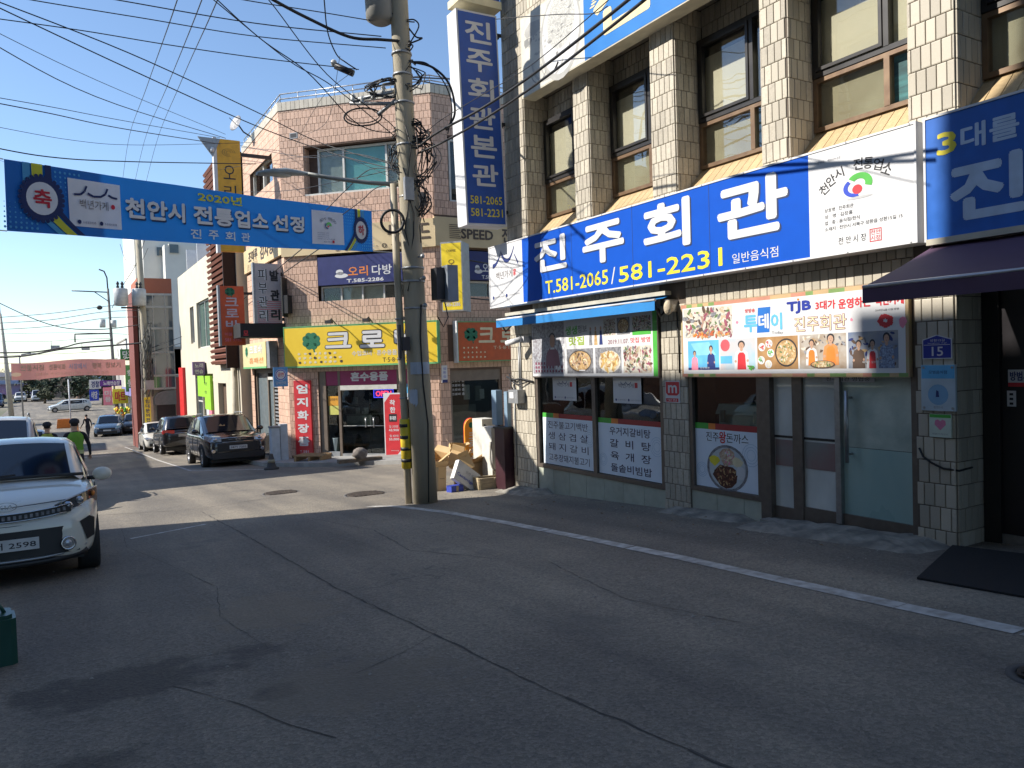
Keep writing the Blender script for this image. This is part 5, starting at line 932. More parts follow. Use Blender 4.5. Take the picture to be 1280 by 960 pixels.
WOOD = mat('pallet_wood', (.42, .27, .13), .85, (.28, .17, .08), 6, bump=.3, stretch=(1, 5, 5)); t = T('wooden_pallet', 'small wooden pallet lying against the red vertical sign on the pavement', 'pallet', WF, gp(6.35, 22.2, .11), rz=-40)
for k in range(5): MB().use(WOOD).box(-.45, .45, -.35+k*.15, -.25+k*.15, .14, .17).build('board', t)
for x in (-.42, 0, .36): MB().use(WOOD).box(x, x+.07, -.35, .36, .0, .14).build('bearer', t)
t = T('boundary_cone', 'squat dark cone with pale rings beside the black car at the kerb', 'cone', WF, gp(5.0, 21.5)); MB().use(mat('cone_dark', (.06, .055, .05), .8, wear=.3)).lathe(gp(5.0, 21.5), [(.2, 0), (.2, .05), (.13, .07), (.05, .42), (.04, .43)], n=14).build('body', t); MB().use(mat('faded_band', (.35, .3, .2), .7)).lathe(gp(5.0, 21.5, .2), [(.105, 0), (.088, .08)], n=14).build('band', t)
t = T('white_bin', 'white plastic bins by the side shop door', 'bin', WF, gp(5.75, 23.6, .11)); MB().use(mat('bin_white', (.5, .55, .6), .5)).box(5.5, 5.75, 23.5, 23.8, gz(23.6)+.11, gz(23.6)+1.1).box(5.78, 6.0, 23.55, 23.8, gz(23.6)+.11, gz(23.6)+1.2).build('bin_body', t); MB().use(GREYP).box(5.48, 5.77, 23.48, 23.82, gz(23.6)+1.1, gz(23.6)+1.15).build('lid', t)

# ------------------------------------------------------------------ box pile, pipes and air conditioner at the restaurant corner
CARD = mat('brown_cardboard', (.44, .27, .12), .85, (.38, .23, .10), 4); CARD2 = mat('pale_cardboard', (.60, .42, .22), .85, (.54, .37, .18), 4); CARD3 = mat('white_carton', (.72, .70, .66), .7)
def carton(label, x, y, z, w, d, h, rot, m, tilt=(0, 0), flaps=True, fill=None, prt=None):
    t = T('cardboard_box', label, 'box', WF, (x, y, z), group='discarded boxes piled behind the pole'); t.off = Vector((0, 0, 0)); t.o.rotation_euler = (tilt[0], tilt[1], rot); e = .006
    mb = MB().use(m); mb.box(-w/2, w/2, -d/2, -d/2+e, 0, h); mb.box(-w/2, w/2, d/2-e, d/2, 0, h); mb.box(-w/2, -w/2+e, -d/2+e, d/2-e, 0, h); mb.box(w/2-e, w/2, -d/2+e, d/2-e, 0, h); mb.box(-w/2, w/2, -d/2, d/2, 0, e)
    mb.build('carton', t)
    if d > .15:
        tp = MB().use(mat('packing_tape', (.42, .33, .2), .25)); tp.rect(-.025, .025, .0, h*.99, -d/2-.0015); tp.build('tape', t)
        pr = MB(); text(pr, mat('carton_print', (.12, .08, .05), .7), '취급주의', -w*.42, -w*.12, h*.2, h*.38, -d/2-.002, 0); pr.use(mat('carton_print', (.12, .08, .05))).rect(w*.15, w*.4, h*.5, h*.52, -d/2-.002); pr.build('lettering', t)
    if flaps:
        for sx, sy, ang in ((0, -1, 2.2), (1, 0, 1.9), (-1, 0, 2.4)):
            mb = MB().use(m); L_ = d*.45
            if sy: p = [(-w/2, -d/2, h), (w/2, -d/2, h), (w/2*.96, -d/2-L_*math.sin(ang), h-L_*math.cos(ang)), (-w/2*.96, -d/2-L_*math.sin(ang), h-L_*math.cos(ang))]
            else: p = [(sx*w/2, -d/2, h), (sx*w/2, d/2, h), (sx*(w/2+L_*math.sin(ang)), d/2*.96, h-L_*math.cos(ang)), (sx*(w/2+L_*math.sin(ang)), -d/2*.96, h-L_*math.cos(ang))]
            mb.prism(p, (.0, .0, .005)); mb.build('flap', t)
    else:
        MB().use(m).box(-w/2, w/2, -d/2, d/2, h-e, h).build('lid', t)
    if prt:
        mb = MB(); text(mb, mat('carton_blue', (.05, .08, .45), .6), prt, -w*.42, w*.3, h*.22, h*.42, -d/2-.003, .03); text(mb, GREYP, '신선 식품', -w*.1, w*.35, h*.6, h*.75, -d/2-.003, 0); mb.build('lettering', t)
    return t
zg = gz(12.1)
carton('large brown carton with open flaps at the middle of the box pile', 6.55, 12.5, zg, .62, .45, .40, .35, CARD)
carton('tilted white printed carton leaning at the front of the box pile', 5.93, 11.75, zg+.10, .56, .09, .36, .2, CARD3, (-.25, .62), False, None, 'Cambridge')
carton('stack of pale cartons at the left of the pile next to the pole', 5.62, 12.3, zg, .34, .4, .42, -.1, CARD2, (0, .05)); carton('pale carton lying on top at the left of the pile', 5.72, 12.35, zg+.40, .36, .3, .2, .5, CARD2, (.2, -.35)); carton('upright open pale carton standing in the back of the pile', 6.38, 12.9, zg+.36, .28, .2, .34, -.3, CARD2, (.1, .1)); carton('small tilted pale carton in the centre of the pile', 6.1, 12.4, zg+.34, .3, .24, .26, .9, CARD2, (.3, .5))
carton('white flap carton pointing up behind the printed one', 5.98, 12.7, zg+.36, .3, .16, .22, .2, CARD3, (.2, -.7)); carton('small blue and red snack box on the ground under the pile', 5.78, 11.75, zg, .24, .16, .13, .1, mat('snack_blue', (.04, .07, .4), .5), (0, 0), False); carton('dark brown flattened carton under the printed carton', 6.2, 11.95, zg, .5, .3, .12, -.2, mat('dark_card', (.1, .05, .035), .8), (0, 0), False); carton('pale carton leaning on the big brown carton', 6.3, 12.2, zg+.3, .25, .2, .26, 1.2, CARD2, (-.4, .2))
t = T('wooden_trough', 'pale weathered wooden crate lying at the kerb right of the box pile', 'crate', WF, (6.55, 11.6, gz(11.6)), rz=-8); WW = mat('weathered_wood', (.50, .40, .24), .85, (.3, .24, .15), 7, bump=.4, stretch=(1, 1, 6))
for a, b, c, d, e, f in ((-.42, .42, -.14, -.11, 0, .2), (-.42, .42, .11, .14, 0, .2), (-.42, -.39, -.11, .11, 0, .2), (.39, .42, -.11, .11, 0, .2), (-.39, .39, -.11, .11, 0, .03), (-.13, -.10, -.155, -.14, 0, .2), (-.4, -.36, -.155, -.14, 0, .2)): MB().use(WW).box(a, b, c, d, e, f).build('plank', t)
t = T('inflatable_sign', 'orange rounded inflatable pillar sign with a clover at the side street shop', 'sign', WF, gp(8.05, 15.5)); z0 = gz(15.5); OR = mat('orange_vinyl', (.85, .30, .02), .45); prof = [(-.18, 0), (-.18, .95)]+[(-.18*math.cos(a*PI/8), .95+.2*math.sin(a*PI/8)) for a in range(1, 8)]+[(.18, .95), (.18, 0)]
MB().use(OR).prism([(8.05+x, 15.4, z0+z) for x, z in prof], (0, .05, 0)).build('front', t); MB().use(mat('red_vinyl', (.55, .02, .02), .45)).prism([(8.07+x*.98, 15.451, z0+z*.995) for x, z in prof], (.12, .30, 0)).build('back', t); mb = MB(); clover(mb, 8.05, z0+1.0, .09, 15.394); tstack(mb, WHITE, '크로바홈', 7.96, 8.14, z0+.15, z0+.85, 15.394, .02, .2); mb.build('lettering', t)
t = T('gas_pipe_guard', 'dark maroon metal cabinet against the tiled corner of the restaurant', 'cabinet', WF, gp(6.5, 11.25)); MB().use(mat('maroon_metal', (.045, .012, .018), .5, wear=.2)).box(6.42, 6.62, 11.13, 11.45, gz(11.3)-.05, gz(11.3)+1.03).build('body', t); MB().use(DARKM).box(6.40, 6.64, 11.11, 11.47, gz(11.3)+1.03, gz(11.3)+1.06).build('lid', t)
t = T('outdoor_unit', 'slim white boiler like unit between the box pile and the maroon cabinet', 'boiler unit', WF, gp(6.62, 12.0)); z0 = gz(12); ACW = mat('ac_white', (.66, .64, .58), .5, wear=.2); MB().use(ACW).box(6.55, 6.82, 11.80, 12.16, z0+.14, z0+1.05).build('casing', t); MB().use(mat('ac_shaded_side', (.40, .48, .55), .5)).box(6.65, 6.81, 11.785, 11.80, z0+.25, z0+1.0).build('side_panel', t); MB().use(DARKM).box(6.58, 6.64, 11.84, 12.1, z0, z0+.14).box(6.74, 6.8, 11.84, 12.1, z0, z0+.14).build('foot', t)  # bluish side panel paints in the shade of the unit's unlit face
MB().use(mat('hose_grey', (.4, .38, .33), .7)).tube(spline([(6.54, 11.82, z0+.8), (6.50, 11.76, z0+.45), (6.56, 11.72, z0+.30), (6.66, 11.74, z0+.42), (6.74, 11.76, z0+.34), (6.70, 11.74, z0+.12)], 5), .018, 6).build('hose', t)
t = T('steel_cabinet', 'white patched steel cabinet with peeling black patches behind the boxes', 'cabinet', WF, gp(6.9, 13)); z0 = gz(13.2); PT = mat('peeling_white', (.6, .58, .5), .6, (.58, .56, .5), 3, wear=.95); MB().use(PT).box(7.02, 7.3, 13.0, 13.4, z0, z0+1.18).build('body', t); mb = MB().use(BLACK); 
for i in range(5): mb.blob(7.07+i*.05, z0+.9+random.uniform(-.2, .15), .05, .07, 12.997-.0002*i, 8, .4)
mb.build('patch', t)
t = T('grey_duct', 'two blue grey ventilation ducts hanging at the restaurant corner above the unit', 'duct', WF, (6.55, 11.3, .9)); DU = mat('duct_blue', (.22, .32, .42), .5); MB().use(DU).box(6.50, 6.62, 11.50, 11.66, .42, 1.02).build('duct', t); MB().use(DU).box(6.54, 6.62, 11.2, 11.3, .38, 1.0).build('duct', t)
# green container bottom left
t = T('jerry_can', 'dark green plastic container at the lower left edge of the road', 'container', WF, gp(-.49, 5.95), rz=5); GP_ = mat('dark_green_plastic', (.008, .06, .045), .35, (.006, .05, .035), 5, bump=.1, bscale=10); mb = MB().use(GP_); bm_ = [(-.20, -.12), (.17, -.12), (.20, -.09), (.20, .10), (.17, .13), (-.20, .13)]
mb.prism([(x, y, 0) for x, y in bm_], (0, 0, .30)); mb.build('body', t); MB().use(GP_).prism([(x*.9, y*.85, .30) for x, y in bm_], (0, 0, .025)).build('shoulder', t); MB().use(GP_).tube([(.0, 0, .32), (.02, 0, .37), (.12, 0, .37), (.14, 0, .32)], .014, 6).build('handle', t); MB().use(DARKM).lathe((-.1, 0, .325), [(.035, 0), (.035, .03)], n=12).build('cap', t)
# ------------------------------------------------------------------ utility poles, cables, banner
PC = mat('pole_concrete', (.40, .35, .26), .85, (.33, .29, .21), 2.5, bump=.25, bscale=40, wear=.25, stretch=(3, 3, .5)); CER = mat('ceramic', (.6, .6, .58), .3)
t = T('utility_pole', 'leaning concrete utility pole wrapped in cables at the corner of the restaurant', 'pole', WF, (4.84, 10.86, -.65))
def px_(z): k = (z+.63)/5.28; return Vector((4.84-.235*k*(1-.03*k), 10.88-.27*k, z))
MB().use(PC).tube([px_(-.8), px_(1), px_(3), px_(5), px_(7), px_(9.2)], [.190, .176, .158, .140, .130, .125], 20).build('shaft', t)
LD = Vector((-.86, .51, 0))
mb = MB().use(mat('conduit_tan', (.46, .40, .29), .6, wear=.2)); mb.tube([px_(z)+LD*(.255-.006*z) for z in (-.7, 1, 3, 4.2)], .055, 10); mb.build('conduit', t)
YST = mat('guard_yellow', (.75, .55, .02), .5, wear=.3); mb = MB().use(YST); mb.tube([px_(-.08)+LD*.25, px_(.68)+LD*.245], .088, 12); mb.build('striped_guard', t)
mb = MB().use(BLACK)
for z in (.02, .2, .38, .56): mb.tube([px_(z)+LD*.25+Vector((0, 0, 0)), px_(z+.05)+LD*.25], .0895, 12)
mb.build('guard_stripe', t)
mb = MB().use(GALV)
for z in (2.35, 2.75, 2.95, 4.0, 4.75, 5.35, 5.75, 6.05): mb.tube([px_(z)-Vector((0, 0, .015)), px_(z)+Vector((0, 0, .015))], .172 if z < 3 else .150, 16)
for z in (1.0, 1.6, 2.2): mb.tube([px_(z)+LD*.25-Vector((0, 0, .01)), px_(z)+LD*.25+Vector((0, 0, .01))], .064, 10)
for z in (2.78, 2.38, 3.1): mb.bar(px_(z), px_(z)+Vector((.05, -.26, 0)), .013, 6); mb.ell(px_(z)+Vector((.05, -.26, 0)), (.035, .035, .035), 8, 6)
mb.build('band', t)
mb = MB().use(mat('pale_notice', (.40, .46, .55), .6)); c = px_(1.46); 
for i in range(6):
    a0, a1 = math.radians(205+i*18), math.radians(205+(i+1)*18); r = .180; mb.poly([(c.x+r*math.cos(a0), c.y+r*math.sin(a0), 1.36), (c.x+r*math.cos(a1), c.y+r*math.sin(a1), 1.36), (c.x+r*math.cos(a1), c.y+r*math.sin(a1), 1.54), (c.x+r*math.cos(a0), c.y+r*math.sin(a0), 1.54)])
for i in range(4):
    a0, a1 = math.radians(190+i*12), math.radians(190+(i+1)*12); mb.poly([(c.x+r*math.cos(a0), c.y+r*math.sin(a0), .95-.03*i), (c.x+r*math.cos(a1), c.y+r*math.sin(a1), .92), (c.x+r*math.cos(a1), c.y+r*math.sin(a1), 1.12), (c.x+r*math.cos(a0), c.y+r*math.sin(a0), 1.14)])
mb.build('paper', t)
MB().use(BLACK).box(4.44, 4.56, 10.62, 10.74, 1.72, 1.92).box(4.40, 4.43, 10.63, 10.7, 1.6, 2.1).build('clamp_box', t)
MB().use(GALV).box(4.50, 4.64, 10.45, 10.52, 3.92, 4.25).build('meter_case', t)
mb = MB().use(mat('case_blue_grey', (.22, .25, .29), .5)).box(4.99, 5.16, 10.15, 10.42, 2.42, 2.95); mb.use(BLACK).box(4.86, 4.99, 10.25, 10.45, 2.45, 2.92); mb.build('junction_box', t)
mb = MB().use(CABLE); mb.tube([px_(z)+Vector((.03*math.sin(z*3), -.18, 0)) for z in (-.6, 0, .6, 1.2, 1.9, 2.4)], .011, 6); mb.tube([(5.0, 10.3, 2.42), (5.05, 10.3, 2.2), (4.98, 10.32, 2.05), (4.9, 10.35, 2.2)], .01, 5); mb.build('down_cable', t)
mb = MB().use(CABLE)
c = Vector((4.35, 10.62, 3.62)); mb.tube([c+LD*(.165*math.cos(a))*-1+Vector((0, 0, .165*math.sin(a))) for a in [i*PI/14 for i in range(29)]], .022, 7); mb.build('cable_coil', t)
# tangles of service cable round the shaft
rnd = random.Random(11); mb = MB().use(CABLE)
RT = Vector((.86, -.51, 0))
def curl(c, w, h, n, r, k=6):
    for i in range(n):
        p = []; a0 = rnd.uniform(0, 6); dr = rnd.choice((-1, 1))
        for j in range(k): a = a0+dr*j*rnd.uniform(.5, 1.0); p.append(c+RT*(w*math.cos(a)*rnd.uniform(.7, 1.15))+Vector((.03, -.06, 0))*rnd.uniform(0, 3.5)+Vector((0, 0, h*math.sin(a)*rnd.uniform(.6, 1.1))))
        mb.use(rnd.choice([CABLE, CABLE, GRC])); mb.tube(spline(p, 5), r*rnd.uniform(.6, 1.3), 5)
GRC = mat('grey_cable', (.12, .12, .12), .7)
curl(px_(4.55), .30, .40, 16, .009); curl(px_(4.9), .22, .2, 10, .010); curl(px_(5.55)+RT*-.35, .28, .14, 8, .010); curl(px_(5.7), .2, .25, 8, .009); curl(px_(6.3), .16, .25, 6, .010); curl(px_(3.95), .16, .3, 9, .009)
mb.tube(spline([px_(5.95)+RT*.12, px_(5.85)+RT*.45, px_(5.6)+RT*.68, px_(5.2)+RT*.74, px_(4.95)+RT*.6]), .018, 6); mb.tube(spline([px_(5.95)+RT*.12, px_(5.9)+RT*.38, px_(5.6)+RT*.62, px_(5.25)+RT*.7, px_(4.9)+RT*.62]), .010, 6)
cc = px_(5.18)+RT*-.62; mb.tube([cc+RT*(.28*math.cos(a))+Vector((0, 0, .13*math.sin(a))) for a in [i*PI/10 for i in range(21)]], .012, 6); mb.tube([cc+RT*(.25*math.cos(a))+Vector((0, 0, .02+.11*math.sin(a))) for a in [i*PI/10 for i in range(21)]], .009, 6)
for (u0, z0, u1, z1) in ((-.05, 5.0, -.05, 3.1), (.06, 4.9, .1, 3.3), (.12, 4.7, .14, 3.6), (-.1, 4.4, -.12, 2.6)): mb.tube([px_(z0+(z1-z0)*k/6)+RT*(u0+(u1-u0)*k/6+.05*math.sin(k*1.9+u0*9))+Vector((0, -.17, 0)) for k in range(7)], .009, 5)
mb.build('cable_tangle', t, kind='stuff')
mb = MB().use(GALV); 
for (a, b) in ((px_(5.55), px_(5.42)+RT*-.75), (px_(5.35), px_(5.38)+RT*-.8), (px_(5.5), px_(5.2)+RT*-.4)): mb.bar(a, b, .028, 6)
mb.use(CER)
for u, z in ((-.45, 5.42), (-.62, 5.36), (-.3, 5.5), (-.75, 5.40)): mb.lathe(px_(z)+RT*u, [(.03, 0), (.045, .03), (.03, .05), (.045, .08), (.03, .1), (.02, .12)], n=8)
mb.use(BLACK).tube([px_(5.92)+RT*-.98, px_(5.80)+RT*-.72], [.05, .05], 8); mb.use(CER).ell(px_(5.96)+RT*-1.0, (.05, .05, .05), 8, 6); mb.build('cross_arm', t)
# transformer
c = px_(6.55)+RT*-.28; mb = MB().use(mat('transformer_grey', (.30, .29, .26), .6, wear=.4)); mb.lathe(c, [(.12, -.06), (.21, 0), (.22, .3), (.22, 1.0)], n=18); mb.build('transformer', t)
mb = MB().use(DARKM); mb.lathe(c+RT*-.45+Vector((0, 0, .42)), [(.0, 0), (.27, .03), (.30, .08), (.28, .12)], n=18); mb.tube([c+RT*-.2+Vector((0, 0, .3)), c+RT*.2+Vector((0, -.1, .0)), px_(6.2)], .03, 6); mb.build('shroud', t)
# street lamp
t = T('street_lamp', 'grey cobra head street lamp on a long arm reaching left from the pole', 'street lamp', WF, (4.6, 10.7, 4.2)); ARM = mat('lamp_arm_grey', (.25, .26, .25), .5, metal=.4)
MB().use(ARM).tube([(4.62, 10.66, 4.18), (4.1, 10.9, 4.22), (3.6, 11.0, 4.26), (3.25, 11.05, 4.30)], [.035, .032, .03, .03], 8).build('arm', t)
mb = MB().use(mat('lamp_head_grey', (.30, .33, .34), .5)); n = 14; secs = [(3.3, .03, .03, 4.305), (3.14, .07, .05, 4.30), (2.94, .12, .075, 4.29), (2.68, .13, .06, 4.26), (2.54, .06, .03, 4.24)]; b0 = 0
for (x, ry, rz_, zc) in secs:
    for k in range(n): a = 2*PI*k/n; mb.v.append((x, 11.1+ry*math.cos(a), zc+rz_*math.sin(a)*(1 if math.sin(a) > 0 else .45)))
mb.smooth = True
for i in range(len(secs)-1):
    for k in range(n): mb.face((i*n+k, i*n+(k+1) % n, (i+1)*n+(k+1) % n, (i+1)*n+k))
mb.smooth = False; mb.face(range(n)); mb.face([4*n+k for k in range(n)]); mb.build('head', t); MB().use(mat('lamp_lens', (.5, .5, .45), .2)).ell((2.86, 11.1, 4.26), (.17, .09, .035), 12, 6).build('lens', t)
# overhead cables
WIRES=[
('A',[(-0.85,11.13,6.13),(0.99,11.19,5.68),(2.87,12.4,5.53),(4.01,12.87,5.31),(4.5,10.93,4.54)],0.01),
('A',[(-0.9,11.75,6.37),(1.08,12.3,5.87),(3.09,13.43,5.63),(4.12,12.8,5.15),(4.52,10.91,4.46)],0.011),
('B',[(-1.15,14.84,7.27),(0.99,18.24,7.64),(4.72,24.43,8.64)],0.008),
('B',[(-1.16,14.84,7.1),(0.97,18.23,7.29),(4.72,24.43,8.52)],0.012),
('C',[(-0.73,11.65,6.34),(-0.08,11.61,6.31),(1.18,11.45,6.27),(2.65,11.27,6.23),(4.34,10.61,6.13)],0.009),
('C',[(-0.78,12.26,6.24),(0.47,11.74,6.08),(1.46,11.5,5.99),(2.63,11.27,5.93),(3.99,10.81,5.83)],0.009),
('C',[(0.4,11.57,6.49),(0.9,11.5,6.47),(2.63,11.17,6.37),(4.29,10.64,6.3)],0.01),
('C',[(1.83,10.72,6.46),(2.38,10.73,6.46),(3.41,10.71,6.5),(4.24,10.68,6.52)],0.009),
('D',[(1.72,10.79,6.96),(1.88,13.04,7.31),(2.82,26.55,10.41),(3.95,46.95,14.15),(3.18,47.24,9.28)],0.012),
('D',[(2.01,10.62,6.95),(2.21,12.84,7.3),(3.36,26.23,10.39),(4.7,46.5,14.12),(3.55,47.02,9.26)],0.012),
('D',[(2.22,10.5,6.95),(2.42,12.72,7.29),(3.73,26.01,10.5),(5.26,46.16,14.02),(3.96,46.77,9.03)],0.012),
('E',[(-1.18,15.99,6.37),(0.1,17.57,6.77),(1.55,20.22,7.45),(4.53,24.3,8.48)],0.009),
('E',[(-1.19,15.99,6.29),(0.09,17.57,6.64),(1.54,20.22,7.26),(4.53,24.3,8.29)],0.013),
('F',[(-1.17,17.14,6.19),(0.53,19.64,6.71),(2.04,21.09,7.15),(5.22,22.72,8.01)],0.007),
('F',[(-1.1,15.92,5.5),(0.05,16.39,5.5),(1.49,17.88,5.92),(4.72,20.65,6.86)],0.014),
('G',[(1.66,10.23,6.39),(2.52,10.64,5.97),(3.22,10.79,5.66),(3.84,10.87,5.14),(4.17,10.91,5.01),(4.44,10.74,4.95)],0.01),
('G',[(2.32,10.19,6.42),(2.59,10.26,6.31),(3.46,10.65,5.62),(4.32,10.58,5.06),(4.5,10.7,4.93)],0.009),
('G',[(1.49,10.33,6.5),(2.09,10.55,6.21),(3.01,10.93,5.83),(3.58,10.81,5.53),(4.48,10.72,4.9)],0.009),
('H',[(2.24,10.24,6.49),(2.7,10.43,6.4),(3.23,10.58,6.31),(3.79,10.59,6.18),(4.2,10.46,6.17),(4.65,10.43,6.21)],0.028),
('G2',[(3.36,10.4,6.74),(3.37,10.38,6.52),(3.49,10.65,6.22),(3.65,10.78,5.98),(3.76,10.71,5.86),(3.93,10.73,5.79)],0.012),
('I',[(4.71,10.61,5.77),(5.69,11.91,6.34),(8.2,15.12,7.76)],0.016),
('I',[(4.74,10.59,5.74),(5.74,11.88,6.24),(8.19,15.12,7.55)],0.014),
('J',[(4.7,10.46,4.68),(4.81,9.93,4.79),(4.99,9.02,4.86),(5.01,7.84,4.89),(4.71,6.16,4.77),(4.38,4.48,4.66)],0.022),
('J',[(4.72,10.45,4.61),(4.89,9.89,4.66),(4.98,8.78,4.7),(4.98,7.62,4.74),(4.71,6.04,4.66),(4.49,4.42,4.65)],0.02),
('J',[(4.71,10.46,4.75),(4.83,10.04,4.94),(5.0,9.02,5.04),(5.02,7.84,5.02),(4.71,6.16,4.91),(4.17,4.61,4.63)],0.007),
('K',[(5.63,9.62,6.41),(5.67,9.13,6.25),(5.72,8.15,5.91),(5.72,7.45,5.64),(5.74,7.2,5.63)],0.008),
('L',[(5.65,20.02,4.61),(5.95,24.49,4.49),(6.04,31.4,3.95),(6.21,42.92,3.58),(4.41,46.29,2.8)],0.018),
('L',[(6.04,19.79,4.6),(6.16,24.36,4.41),(6.31,31.24,3.94),(6.56,42.71,3.36),(4.6,46.18,2.66)],0.018),
('M',[(4.46,10.83,4.43),(4.17,12.17,4.54),(4.05,15.16,4.98),(4.33,20.85,6.14)],0.008),
('M',[(4.47,10.82,4.31),(4.56,13.71,5.35),(4.73,18.3,6.4),(4.59,26.58,8.01)],0.006),
('M',[(4.52,10.79,4.51),(4.13,11.62,4.83),(4.06,14.01,5.35),(4.38,20.86,7.35)],0.008),
('M',[(4.53,10.79,4.42),(4.28,11.29,4.52),(4.13,12.07,4.33),(4.06,12.8,4.17)],0.009),
('M',[(4.56,10.77,4.27),(4.35,11.24,4.23),(4.3,11.73,4.14),(4.29,12.67,4.08)],0.009),
('N',[(3.69,10.75,5.95),(4.46,13.79,6.01),(4.95,17.01,6.64),(5.64,20.12,7.35)],0.005),
('N',[(3.83,10.66,5.72),(4.1,12.84,6.1),(4.96,17.01,6.82),(5.63,20.12,7.3)],0.005),
('P',[(-3.05,48.75,13.51),(-2.47,50.74,13.6),(-1.59,52.54,13.63)],0.012),
('Q',[(-3.17,50.9,6.01),(-0.23,49.1,4.37),(2.02,47.75,3.98),(4.66,46.19,4.23)],0.03),
('Q',[(-3.22,50.89,4.78),(-0.2,49.1,4.93),(2.45,47.54,5.23),(4.56,46.29,5.37)],0.02),
('Q',[(-3.23,50.88,4.48),(-0.22,49.1,4.58),(2.43,47.54,4.93),(4.54,46.28,4.94)],0.02),
('Q',[(-3.25,50.88,4.13),(-0.23,49.09,4.23),(2.42,47.53,4.58),(4.53,46.28,4.59)],0.02),
('Q',[(-4.96,77.53,5.17),(0.2,74.47,5.11),(4.2,72.08,4.9),(6.83,70.51,4.6)],0.02),
('R',[(-3.3,50.87,2.9),(-1.04,49.53,2.86),(0.47,48.64,3.07),(1.23,48.19,3.26),(2.74,47.3,3.38)],0.05),
('R',[(-3.31,50.87,2.64),(-1.43,49.75,2.66),(0.47,48.64,2.98),(2.73,47.3,3.08),(4.47,46.27,3.19)],0.06),
('R',[(-7.48,115.06,4.18),(-1.52,111.52,4.26),(2.74,109.0,4.3),(5.9,107.13,4.58)],0.03),
('R',[(-7.4,115.08,6.15),(-1.45,111.54,5.84),(2.81,109.01,5.98),(5.96,107.14,5.96)],0.03),
('S',[(4.51,46.43,8.79),(4.05,46.66,7.49),(3.31,47.06,6.21),(2.82,47.31,5.13)],0.02),
('S',[(4.65,46.34,8.35),(4.35,46.49,7.7),(3.97,46.71,7.41),(3.57,46.96,7.73),(3.34,47.12,8.61)],0.015),
]

WL = {'A': ('thin black cable descending from the upper left towards the pole', 'cables descending from upper left to the pole'), 'B': ('thin cable crossing the sky to the triangular bracket by the amber sign', 'cables from upper left to the triangular bracket'), 'C': ('thin black cable crossing high to the top of the leaning pole', 'high cables to the leaning pole'), 'D': ('thin power line running steeply down the street to the far pole', 'three power lines running down the street'),
 'E': ('cable of the spaced pair just above the blue banner', 'spaced pair of cables above the banner'), 'G': ('slack cable dropping steeply across the corner building roof to the pole', 'slack cables across the corner roof'), 'H': ('thickest black cable running along the top to the pole', None), 'G2': ('looping black cable hanging left of the pole top', None), 'J': ('thick cable rising right from the pole across the second floor windows', 'cable bundle rising to the upper right'),
 'I': ('short thick cable from the pole to behind the vertical sign', 'short cables behind the vertical sign'), 'K': ('thin wire hanging before the grey bowl picture sign', None), 'L': ('twin cable sagging from the corner building down to the far pole', 'twin cables down to the far pole'), 'M': ('thin drop wire crossing in front of the corner building upper floors', 'drop wires across the corner building'), 'N': ('very thin slanting wire over the upper salmon tiles', 'very thin slanting wires'),
 'P': ('very short cable end by the left top corner of the blue banner', None), 'Q': ('sagging distant line in the pale sky left of the transformer pole', 'distant sagging lines'), 'R': ('distant heavy cable just above the red banner', 'distant cables above the red banner'), 'S': ('loose jumper cable curling beside the transformers of the far pole', 'jumper cables of the far pole')}
ALT = {'A': ['thin black cable starting highest of the two that end below the pole lamp', 'second cable just beneath the highest one, running down to the pole lamp'], 'B': ['thin cable crossing the sky down to the triangular bracket, the fainter of two', 'darker cable crossing the sky down to the triangular bracket, lower of two'],
 'C': ['second highest of the four shallow cables running to the pole top', 'lowest of the four shallow cables running to the pole top', 'highest of the shallow cables at the upper left edge of the picture', 'short shallow cable nearest the thick black one at the pole top'], 'D': ['left one of three power lines running steeply down the street', 'middle one of three power lines running steeply down the street', 'right one of three power lines running steeply down the street'],
 'E': ['upper and thinner cable of the spaced pair above the blue banner', 'lower and thicker cable of the spaced pair above the blue banner'], 'F': ['faint thin cable ending at the amber sign well above the blue banner', 'darker cable running closest above the top edge of the blue banner'],
 'G': ['slack cable that sags in front of the corner roof and levels out to the pole', 'straight slanting cable nearest the pole across the corner roof', 'long slanting cable crossing the roof rail at its left end'], 'I': ['upper short cable from the pole to behind the vertical sign', 'lower sagging short cable from the pole to behind the vertical sign'],
 'J': ['upper thick cable rising right from the pole across the second floor', 'lower thick cable rising right across the second floor windows', 'thin pale wire above the two thick cables rising to the right'], 'L': ['left cable of the pair sagging from the corner building to the far pole', 'right cable of the pair sagging from the corner building to the far pole'],
 'M': ['drop wire running left just over the street lamp to the salmon wall', 'drop wire reaching the triangular bracket beside the amber sign', 'drop wire crossing the turquoise window high up', 'thick drop wire ending over the blue banner near its right end', 'lower drop wire ending over the banner print of the certificate'], 'N': ['very thin slanting wire on the left over the upper salmon tiles', 'very thin slanting wire on the right over the upper salmon tiles'],
 'Q': ['strongly sagging distant line entering high at the left edge', 'highest nearly level distant line in the pale sky', 'second nearly level distant line in the pale sky', 'third nearly level distant line in the pale sky', 'lowest nearly level distant line in the pale sky'], 'R': ['upper heavy distant cable rising to the right above the red banner', 'lower heavy distant cable right above the red banner', 'level far cable carrying the small boxy lamps', 'far cable meeting the slim dark pole halfway up'], 'S': ['jumper cable hanging left from the top of the transformer pole', 'short looped jumper close beside the transformer pole top']}
WL['F'] = (None, 'cables above the banner'); cnt = {}
for k, pts, r in WIRES:
    lab, grp = WL[k]
    if k in ALT: lab = ALT[k][cnt.get(k, 0)]; cnt[k] = cnt.get(k, 0)+1
    b = pts[len(pts)//2]; solo(MB().use(CABLE).tube(spline(pts), r*.8, 5), 'overhead_cable', lab, 'cable', WF, b, grp)
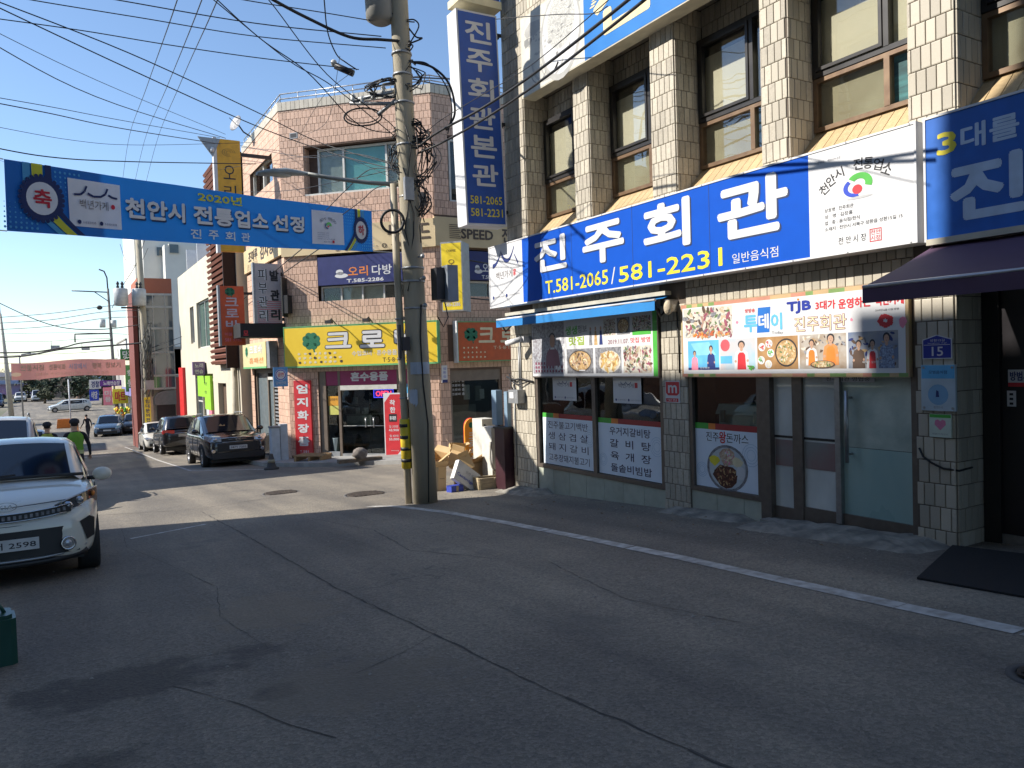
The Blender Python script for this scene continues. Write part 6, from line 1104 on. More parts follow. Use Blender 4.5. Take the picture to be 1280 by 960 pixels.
# blue street banner
BAN = Fr(-.45, 11.6, math.degrees(math.atan2(4.7, 6.65))); BL_ = 8.14
t = T('street_banner', 'long blue congratulation banner hung across the street with white letters', 'banner', BAN, (0, 0, 3.35))
def warp(mb):
    mb.v = [(x, y*3.2+.016*math.sin(x*2.1+z)+.006*math.sin(x*4.3), z+.086*x-.03*math.sin(PI*x/BL_)) for x, y, z in mb.v]; return mb
BB = cloth('banner_blue', (.006, .115, .40), .2); BW = cloth('banner_white', (.70, .70, .74), .2); BY = cloth('banner_yellow', (.70, .66, .06)); BR = cloth('banner_red', (.62, .03, .06)); BN = cloth('banner_navy', (.008, .02, .10), .1); BS = cloth('banner_sky', (.10, .38, .62))
mb = MB().use(BB); n = 66
for i in range(n):
    for j in range(4): x0, x1 = BL_*i/n, BL_*(i+1)/n; z0, z1 = 3.35+.9*j/4, 3.35+.9*(j+1)/4; mb.poly([(x0, 0, z0), (x1, 0, z0), (x1, 0, z1), (x0, 0, z1)])
warp(mb).build('sheet', t)
mb = MB()
def bz(z): return 3.35+.9*z
def bquad(m, pts, y=-.005): mb.use(m).poly([(x, y, bz(z)) for x, z in pts])
def arcband(cx, x0, w, m, flip, y):
    for i in range(12):
        a, b = i/12, (i+1)/12; f = lambda q: x0+flip*(.55*max(0, (.62-q))**1.6*1.8)
        bquad(m, [(f(a), a), (f(a)+w, a), (f(b)+w, b), (f(b), b)], y)
arcband(0, .22, .10, BS, 1, -.005); arcband(0, .34, .15, BY, 1, -.006); arcband(0, .52, .09, BN, 1, -.007); arcband(0, BL_-.55, .11, BY, -1, -.006); arcband(0, BL_-.66, .09, BN, -1, -.007); arcband(0, BL_-.40, .10, BS, -1, -.005)
for cx, up in ((.85, 1), (.22, 0), (BL_-.85, 1), (BL_-.15, 0)):
    for i in range(7):
        for j in range(6): r = .018*(1-j/8); mb.use(BS).disc(cx-.25+i*.07, bz((.92-j*.07) if up else (.06+j*.07)), r, r, -.0045, 6)
for cx, ch, r in ((.46, '축', .30), (BL_-.46, '하', .27)):
    mb.use(BN); 
    for i in range(28): a = 2*PI*i/28; mb.disc(cx+r*.98*math.cos(a), bz(.5)+r*.98*math.sin(a), .03, .03, -.0085, 7)
    mb.disc(cx, bz(.5), r*.95, r*.95, -.009, 28); mb.use(BW).disc(cx, bz(.5), r*.72, r*.72, -.010, 26); text(mb, BR, ch, cx-r*.42, cx+r*.42, bz(.5)-r*.4, bz(.5)+r*.4, -.013, .03)
mb.use(BW).rect(.84, 1.68, bz(.14), bz(.86), -.006); text(mb, mat('brush_ink', (.15, .13, .13)), '백년가게', 1.0, 1.46, bz(.42), bz(.56), -.009, .0); mb.use(BR).disc(1.54, bz(.49), .035, .035, -.009, 10)
for a, b, z0, z1 in ((.92, 1.12, .68, .70), (1.16, 1.44, .66, .66), (1.46, 1.6, .66, .62)): pass
mb.use(BN)
def stroke(P, w, y):
    for a, b in zip(P, P[1:]):
        d = Vector((b[0]-a[0], b[1]-a[1])); nn = Vector((-d.y, d.x)).normalized()*w/2; mb.poly([(a[0]-nn.x, y, a[1]-nn.y), (b[0]-nn.x, y, b[1]-nn.y), (b[0]+nn.x, y, b[1]+nn.y), (a[0]+nn.x, y, a[1]+nn.y)])
stroke([(.92, bz(.62)), (1.02, bz(.63)), (1.08, bz(.68)), (1.12, bz(.77))], .03, -.009); stroke([(1.13, bz(.66)), (1.22, bz(.62)), (1.34, bz(.63)), (1.42, bz(.68)), (1.46, bz(.77))], .03, -.0092); stroke([(1.47, bz(.67)), (1.54, bz(.64)), (1.62, bz(.63))], .03, -.009)
for x in (.98, 1.33): mb.use(BN).disc(x, bz(.21), .03, .03, -.009, 10); text(mb, BN, '소상공인진흥', x+.05, x+.26, bz(.19), bz(.225), -.009, 0)
mb.use(BW).rect(6.0, 7.03, bz(.12), bz(.86), -.006)
for i, ch in enumerate('천안시 전통업소'):
    if ch != ' ': a = math.radians(128-i*11); text(mb, BLACK, ch, 6.50+.38*math.cos(a)-.035, 6.50+.38*math.cos(a)+.035, bz(.40)+.27*math.sin(a)-.03, bz(.40)+.27*math.sin(a)+.03, -.009, .01)
mb.use(GREENP).ring(6.52, bz(.54), .04, .09, -.009, -.2, 3.2, 12, .8); mb.use(NAVY).ring(6.48, bz(.53), .05, .08, -.0092, 2.2, 5, 12, .8); mb.use(RED).disc(6.50, bz(.52), .025, .02, -.0095, 8)
for k in range(4): text(mb, BN, '상호명 진주회관 음식점', 6.15, 6.5+(.2 if k == 3 else 0), bz(.36-k*.045), bz(.38-k*.045), -.009, 0)
text(mb, BN, '천안시장', 6.35, 6.55, bz(.16), bz(.19), -.009, 0); mb.use(BR).rect(6.62, 6.68, bz(.15), bz(.21), -.009); warp(mb).build('print', t)
mb = MB(); SHD = cloth('banner_shadow_print', (.004, .02, .09), .05)
for s_, a, b, z0, z1, bo in (('천안시', 1.74, 2.82, .34, .68, .05), ('전통업소', 2.99, 4.76, .34, .68, .05), ('선정', 4.88, 5.74, .34, .68, .05)): text(mb, SHD, s_, a+.03, b+.03, bz(z0)-.025, bz(z1)-.02, -.009, bo); text(mb, BW, s_, a, b, bz(z0), bz(z1), -.013, bo)
text(mb, BY, '2020년', 3.1, 4.1, bz(.76), bz(.93), -.011, .05)
for i, ch in enumerate('진주회관'): text(mb, BW, ch, 2.93+i*.37, 3.15+i*.37, bz(.08), bz(.25), -.011, .03)
warp(mb).build('lettering', t)
mb = MB().use(mat('white_rope', (.6, .6, .58), .8)); 
mb.bar((BL_, 0, 4.25+.70), (11.2, .5, 5.55), .008, 5); mb.bar((BL_, 0, 3.35+.70), (11.2, .5, 4.4), .008, 5); mb.bar((0, 0, 4.25), (-5.5, -.3, 4.0), .008, 5); mb.bar((0, 0, 3.35), (-5.5, -.3, 3.1), .008, 5); mb.build('rope', t)
# distant red banner
t = T('street_banner', 'distant salmon red banner across the far street beyond the parked cars', 'banner', WF, (.8, 52, 1.4)); mb = MB().use(cloth('banner_salmon', (.72, .34, .29)))
for i in range(24): a, b = -2.14+5.82*i/24, -2.14+5.82*(i+1)/24; f = lambda x: .06*math.sin(x*1.3)+.02*(x); mb.poly([(a, 52+.08*math.sin(a*2), 1.42+f(a)), (b, 52+.08*math.sin(b*2), 1.42+f(b)), (b, 52+.08*math.sin(b*2), 2.38+f(b)), (a, 52+.08*math.sin(a*2), 2.38+f(a))])
mb.build('sheet', t); mb = MB(); PW = cloth('banner_cream', (.75, .62, .45))
for k, (s_, a, b) in enumerate((('전통시장', -1.7, -.5), ('성환이화', -.3, .55), ('시장에서', .7, 1.6), ('행복', 1.9, 2.4), ('장보기', 2.6, 3.4))): text(mb, PW if k != 2 else mat('pale_violet_letter', (.55, .5, .58)), s_, a, b, 1.85+.01*k, 2.2+.01*k, 51.88, .03)
text(mb, PW, '성환읍 주민자치위원회 · 상인회 일동', -1.0, 2.8, 1.56, 1.72, 51.88, 0); mb.use(PW).disc(-1.9, 1.66, .25, .12, 51.89, 12); mb.build('lettering', t); mb = MB().use(GALV); mb.bar((3.68, 52, 2.45), (5.9, 52, 2.8), .012, 5); mb.bar((-2.14, 52, 2.3), (-5.6, 52, 2.6), .012, 5); mb.bar((3.68, 52, 1.5), (5.9, 52, 1.8), .012, 5); mb.bar((-2.14, 52, 1.35), (-5.6, 52, 1.5), .012, 5); mb.build('rope', t)
# transformer pole down the street
t = T('utility_pole', 'concrete pole with two grey transformers down the street beyond the cream building', 'pole', WF, (5.35, 57.5, gz(57.5))); MB().use(PC).tube([(5.45, 57.5, -3.1), (5.3, 57.5, 4), (5.15, 57.5, 12.2)], [.26, .21, .17], 14).build('shaft', t)
mb = MB().use(mat('transformer_pale', (.50, .52, .52), .5, wear=.3))
for x in (4.0, 5.05): mb.lathe((x, 57.2, 6.3), [(.30, 0), (.42, .04), (.42, 1.05), (.38, 1.1)], n=16)
mb.build('transformer', t); mb = MB().use(DARKM)
for x in (3.85, 4.1, 4.95, 5.15): mb.lathe((x, 57.2, 7.4), [(.06, 0), (.10, .1), (.05, .2), (.10, .3), (.04, .45)], n=8)
mb.bar((4.0, 57.4, 6.2), (5.3, 57.5, 6.2), .06, 6); mb.bar((2.9, 57.4, 12), (5.6, 57.5, 11.8), .05, 6); mb.bar((3.5, 57.4, 11.4), (5.6, 57.5, 11.3), .05, 6)
for x in (3.0, 3.6, 4.3): mb.bar((x, 57.4, 11.9), (x, 57.4, 12.3), .05, 6)
mb.build('cross_arm', t); mb = MB().use(mat('cable_bundle', (.10, .10, .09), .8)); rnd2 = random.Random(4)
for i in range(16): mb.tube([(5.35+rnd2.uniform(-.35, .35), 57.2+rnd2.uniform(-.2, .1), z) for z in [rnd2.uniform(-1, 1)+k*1.1 for k in range(1, 5)]], .03, 5)
mb.build('cable_tangle', t, kind='stuff'); mb = MB().use(GALV).box(5.2, 5.7, 57.0, 57.15, .9, 1.5); mb.build('meter_case', t)
t.o.scale = (.84, .84, .84); t.o.location = (4.32, 46.3, gz(46.3))
t = T('vertical_sign', 'narrow yellow vertical banner tied to the transformer pole', 'sign', WF, (4.2, 46, -1.2)); MB().use(YEL).box(4.08, 4.38, 45.9, 45.94, -1.5, .2).build('sheet', t); mb = MB(); tstack(mb, NAVY, '임대문의전화', 4.13, 4.33, -1.4, .1, 45.89, .03); mb.build('lettering', t)
t = T('utility_pole', 'slim dark pole with a lamp crook and small transformers further away', 'pole', WF, (5.6, 96, gz(96))); mb = MB().use(mat('dark_pole', (.17, .16, .15), .7)); mb.tube([(5.75, 96, -3.1), (5.55, 96, 4), (5.4, 96, 11)], [.2, .17, .12], 10); mb.build('shaft', t); mb = MB().use(DARKM); mb.tube([(5.4, 96, 10.5), (5.35, 96, 12.2), (5.1, 96, 12.9), (4.6, 96, 13.1)], .08, 6); mb.bar((1.9, 96, 10.7), (5.5, 96, 10.6), .07, 6); mb.bar((4.1, 96, 10.6), (5.4, 96, 9.6), .05, 6); mb.bar((2.0, 96, 6), (5.6, 96, 6.05), .08, 6); mb.bar((2.0, 96, 6), (2.0, 96, 5.1), .08, 6); mb.ell((4.5, 96, 8.9), (.3, .2, .25), 8, 6); mb.build('cross_arm', t)
mb = MB().use(mat('transformer_pale', (.50, .52, .52))); mb.lathe((4.7, 95.8, 6.7), [(.3, 0), (.32, .9)], n=10); mb.lathe((5.8, 95.8, 6.7), [(.28, 0), (.3, .8)], n=10); mb.build('transformer', t)
t = T('utility_pole', 'thin tapering pole at the far left edge of the street', 'pole', WF, (-4.4, 96, gz(96))); MB().use(mat('pale_pole', (.4, .38, .33), .7)).tube([(-4.1, 96, -3.1), (-4.35, 96, 3), (-4.65, 96, 8.2)], [.28, .2, .10], 10).build('shaft', t); MB().use(DARKM).bar((-4.66, 96, 8), (-4.7, 96, 9.2), .05, 5).build('tip', t)
t = T('lamp_post', 'thin pale lamp post beside the left end of the red banner', 'street lamp', WF, (-3.3, 100, gz(100))); MB().use(GALV).tube([(-3.2, 100, -3), (-3.3, 100, 3.6), (-3.1, 100, 4), (-2.2, 100, 4.1)], .09, 6).build('post', t); MB().use(GALV).ell((-1.9, 100, 4.05), (.4, .15, .1), 8, 5).build('head', t)
for x, y in ((.1, 80), (2.6, 84)):
    solo(MB().use(GALV).box(x-.35, x+.35, y-.1, y+.1, 3.9, 4.25).use(CABLE).bar((x-.3, y, 4.2), (x-.3, y, 4.6), .02, 4), 'traffic_lamp', 'small boxy lamp hanging from the distant cable at '+('left' if x < 1 else 'right'), 'lamp', WF, (x, y, 3.9))
# ------------------------------------------------------------------ cars
CGL = mat('car_glass', (.010, .014, .022), .05, (.008, .011, .018), 2, spec=.5, coat=.15); CHR = mat('chrome', (.6, .6, .62), .15, metal=1.); LAMPG = mat('headlamp_glass', (.55, .57, .60), .08, (.25, .26, .28), 9, metal=.4, coat=1.); TAILR = mat('tail_lamp', (.55, .01, .015), .15, coat=1.); PLAS = mat('black_plastic', (.018, .018, .019), .5); RIM = mat('alloy_rim', (.42, .42, .43), .3, metal=.8)
def lerp(a, b, t): return a+(b-a)*t
def car(label, loc, rz, L, W, H, body, paint, kind='hatch', front=None, group=None, detail=1, belt=None, name='parked_car', cat='car', plate='12가 3456', ground=None):
    """local frame: front at y=0 facing -y, x to the viewer's right, z up from the ground"""
    t = T(name, label, cat, WF, loc, group, rz=rz if rz else 1e-4)
    sl = -math.atan((gz(loc[1]+1)-gz(loc[1]-1))/2)*(-1)
    fwd = math.cos(math.radians(rz)); t.o.rotation_euler = (sl*fwd, 0, math.radians(rz))
    hw = W/2; st = body['st']; wy = body['wy']; wr = body['wr']
    # body shell: (y, half width, z bottom, z shoulder, z top centre)
    rings = []
    for (y, w, zb, zs, zt) in st:
        rings.append([(0, zb), (w*.80, zb), (w*.97, zb+.06), (w, (zb+zs)*.5), (w*.985, zs-.07), (w*.94, zs), (w*.70, lerp(zs, zt, .75)), (0, zt)])
    bm = bmesh.new(); V = []
    for (y, *_), r in zip(st, rings):
        row = [bm.verts.new((x, y, z)) for x, z in r]+[bm.verts.new((-x, y, z)) for x, z in reversed(r[1:-1])]
        V.append(row)
    n = len(V[0])
    for i in range(len(V)-1):
        for k in range(n): bm.faces.new((V[i][k], V[i][(k+1) % n], V[i+1][(k+1) % n], V[i+1][k]))
    bm.faces.new(list(V[0])); bm.faces.new(list(reversed(V[-1])))
    bmesh.ops.recalc_face_normals(bm, faces=bm.faces); me = bpy.data.meshes.new('body'); bm.to_mesh(me); bm.free()
    ob = bpy.data.objects.new('body', me); me.materials.append(paint); me.materials.append(PLAS)
    s = ob.modifiers.new('s', 'SUBSURF'); s.levels = s.render_levels = 2
    cut = MB()
    for y in wy:
        for sx in (-1, 1): cut.lathe((sx*(hw-.30), y, wr), [(wr*1.14, 0), (wr*1.14, .8)], axis=(sx, 0, 0), n=28)
    cme = cut.mesh('cut'); co = bpy.data.objects.new('cut', cme); b = ob.modifiers.new('b', 'BOOLEAN'); b.operation = 'DIFFERENCE'; b.object = co; b.solver = 'EXACT'
    me2 = evaluated_mesh(ob, (co,)); COL.objects.link(ob); bpy.data.objects.remove(co); ob.modifiers.clear(); ob.data = me2; me2.materials.clear(); me2.materials.append(paint); me2.materials.append(PLAS)
    for p in me2.polygons:
        p.use_smooth = True
        c = p.center
        inw = any(math.hypot(c.y-y, c.z-wr) < wr*1.12 for y in wy) and abs(c.x) > hw-.45
        p.material_index = 1 if (inw or c.z < body.get('clad', .2)) else 0
    ob.parent = t.o
    # cabin: stations (y, half width at belt, z belt, half width roof, z roof edge)
    cb = body['cab']; mb = MB().use(paint); g = []
    for (y, wb, zb, wt, zt) in cb:
        cr = .035 if zt > zb+.2 else .0; r = [(wb, zb), (lerp(wb, wt, .5)+.012, lerp(zb, zt, .5)), (wt+.01, zt-.05), (wt-.05, zt), (wt*.5, zt+cr*.8), (0, zt+cr), (-wt*.5, zt+cr*.8), (-wt+.05, zt), (-wt-.01, zt-.05), (-lerp(wb, wt, .5)-.012, lerp(zb, zt, .5)), (-wb, zb)]
        g.append([(x, y, z) for x, z in r])
    mb.smooth = True; bi = []
    for r in g: bi.append(list(range(len(mb.v), len(mb.v)+len(r)))); mb.v += r
    for i in range(len(g)-1):
        for k in range(len(g[0])-1): mb.face((bi[i][k], bi[i][k+1], bi[i+1][k+1], bi[i+1][k]))
    mb.smooth = False; cabin = mb.build('cabin'); cabin.parent = t.o
    wi = body['wins']; i0, i1 = wi['front']; A, Bq = g[i0], g[i1]
    def P(u, v, a=None, b_=None):   # windscreen surface: u across -1..1, v up 0..1
        a, b_ = a or A, b_ or Bq; xa = a[3][0]*u; xb = b_[3][0]*u; za = lerp(a[5][2], a[3][2], abs(u)**2); zb_ = lerp(b_[5][2], b_[3][2], abs(u)**2)
        return Vector((lerp(xa, xb, v), lerp(a[3][1], b_[3][1], v), lerp(za, zb_, v)))
    def screen(nm, a, b_, off, u1, v0, v1):
        mb = MB().use(CGL); mb.smooth = True; nn = 10; rows = []
        for v in (v0, (v0+v1)/2, v1):
            rows.append([])
            for k in range(nn+1): u = (-1+2*k/nn)*u1; mb.v.append(tuple(P(u, v, a, b_)+off)); rows[-1].append(len(mb.v)-1)
        for r0, r1 in zip(rows, rows[1:]):
            for k in range(nn): mb.face((r0[k], r0[k+1], r1[k+1], r1[k]))
        o = mb.build(nm); o.parent = t.o; return o
    screen('windscreen', A, Bq, Vector((0, -.012, .016)), .95, .02, .95)
    j0, j1 = wi['rear']; screen('rear_window', g[j1], g[j0], Vector((0, .012, .012)), .9, .12, .92)
    def side(y, v, sx):
        for a, b_ in zip(cb, cb[1:]):
            if a[0] <= y <= b_[0]: q = (y-a[0])/max(1e-6, b_[0]-a[0]); wb, zb, wt, zt = [lerp(a[k], b_[k], q) for k in (1, 2, 3, 4)]; return (sx*(lerp(wb, wt, v)+.020), y, lerp(zb, zt-.03, v))
        return (0, y, 0)
    for sx in (-1, 1):
        for poly in body['side']:
            mb = MB().use(CGL); q = [side(y, v, sx) for y, v in poly]; mb.poly(q); o = mb.build('side_window'); o.parent = t.o
        mb = MB().use(paint); y0, zz = body['mir']; mb.ell((sx*(hw+.07), y0, zz), (.10, .06, .075), 12, 8); mb.use(PLAS).bar((sx*(hw-.08), y0+.03, zz-.04), (sx*(hw+.05), y0+.01, zz-.03), .025, 6); o = mb.build('mirror'); o.parent = t.o
        for y in body['door']: mb = MB().use(PLAS); mb.tube([(sx*(hw+.002), y, .35), (sx*(hw+.006), y, .62), (sx*(hw-.01), y, body['cab'][0][2]-.06)], .005, 4); o = mb.build('door_seam'); o.parent = t.o
        for y in body['hand']: mb = MB().use(paint); mb.box(sx*(hw+.006)-.012, sx*(hw+.006)+.012, y, y+.16, .80*body.get('hz', 1), .83*body.get('hz', 1)); o = mb.build('door_handle'); o.parent = t.o
    for y in wy:
        for sx in (-1, 1):
            c = (sx*(hw-.115), y, wr); mb = MB().use(RUBBER); mb.lathe(c, [(wr*.62, -.09), (wr*.96, -.10), (wr, -.06), (wr, .07), (wr*.95, .105), (wr*.64, .10), (wr*.6, .03)], axis=(sx, 0, 0), n=26); w_ = mb.build('wheel'); w_.parent = t.o
            mb = MB().use(RIM); c2 = Vector(c)+Vector((sx*.085, 0, 0)); mb.lathe(c2, [(wr*.66, -.03), (wr*.66, .012), (wr*.58, .012), (wr*.57, -.02)], axis=(sx, 0, 0), n=24)
            for k in range(5):
                a = 2*PI*k/5+.3; d1 = Vector((0, math.cos(a), math.sin(a))); d2 = Vector((0, -math.sin(a), math.cos(a))); mb.prism([tuple(c2+d1*wr*.1+d2*wr*.09), tuple(c2+d1*wr*.6+d2*wr*.05), tuple(c2+d1*wr*.6-d2*wr*.05), tuple(c2+d1*wr*.1-d2*wr*.09)], (sx*.008, 0, 0))
            mb.lathe(c2, [(wr*.14, -.01), (wr*.12, .02)], axis=(sx, 0, 0), n=12); mb.use(PLAS).lathe(c2-Vector((sx*.05, 0, 0)), [(wr*.6, 0), (wr*.6, .01)], axis=(sx, 0, 0), n=18); o = mb.build('rim'); o.parent = w_
    mb = MB().use(PLAS).box(-hw*.8, hw*.8, .35, L-.3, .16, .35); o = mb.build('underbody'); o.parent = t.o
    if front: front(t, hw, L, H, plate)
    return t
def hatch_body(L, W, H, k=1.):
    hw = W/2
    return dict(wr=.285, wy=(.62, L-.55), clad=.19, mir=(1.08, .96), hz=1.0,
      st=[(0, hw*.60, .26, .55, .60), (.05, hw*.80, .20, .62, .70), (.22, hw*.95, .18, .74, .80), (.6, hw, .19, .84, .90), (1.05, hw, .19, .92, .99), (1.8, hw, .20, .93, .98), (L-1., hw, .20, .95, .98), (L-.35, hw*.98, .22, .97, .99), (L-.08, hw*.92, .25, .92, .96), (L, hw*.75, .32, .80, .85)],
      cab=[(.98, hw*.88, .93, hw*.80, .97), (1.62, hw*.93, .93, hw*.74, H-.07), (2.1, hw*.94, .93, hw*.74, H-.01), (L-.75, hw*.92, .95, hw*.70, H-.02), (L-.3, hw*.90, .96, hw*.68, H-.12), (L-.1, hw*.86, .96, hw*.74, 1.0)],
      wins=dict(front=(0, 1), rear=(4, 5)), side=[[(1.25, .1), (2.05, .08), (2.05, .92), (1.68, .92)], [(2.12, .08), (L-1.05, .10), (L-1.0, .9), (2.12, .92)], [(L-.98, .12), (L-.5, .4), (L-.6, .85), (L-.95, .9)]], door=(1.2, 2.08, L-1.0), hand=(1.85, L-1.25))
def suv_body(L, W, H):
    hw = W/2
    return dict(wr=.36, wy=(.92, L-.95), clad=.30, mir=(1.45, 1.14), hz=1.2,
      st=[(0, hw*.72, .30, .72, .82), (.06, hw*.86, .26, .82, .92), (.3, hw*.96, .25, .92, 1.0), (.9, hw, .26, .99, 1.06), (1.35, hw, .27, 1.03, 1.10), (2.2, hw, .27, 1.04, 1.08), (L-1.1, hw, .27, 1.08, 1.1), (L-.4, hw*.98, .28, 1.10, 1.12), (L-.1, hw*.95, .32, 1.04, 1.08), (L, hw*.85, .38, .9, .98)],
      cab=[(1.18, hw*.90, 1.03, hw*.80, 1.07), (2.12, hw*.94, 1.04, hw*.76, H-.07), (2.6, hw*.95, 1.04, hw*.76, H-.01), (L-.9, hw*.93, 1.07, hw*.74, H-.03), (L-.38, hw*.92, 1.08, hw*.70, H-.12), (L-.12, hw*.88, 1.08, hw*.78, 1.12)],
      wins=dict(front=(0, 1), rear=(4, 5)), side=[[(1.62, .1), (2.55, .08), (2.55, .9), (2.12, .9)], [(2.63, .08), (L-1.3, .10), (L-1.25, .88), (2.63, .9)], [(L-1.22, .12), (L-.62, .3), (L-.72, .8), (L-1.18, .88)]], door=(1.6, 2.6, L-1.25), hand=(2.3, L-1.55))
def part(mb, nm, t, par=None): o = mb.build(nm); o.parent = par or t.o; return o
def kia_front(t, hw, L, H, plate):
    # upper grille band between the lamps
    def nose(x): return .03+.20*(abs(x)/hw)**3+.03*(abs(x)/hw)
    def band(xa, xb, z0, z1, off, m, nm, n=12, dz=0.):
        mb = MB().use(m); mb.smooth = True
        for i in range(n+1): x = lerp(xa, xb, i/n); b = dz*(abs(x)/hw)**2; mb.v += [(x, nose(x)-off-.035, z0+b), (x, nose(x)-off-.035, z1+b)]
        for i in range(n): mb.face((2*i, 2*i+2, 2*i+3, 2*i+1))
        return part(mb, nm, t)
    band(-.54, .54, .625, .705, .02, PLAS, 'grille', dz=.10)
    mb = MB().use(CHR)
    for sgn, z in ((1, .705), (-1, .632)): mb.tube([(x, nose(x)-.058, z+.10*(abs(x)/hw)**2) for x in [-.5+i/12 for i in range(13)]], .006, 5)
    part(mb, 'grille_trim', t)
    mb = MB().use(GREYP)
    for i in range(22): x = -.48+i*.0457; mb.box(x-.012, x+.012, nose(x)-.062, nose(x)-.056, .650+.1*(abs(x)/hw)**2, .685+.1*(abs(x)/hw)**2)
    part(mb, 'grille_mesh', t)
    mb = MB().use(CHR); mb.use(mat('badge_ring', (.5, .5, .52), .2, metal=.8)); text(mb, CHR, 'KIA', -.065, .065, .755, .795, -.014, .0); mb.use(CHR); mb.ring(0, .775, .085, .094, -.012, 0, 2*PI, 24, .48); part(mb, 'badge', t)
    # lower intake
    band(-.60, .60, .275, .535, .035, PLAS, 'lower_intake'); mb = MB().use(mat('satin_silver', (.45, .45, .46), .35, metal=.6)); mb.tube([(x, nose(x)-.05, .255+.05*(abs(x)/.6)**4) for x in [-.66+i*.11 for i in range(13)]], .014, 6); part(mb, 'lip_trim', t)
    mb = MB().use(PLAS); mb.tube([(x, nose(x)-.02, .215+.03*(abs(x)/.6)**4) for x in [-.66+i*.11 for i in range(13)]], .035, 6); part(mb, 'lower_lip', t)
    mb = MB().use(mat('number_plate', (.62, .63, .62), .5)).box(-.26, .26, -.085, -.06, .36, .47); text(mb, BLACK, plate, -.235, .235, .382, .448, -.0865, .02); part(mb, 'number_plate', t)
    for sx in (-1, 1):
        # head lamp: wraps round the corner
        def hp(u, v):  # u from grille end outwards, v bottom..top
            x = lerp(.40, hw*.985, u); y = .075+.46*u**2.4-.0; z = lerp(lerp(.655, .72, u), lerp(.745, .875, u**.8), v); return (sx*(x), y-.018+.03*v*u, z)
        mb = MB().use(mat('lamp_bezel', (.03, .03, .035), .2, coat=1.)); mb.smooth = True; nu, nv = 9, 4
        for j in range(nv+1):
            for i in range(nu+1):
                u = i/nu; v = j/nv; p = hp(u, v); mb.v.append(p)
        for j in range(nv):
            for i in range(nu): a = j*(nu+1)+i; mb.face((a, a+1, a+nu+2, a+nu+1))
        lamp = part(mb, 'headlight', t)
        mb = MB()
        for u, v, r, m in ((.28, .45, .052, CHR), (.55, .55, .045, CHR), (.28, .45, .034, LAMPG), (.55, .55, .03, LAMPG)): p = Vector(hp(u, v)); mb.use(m).ell((p.x, p.y-.012-(.006 if m == LAMPG else 0), p.z), (r, .018, r*.85), 12, 6)
        mb.use(ORANGEP).ell(tuple(Vector(hp(.88, .6))+Vector((sx*.006, -.012, 0))), (.02, .05, .03), 8, 5); mb.use(LAMPG).tube([Vector(hp(u, .96))+Vector((0, -.012, 0)) for u in (0, .3, .6, .9, 1)], .009, 5); mb.tube([Vector(hp(u, .06))+Vector((0, -.01, 0)) for u in (0, .3, .6)], .007, 5); part(mb, 'reflector', t, lamp)
        mb = MB().use(CHR); c = Vector((sx*.50, nose(.5)-.085, .365)); mb.lathe(c, [(.066, 0), (.07, .02), (.055, .03), (.054, .02)], axis=(sx*.2, -1, 0), n=20); mb.use(LAMPG).lathe(c+Vector((0, -.012, 0)), [(.045, 0), (.03, .012), (.005, .016)], axis=(sx*.2, -1, 0), n=18); part(mb, 'fog_lamp', t)
        mb = MB().use(PLAS); mb.prism([(sx*.61, .055, .56), (sx*.70, .115, .60), (sx*.745, .16, .57), (sx*.735, .15, .40), (sx*.67, .09, .37)], (0, .08, 0)); part(mb, 'air_slot', t)
    mb = MB().use(PLAS); mb.tube([(x, .90+.0*x-.06*(1-(x/.7)**2), .985+.02*(1-(x/.7)**2)) for x in [-.68+i*.136 for i in range(11)]], .018, 5); mb.tube([(-.5, .93, 1.0), (.05, .97, 1.03)], .01, 5); part(mb, 'wiper', t)
    mb = MB().use(PLAS); mb.tube([(x, nose(x)-.02, .585+.03*(abs(x)/.8)**2) for x in [-.66+i*.11 for i in range(13)]], .003, 4); part(mb, 'bumper_seam', t)
    mb = MB().use(PLAS); mb.tube([(x, .13+.25*(abs(x)/.75)**2, .755+.03*(abs(x)/.75)) for x in [-.72+i*.12 for i in range(13)]], .004, 4); part(mb, 'bonnet_seam', t)
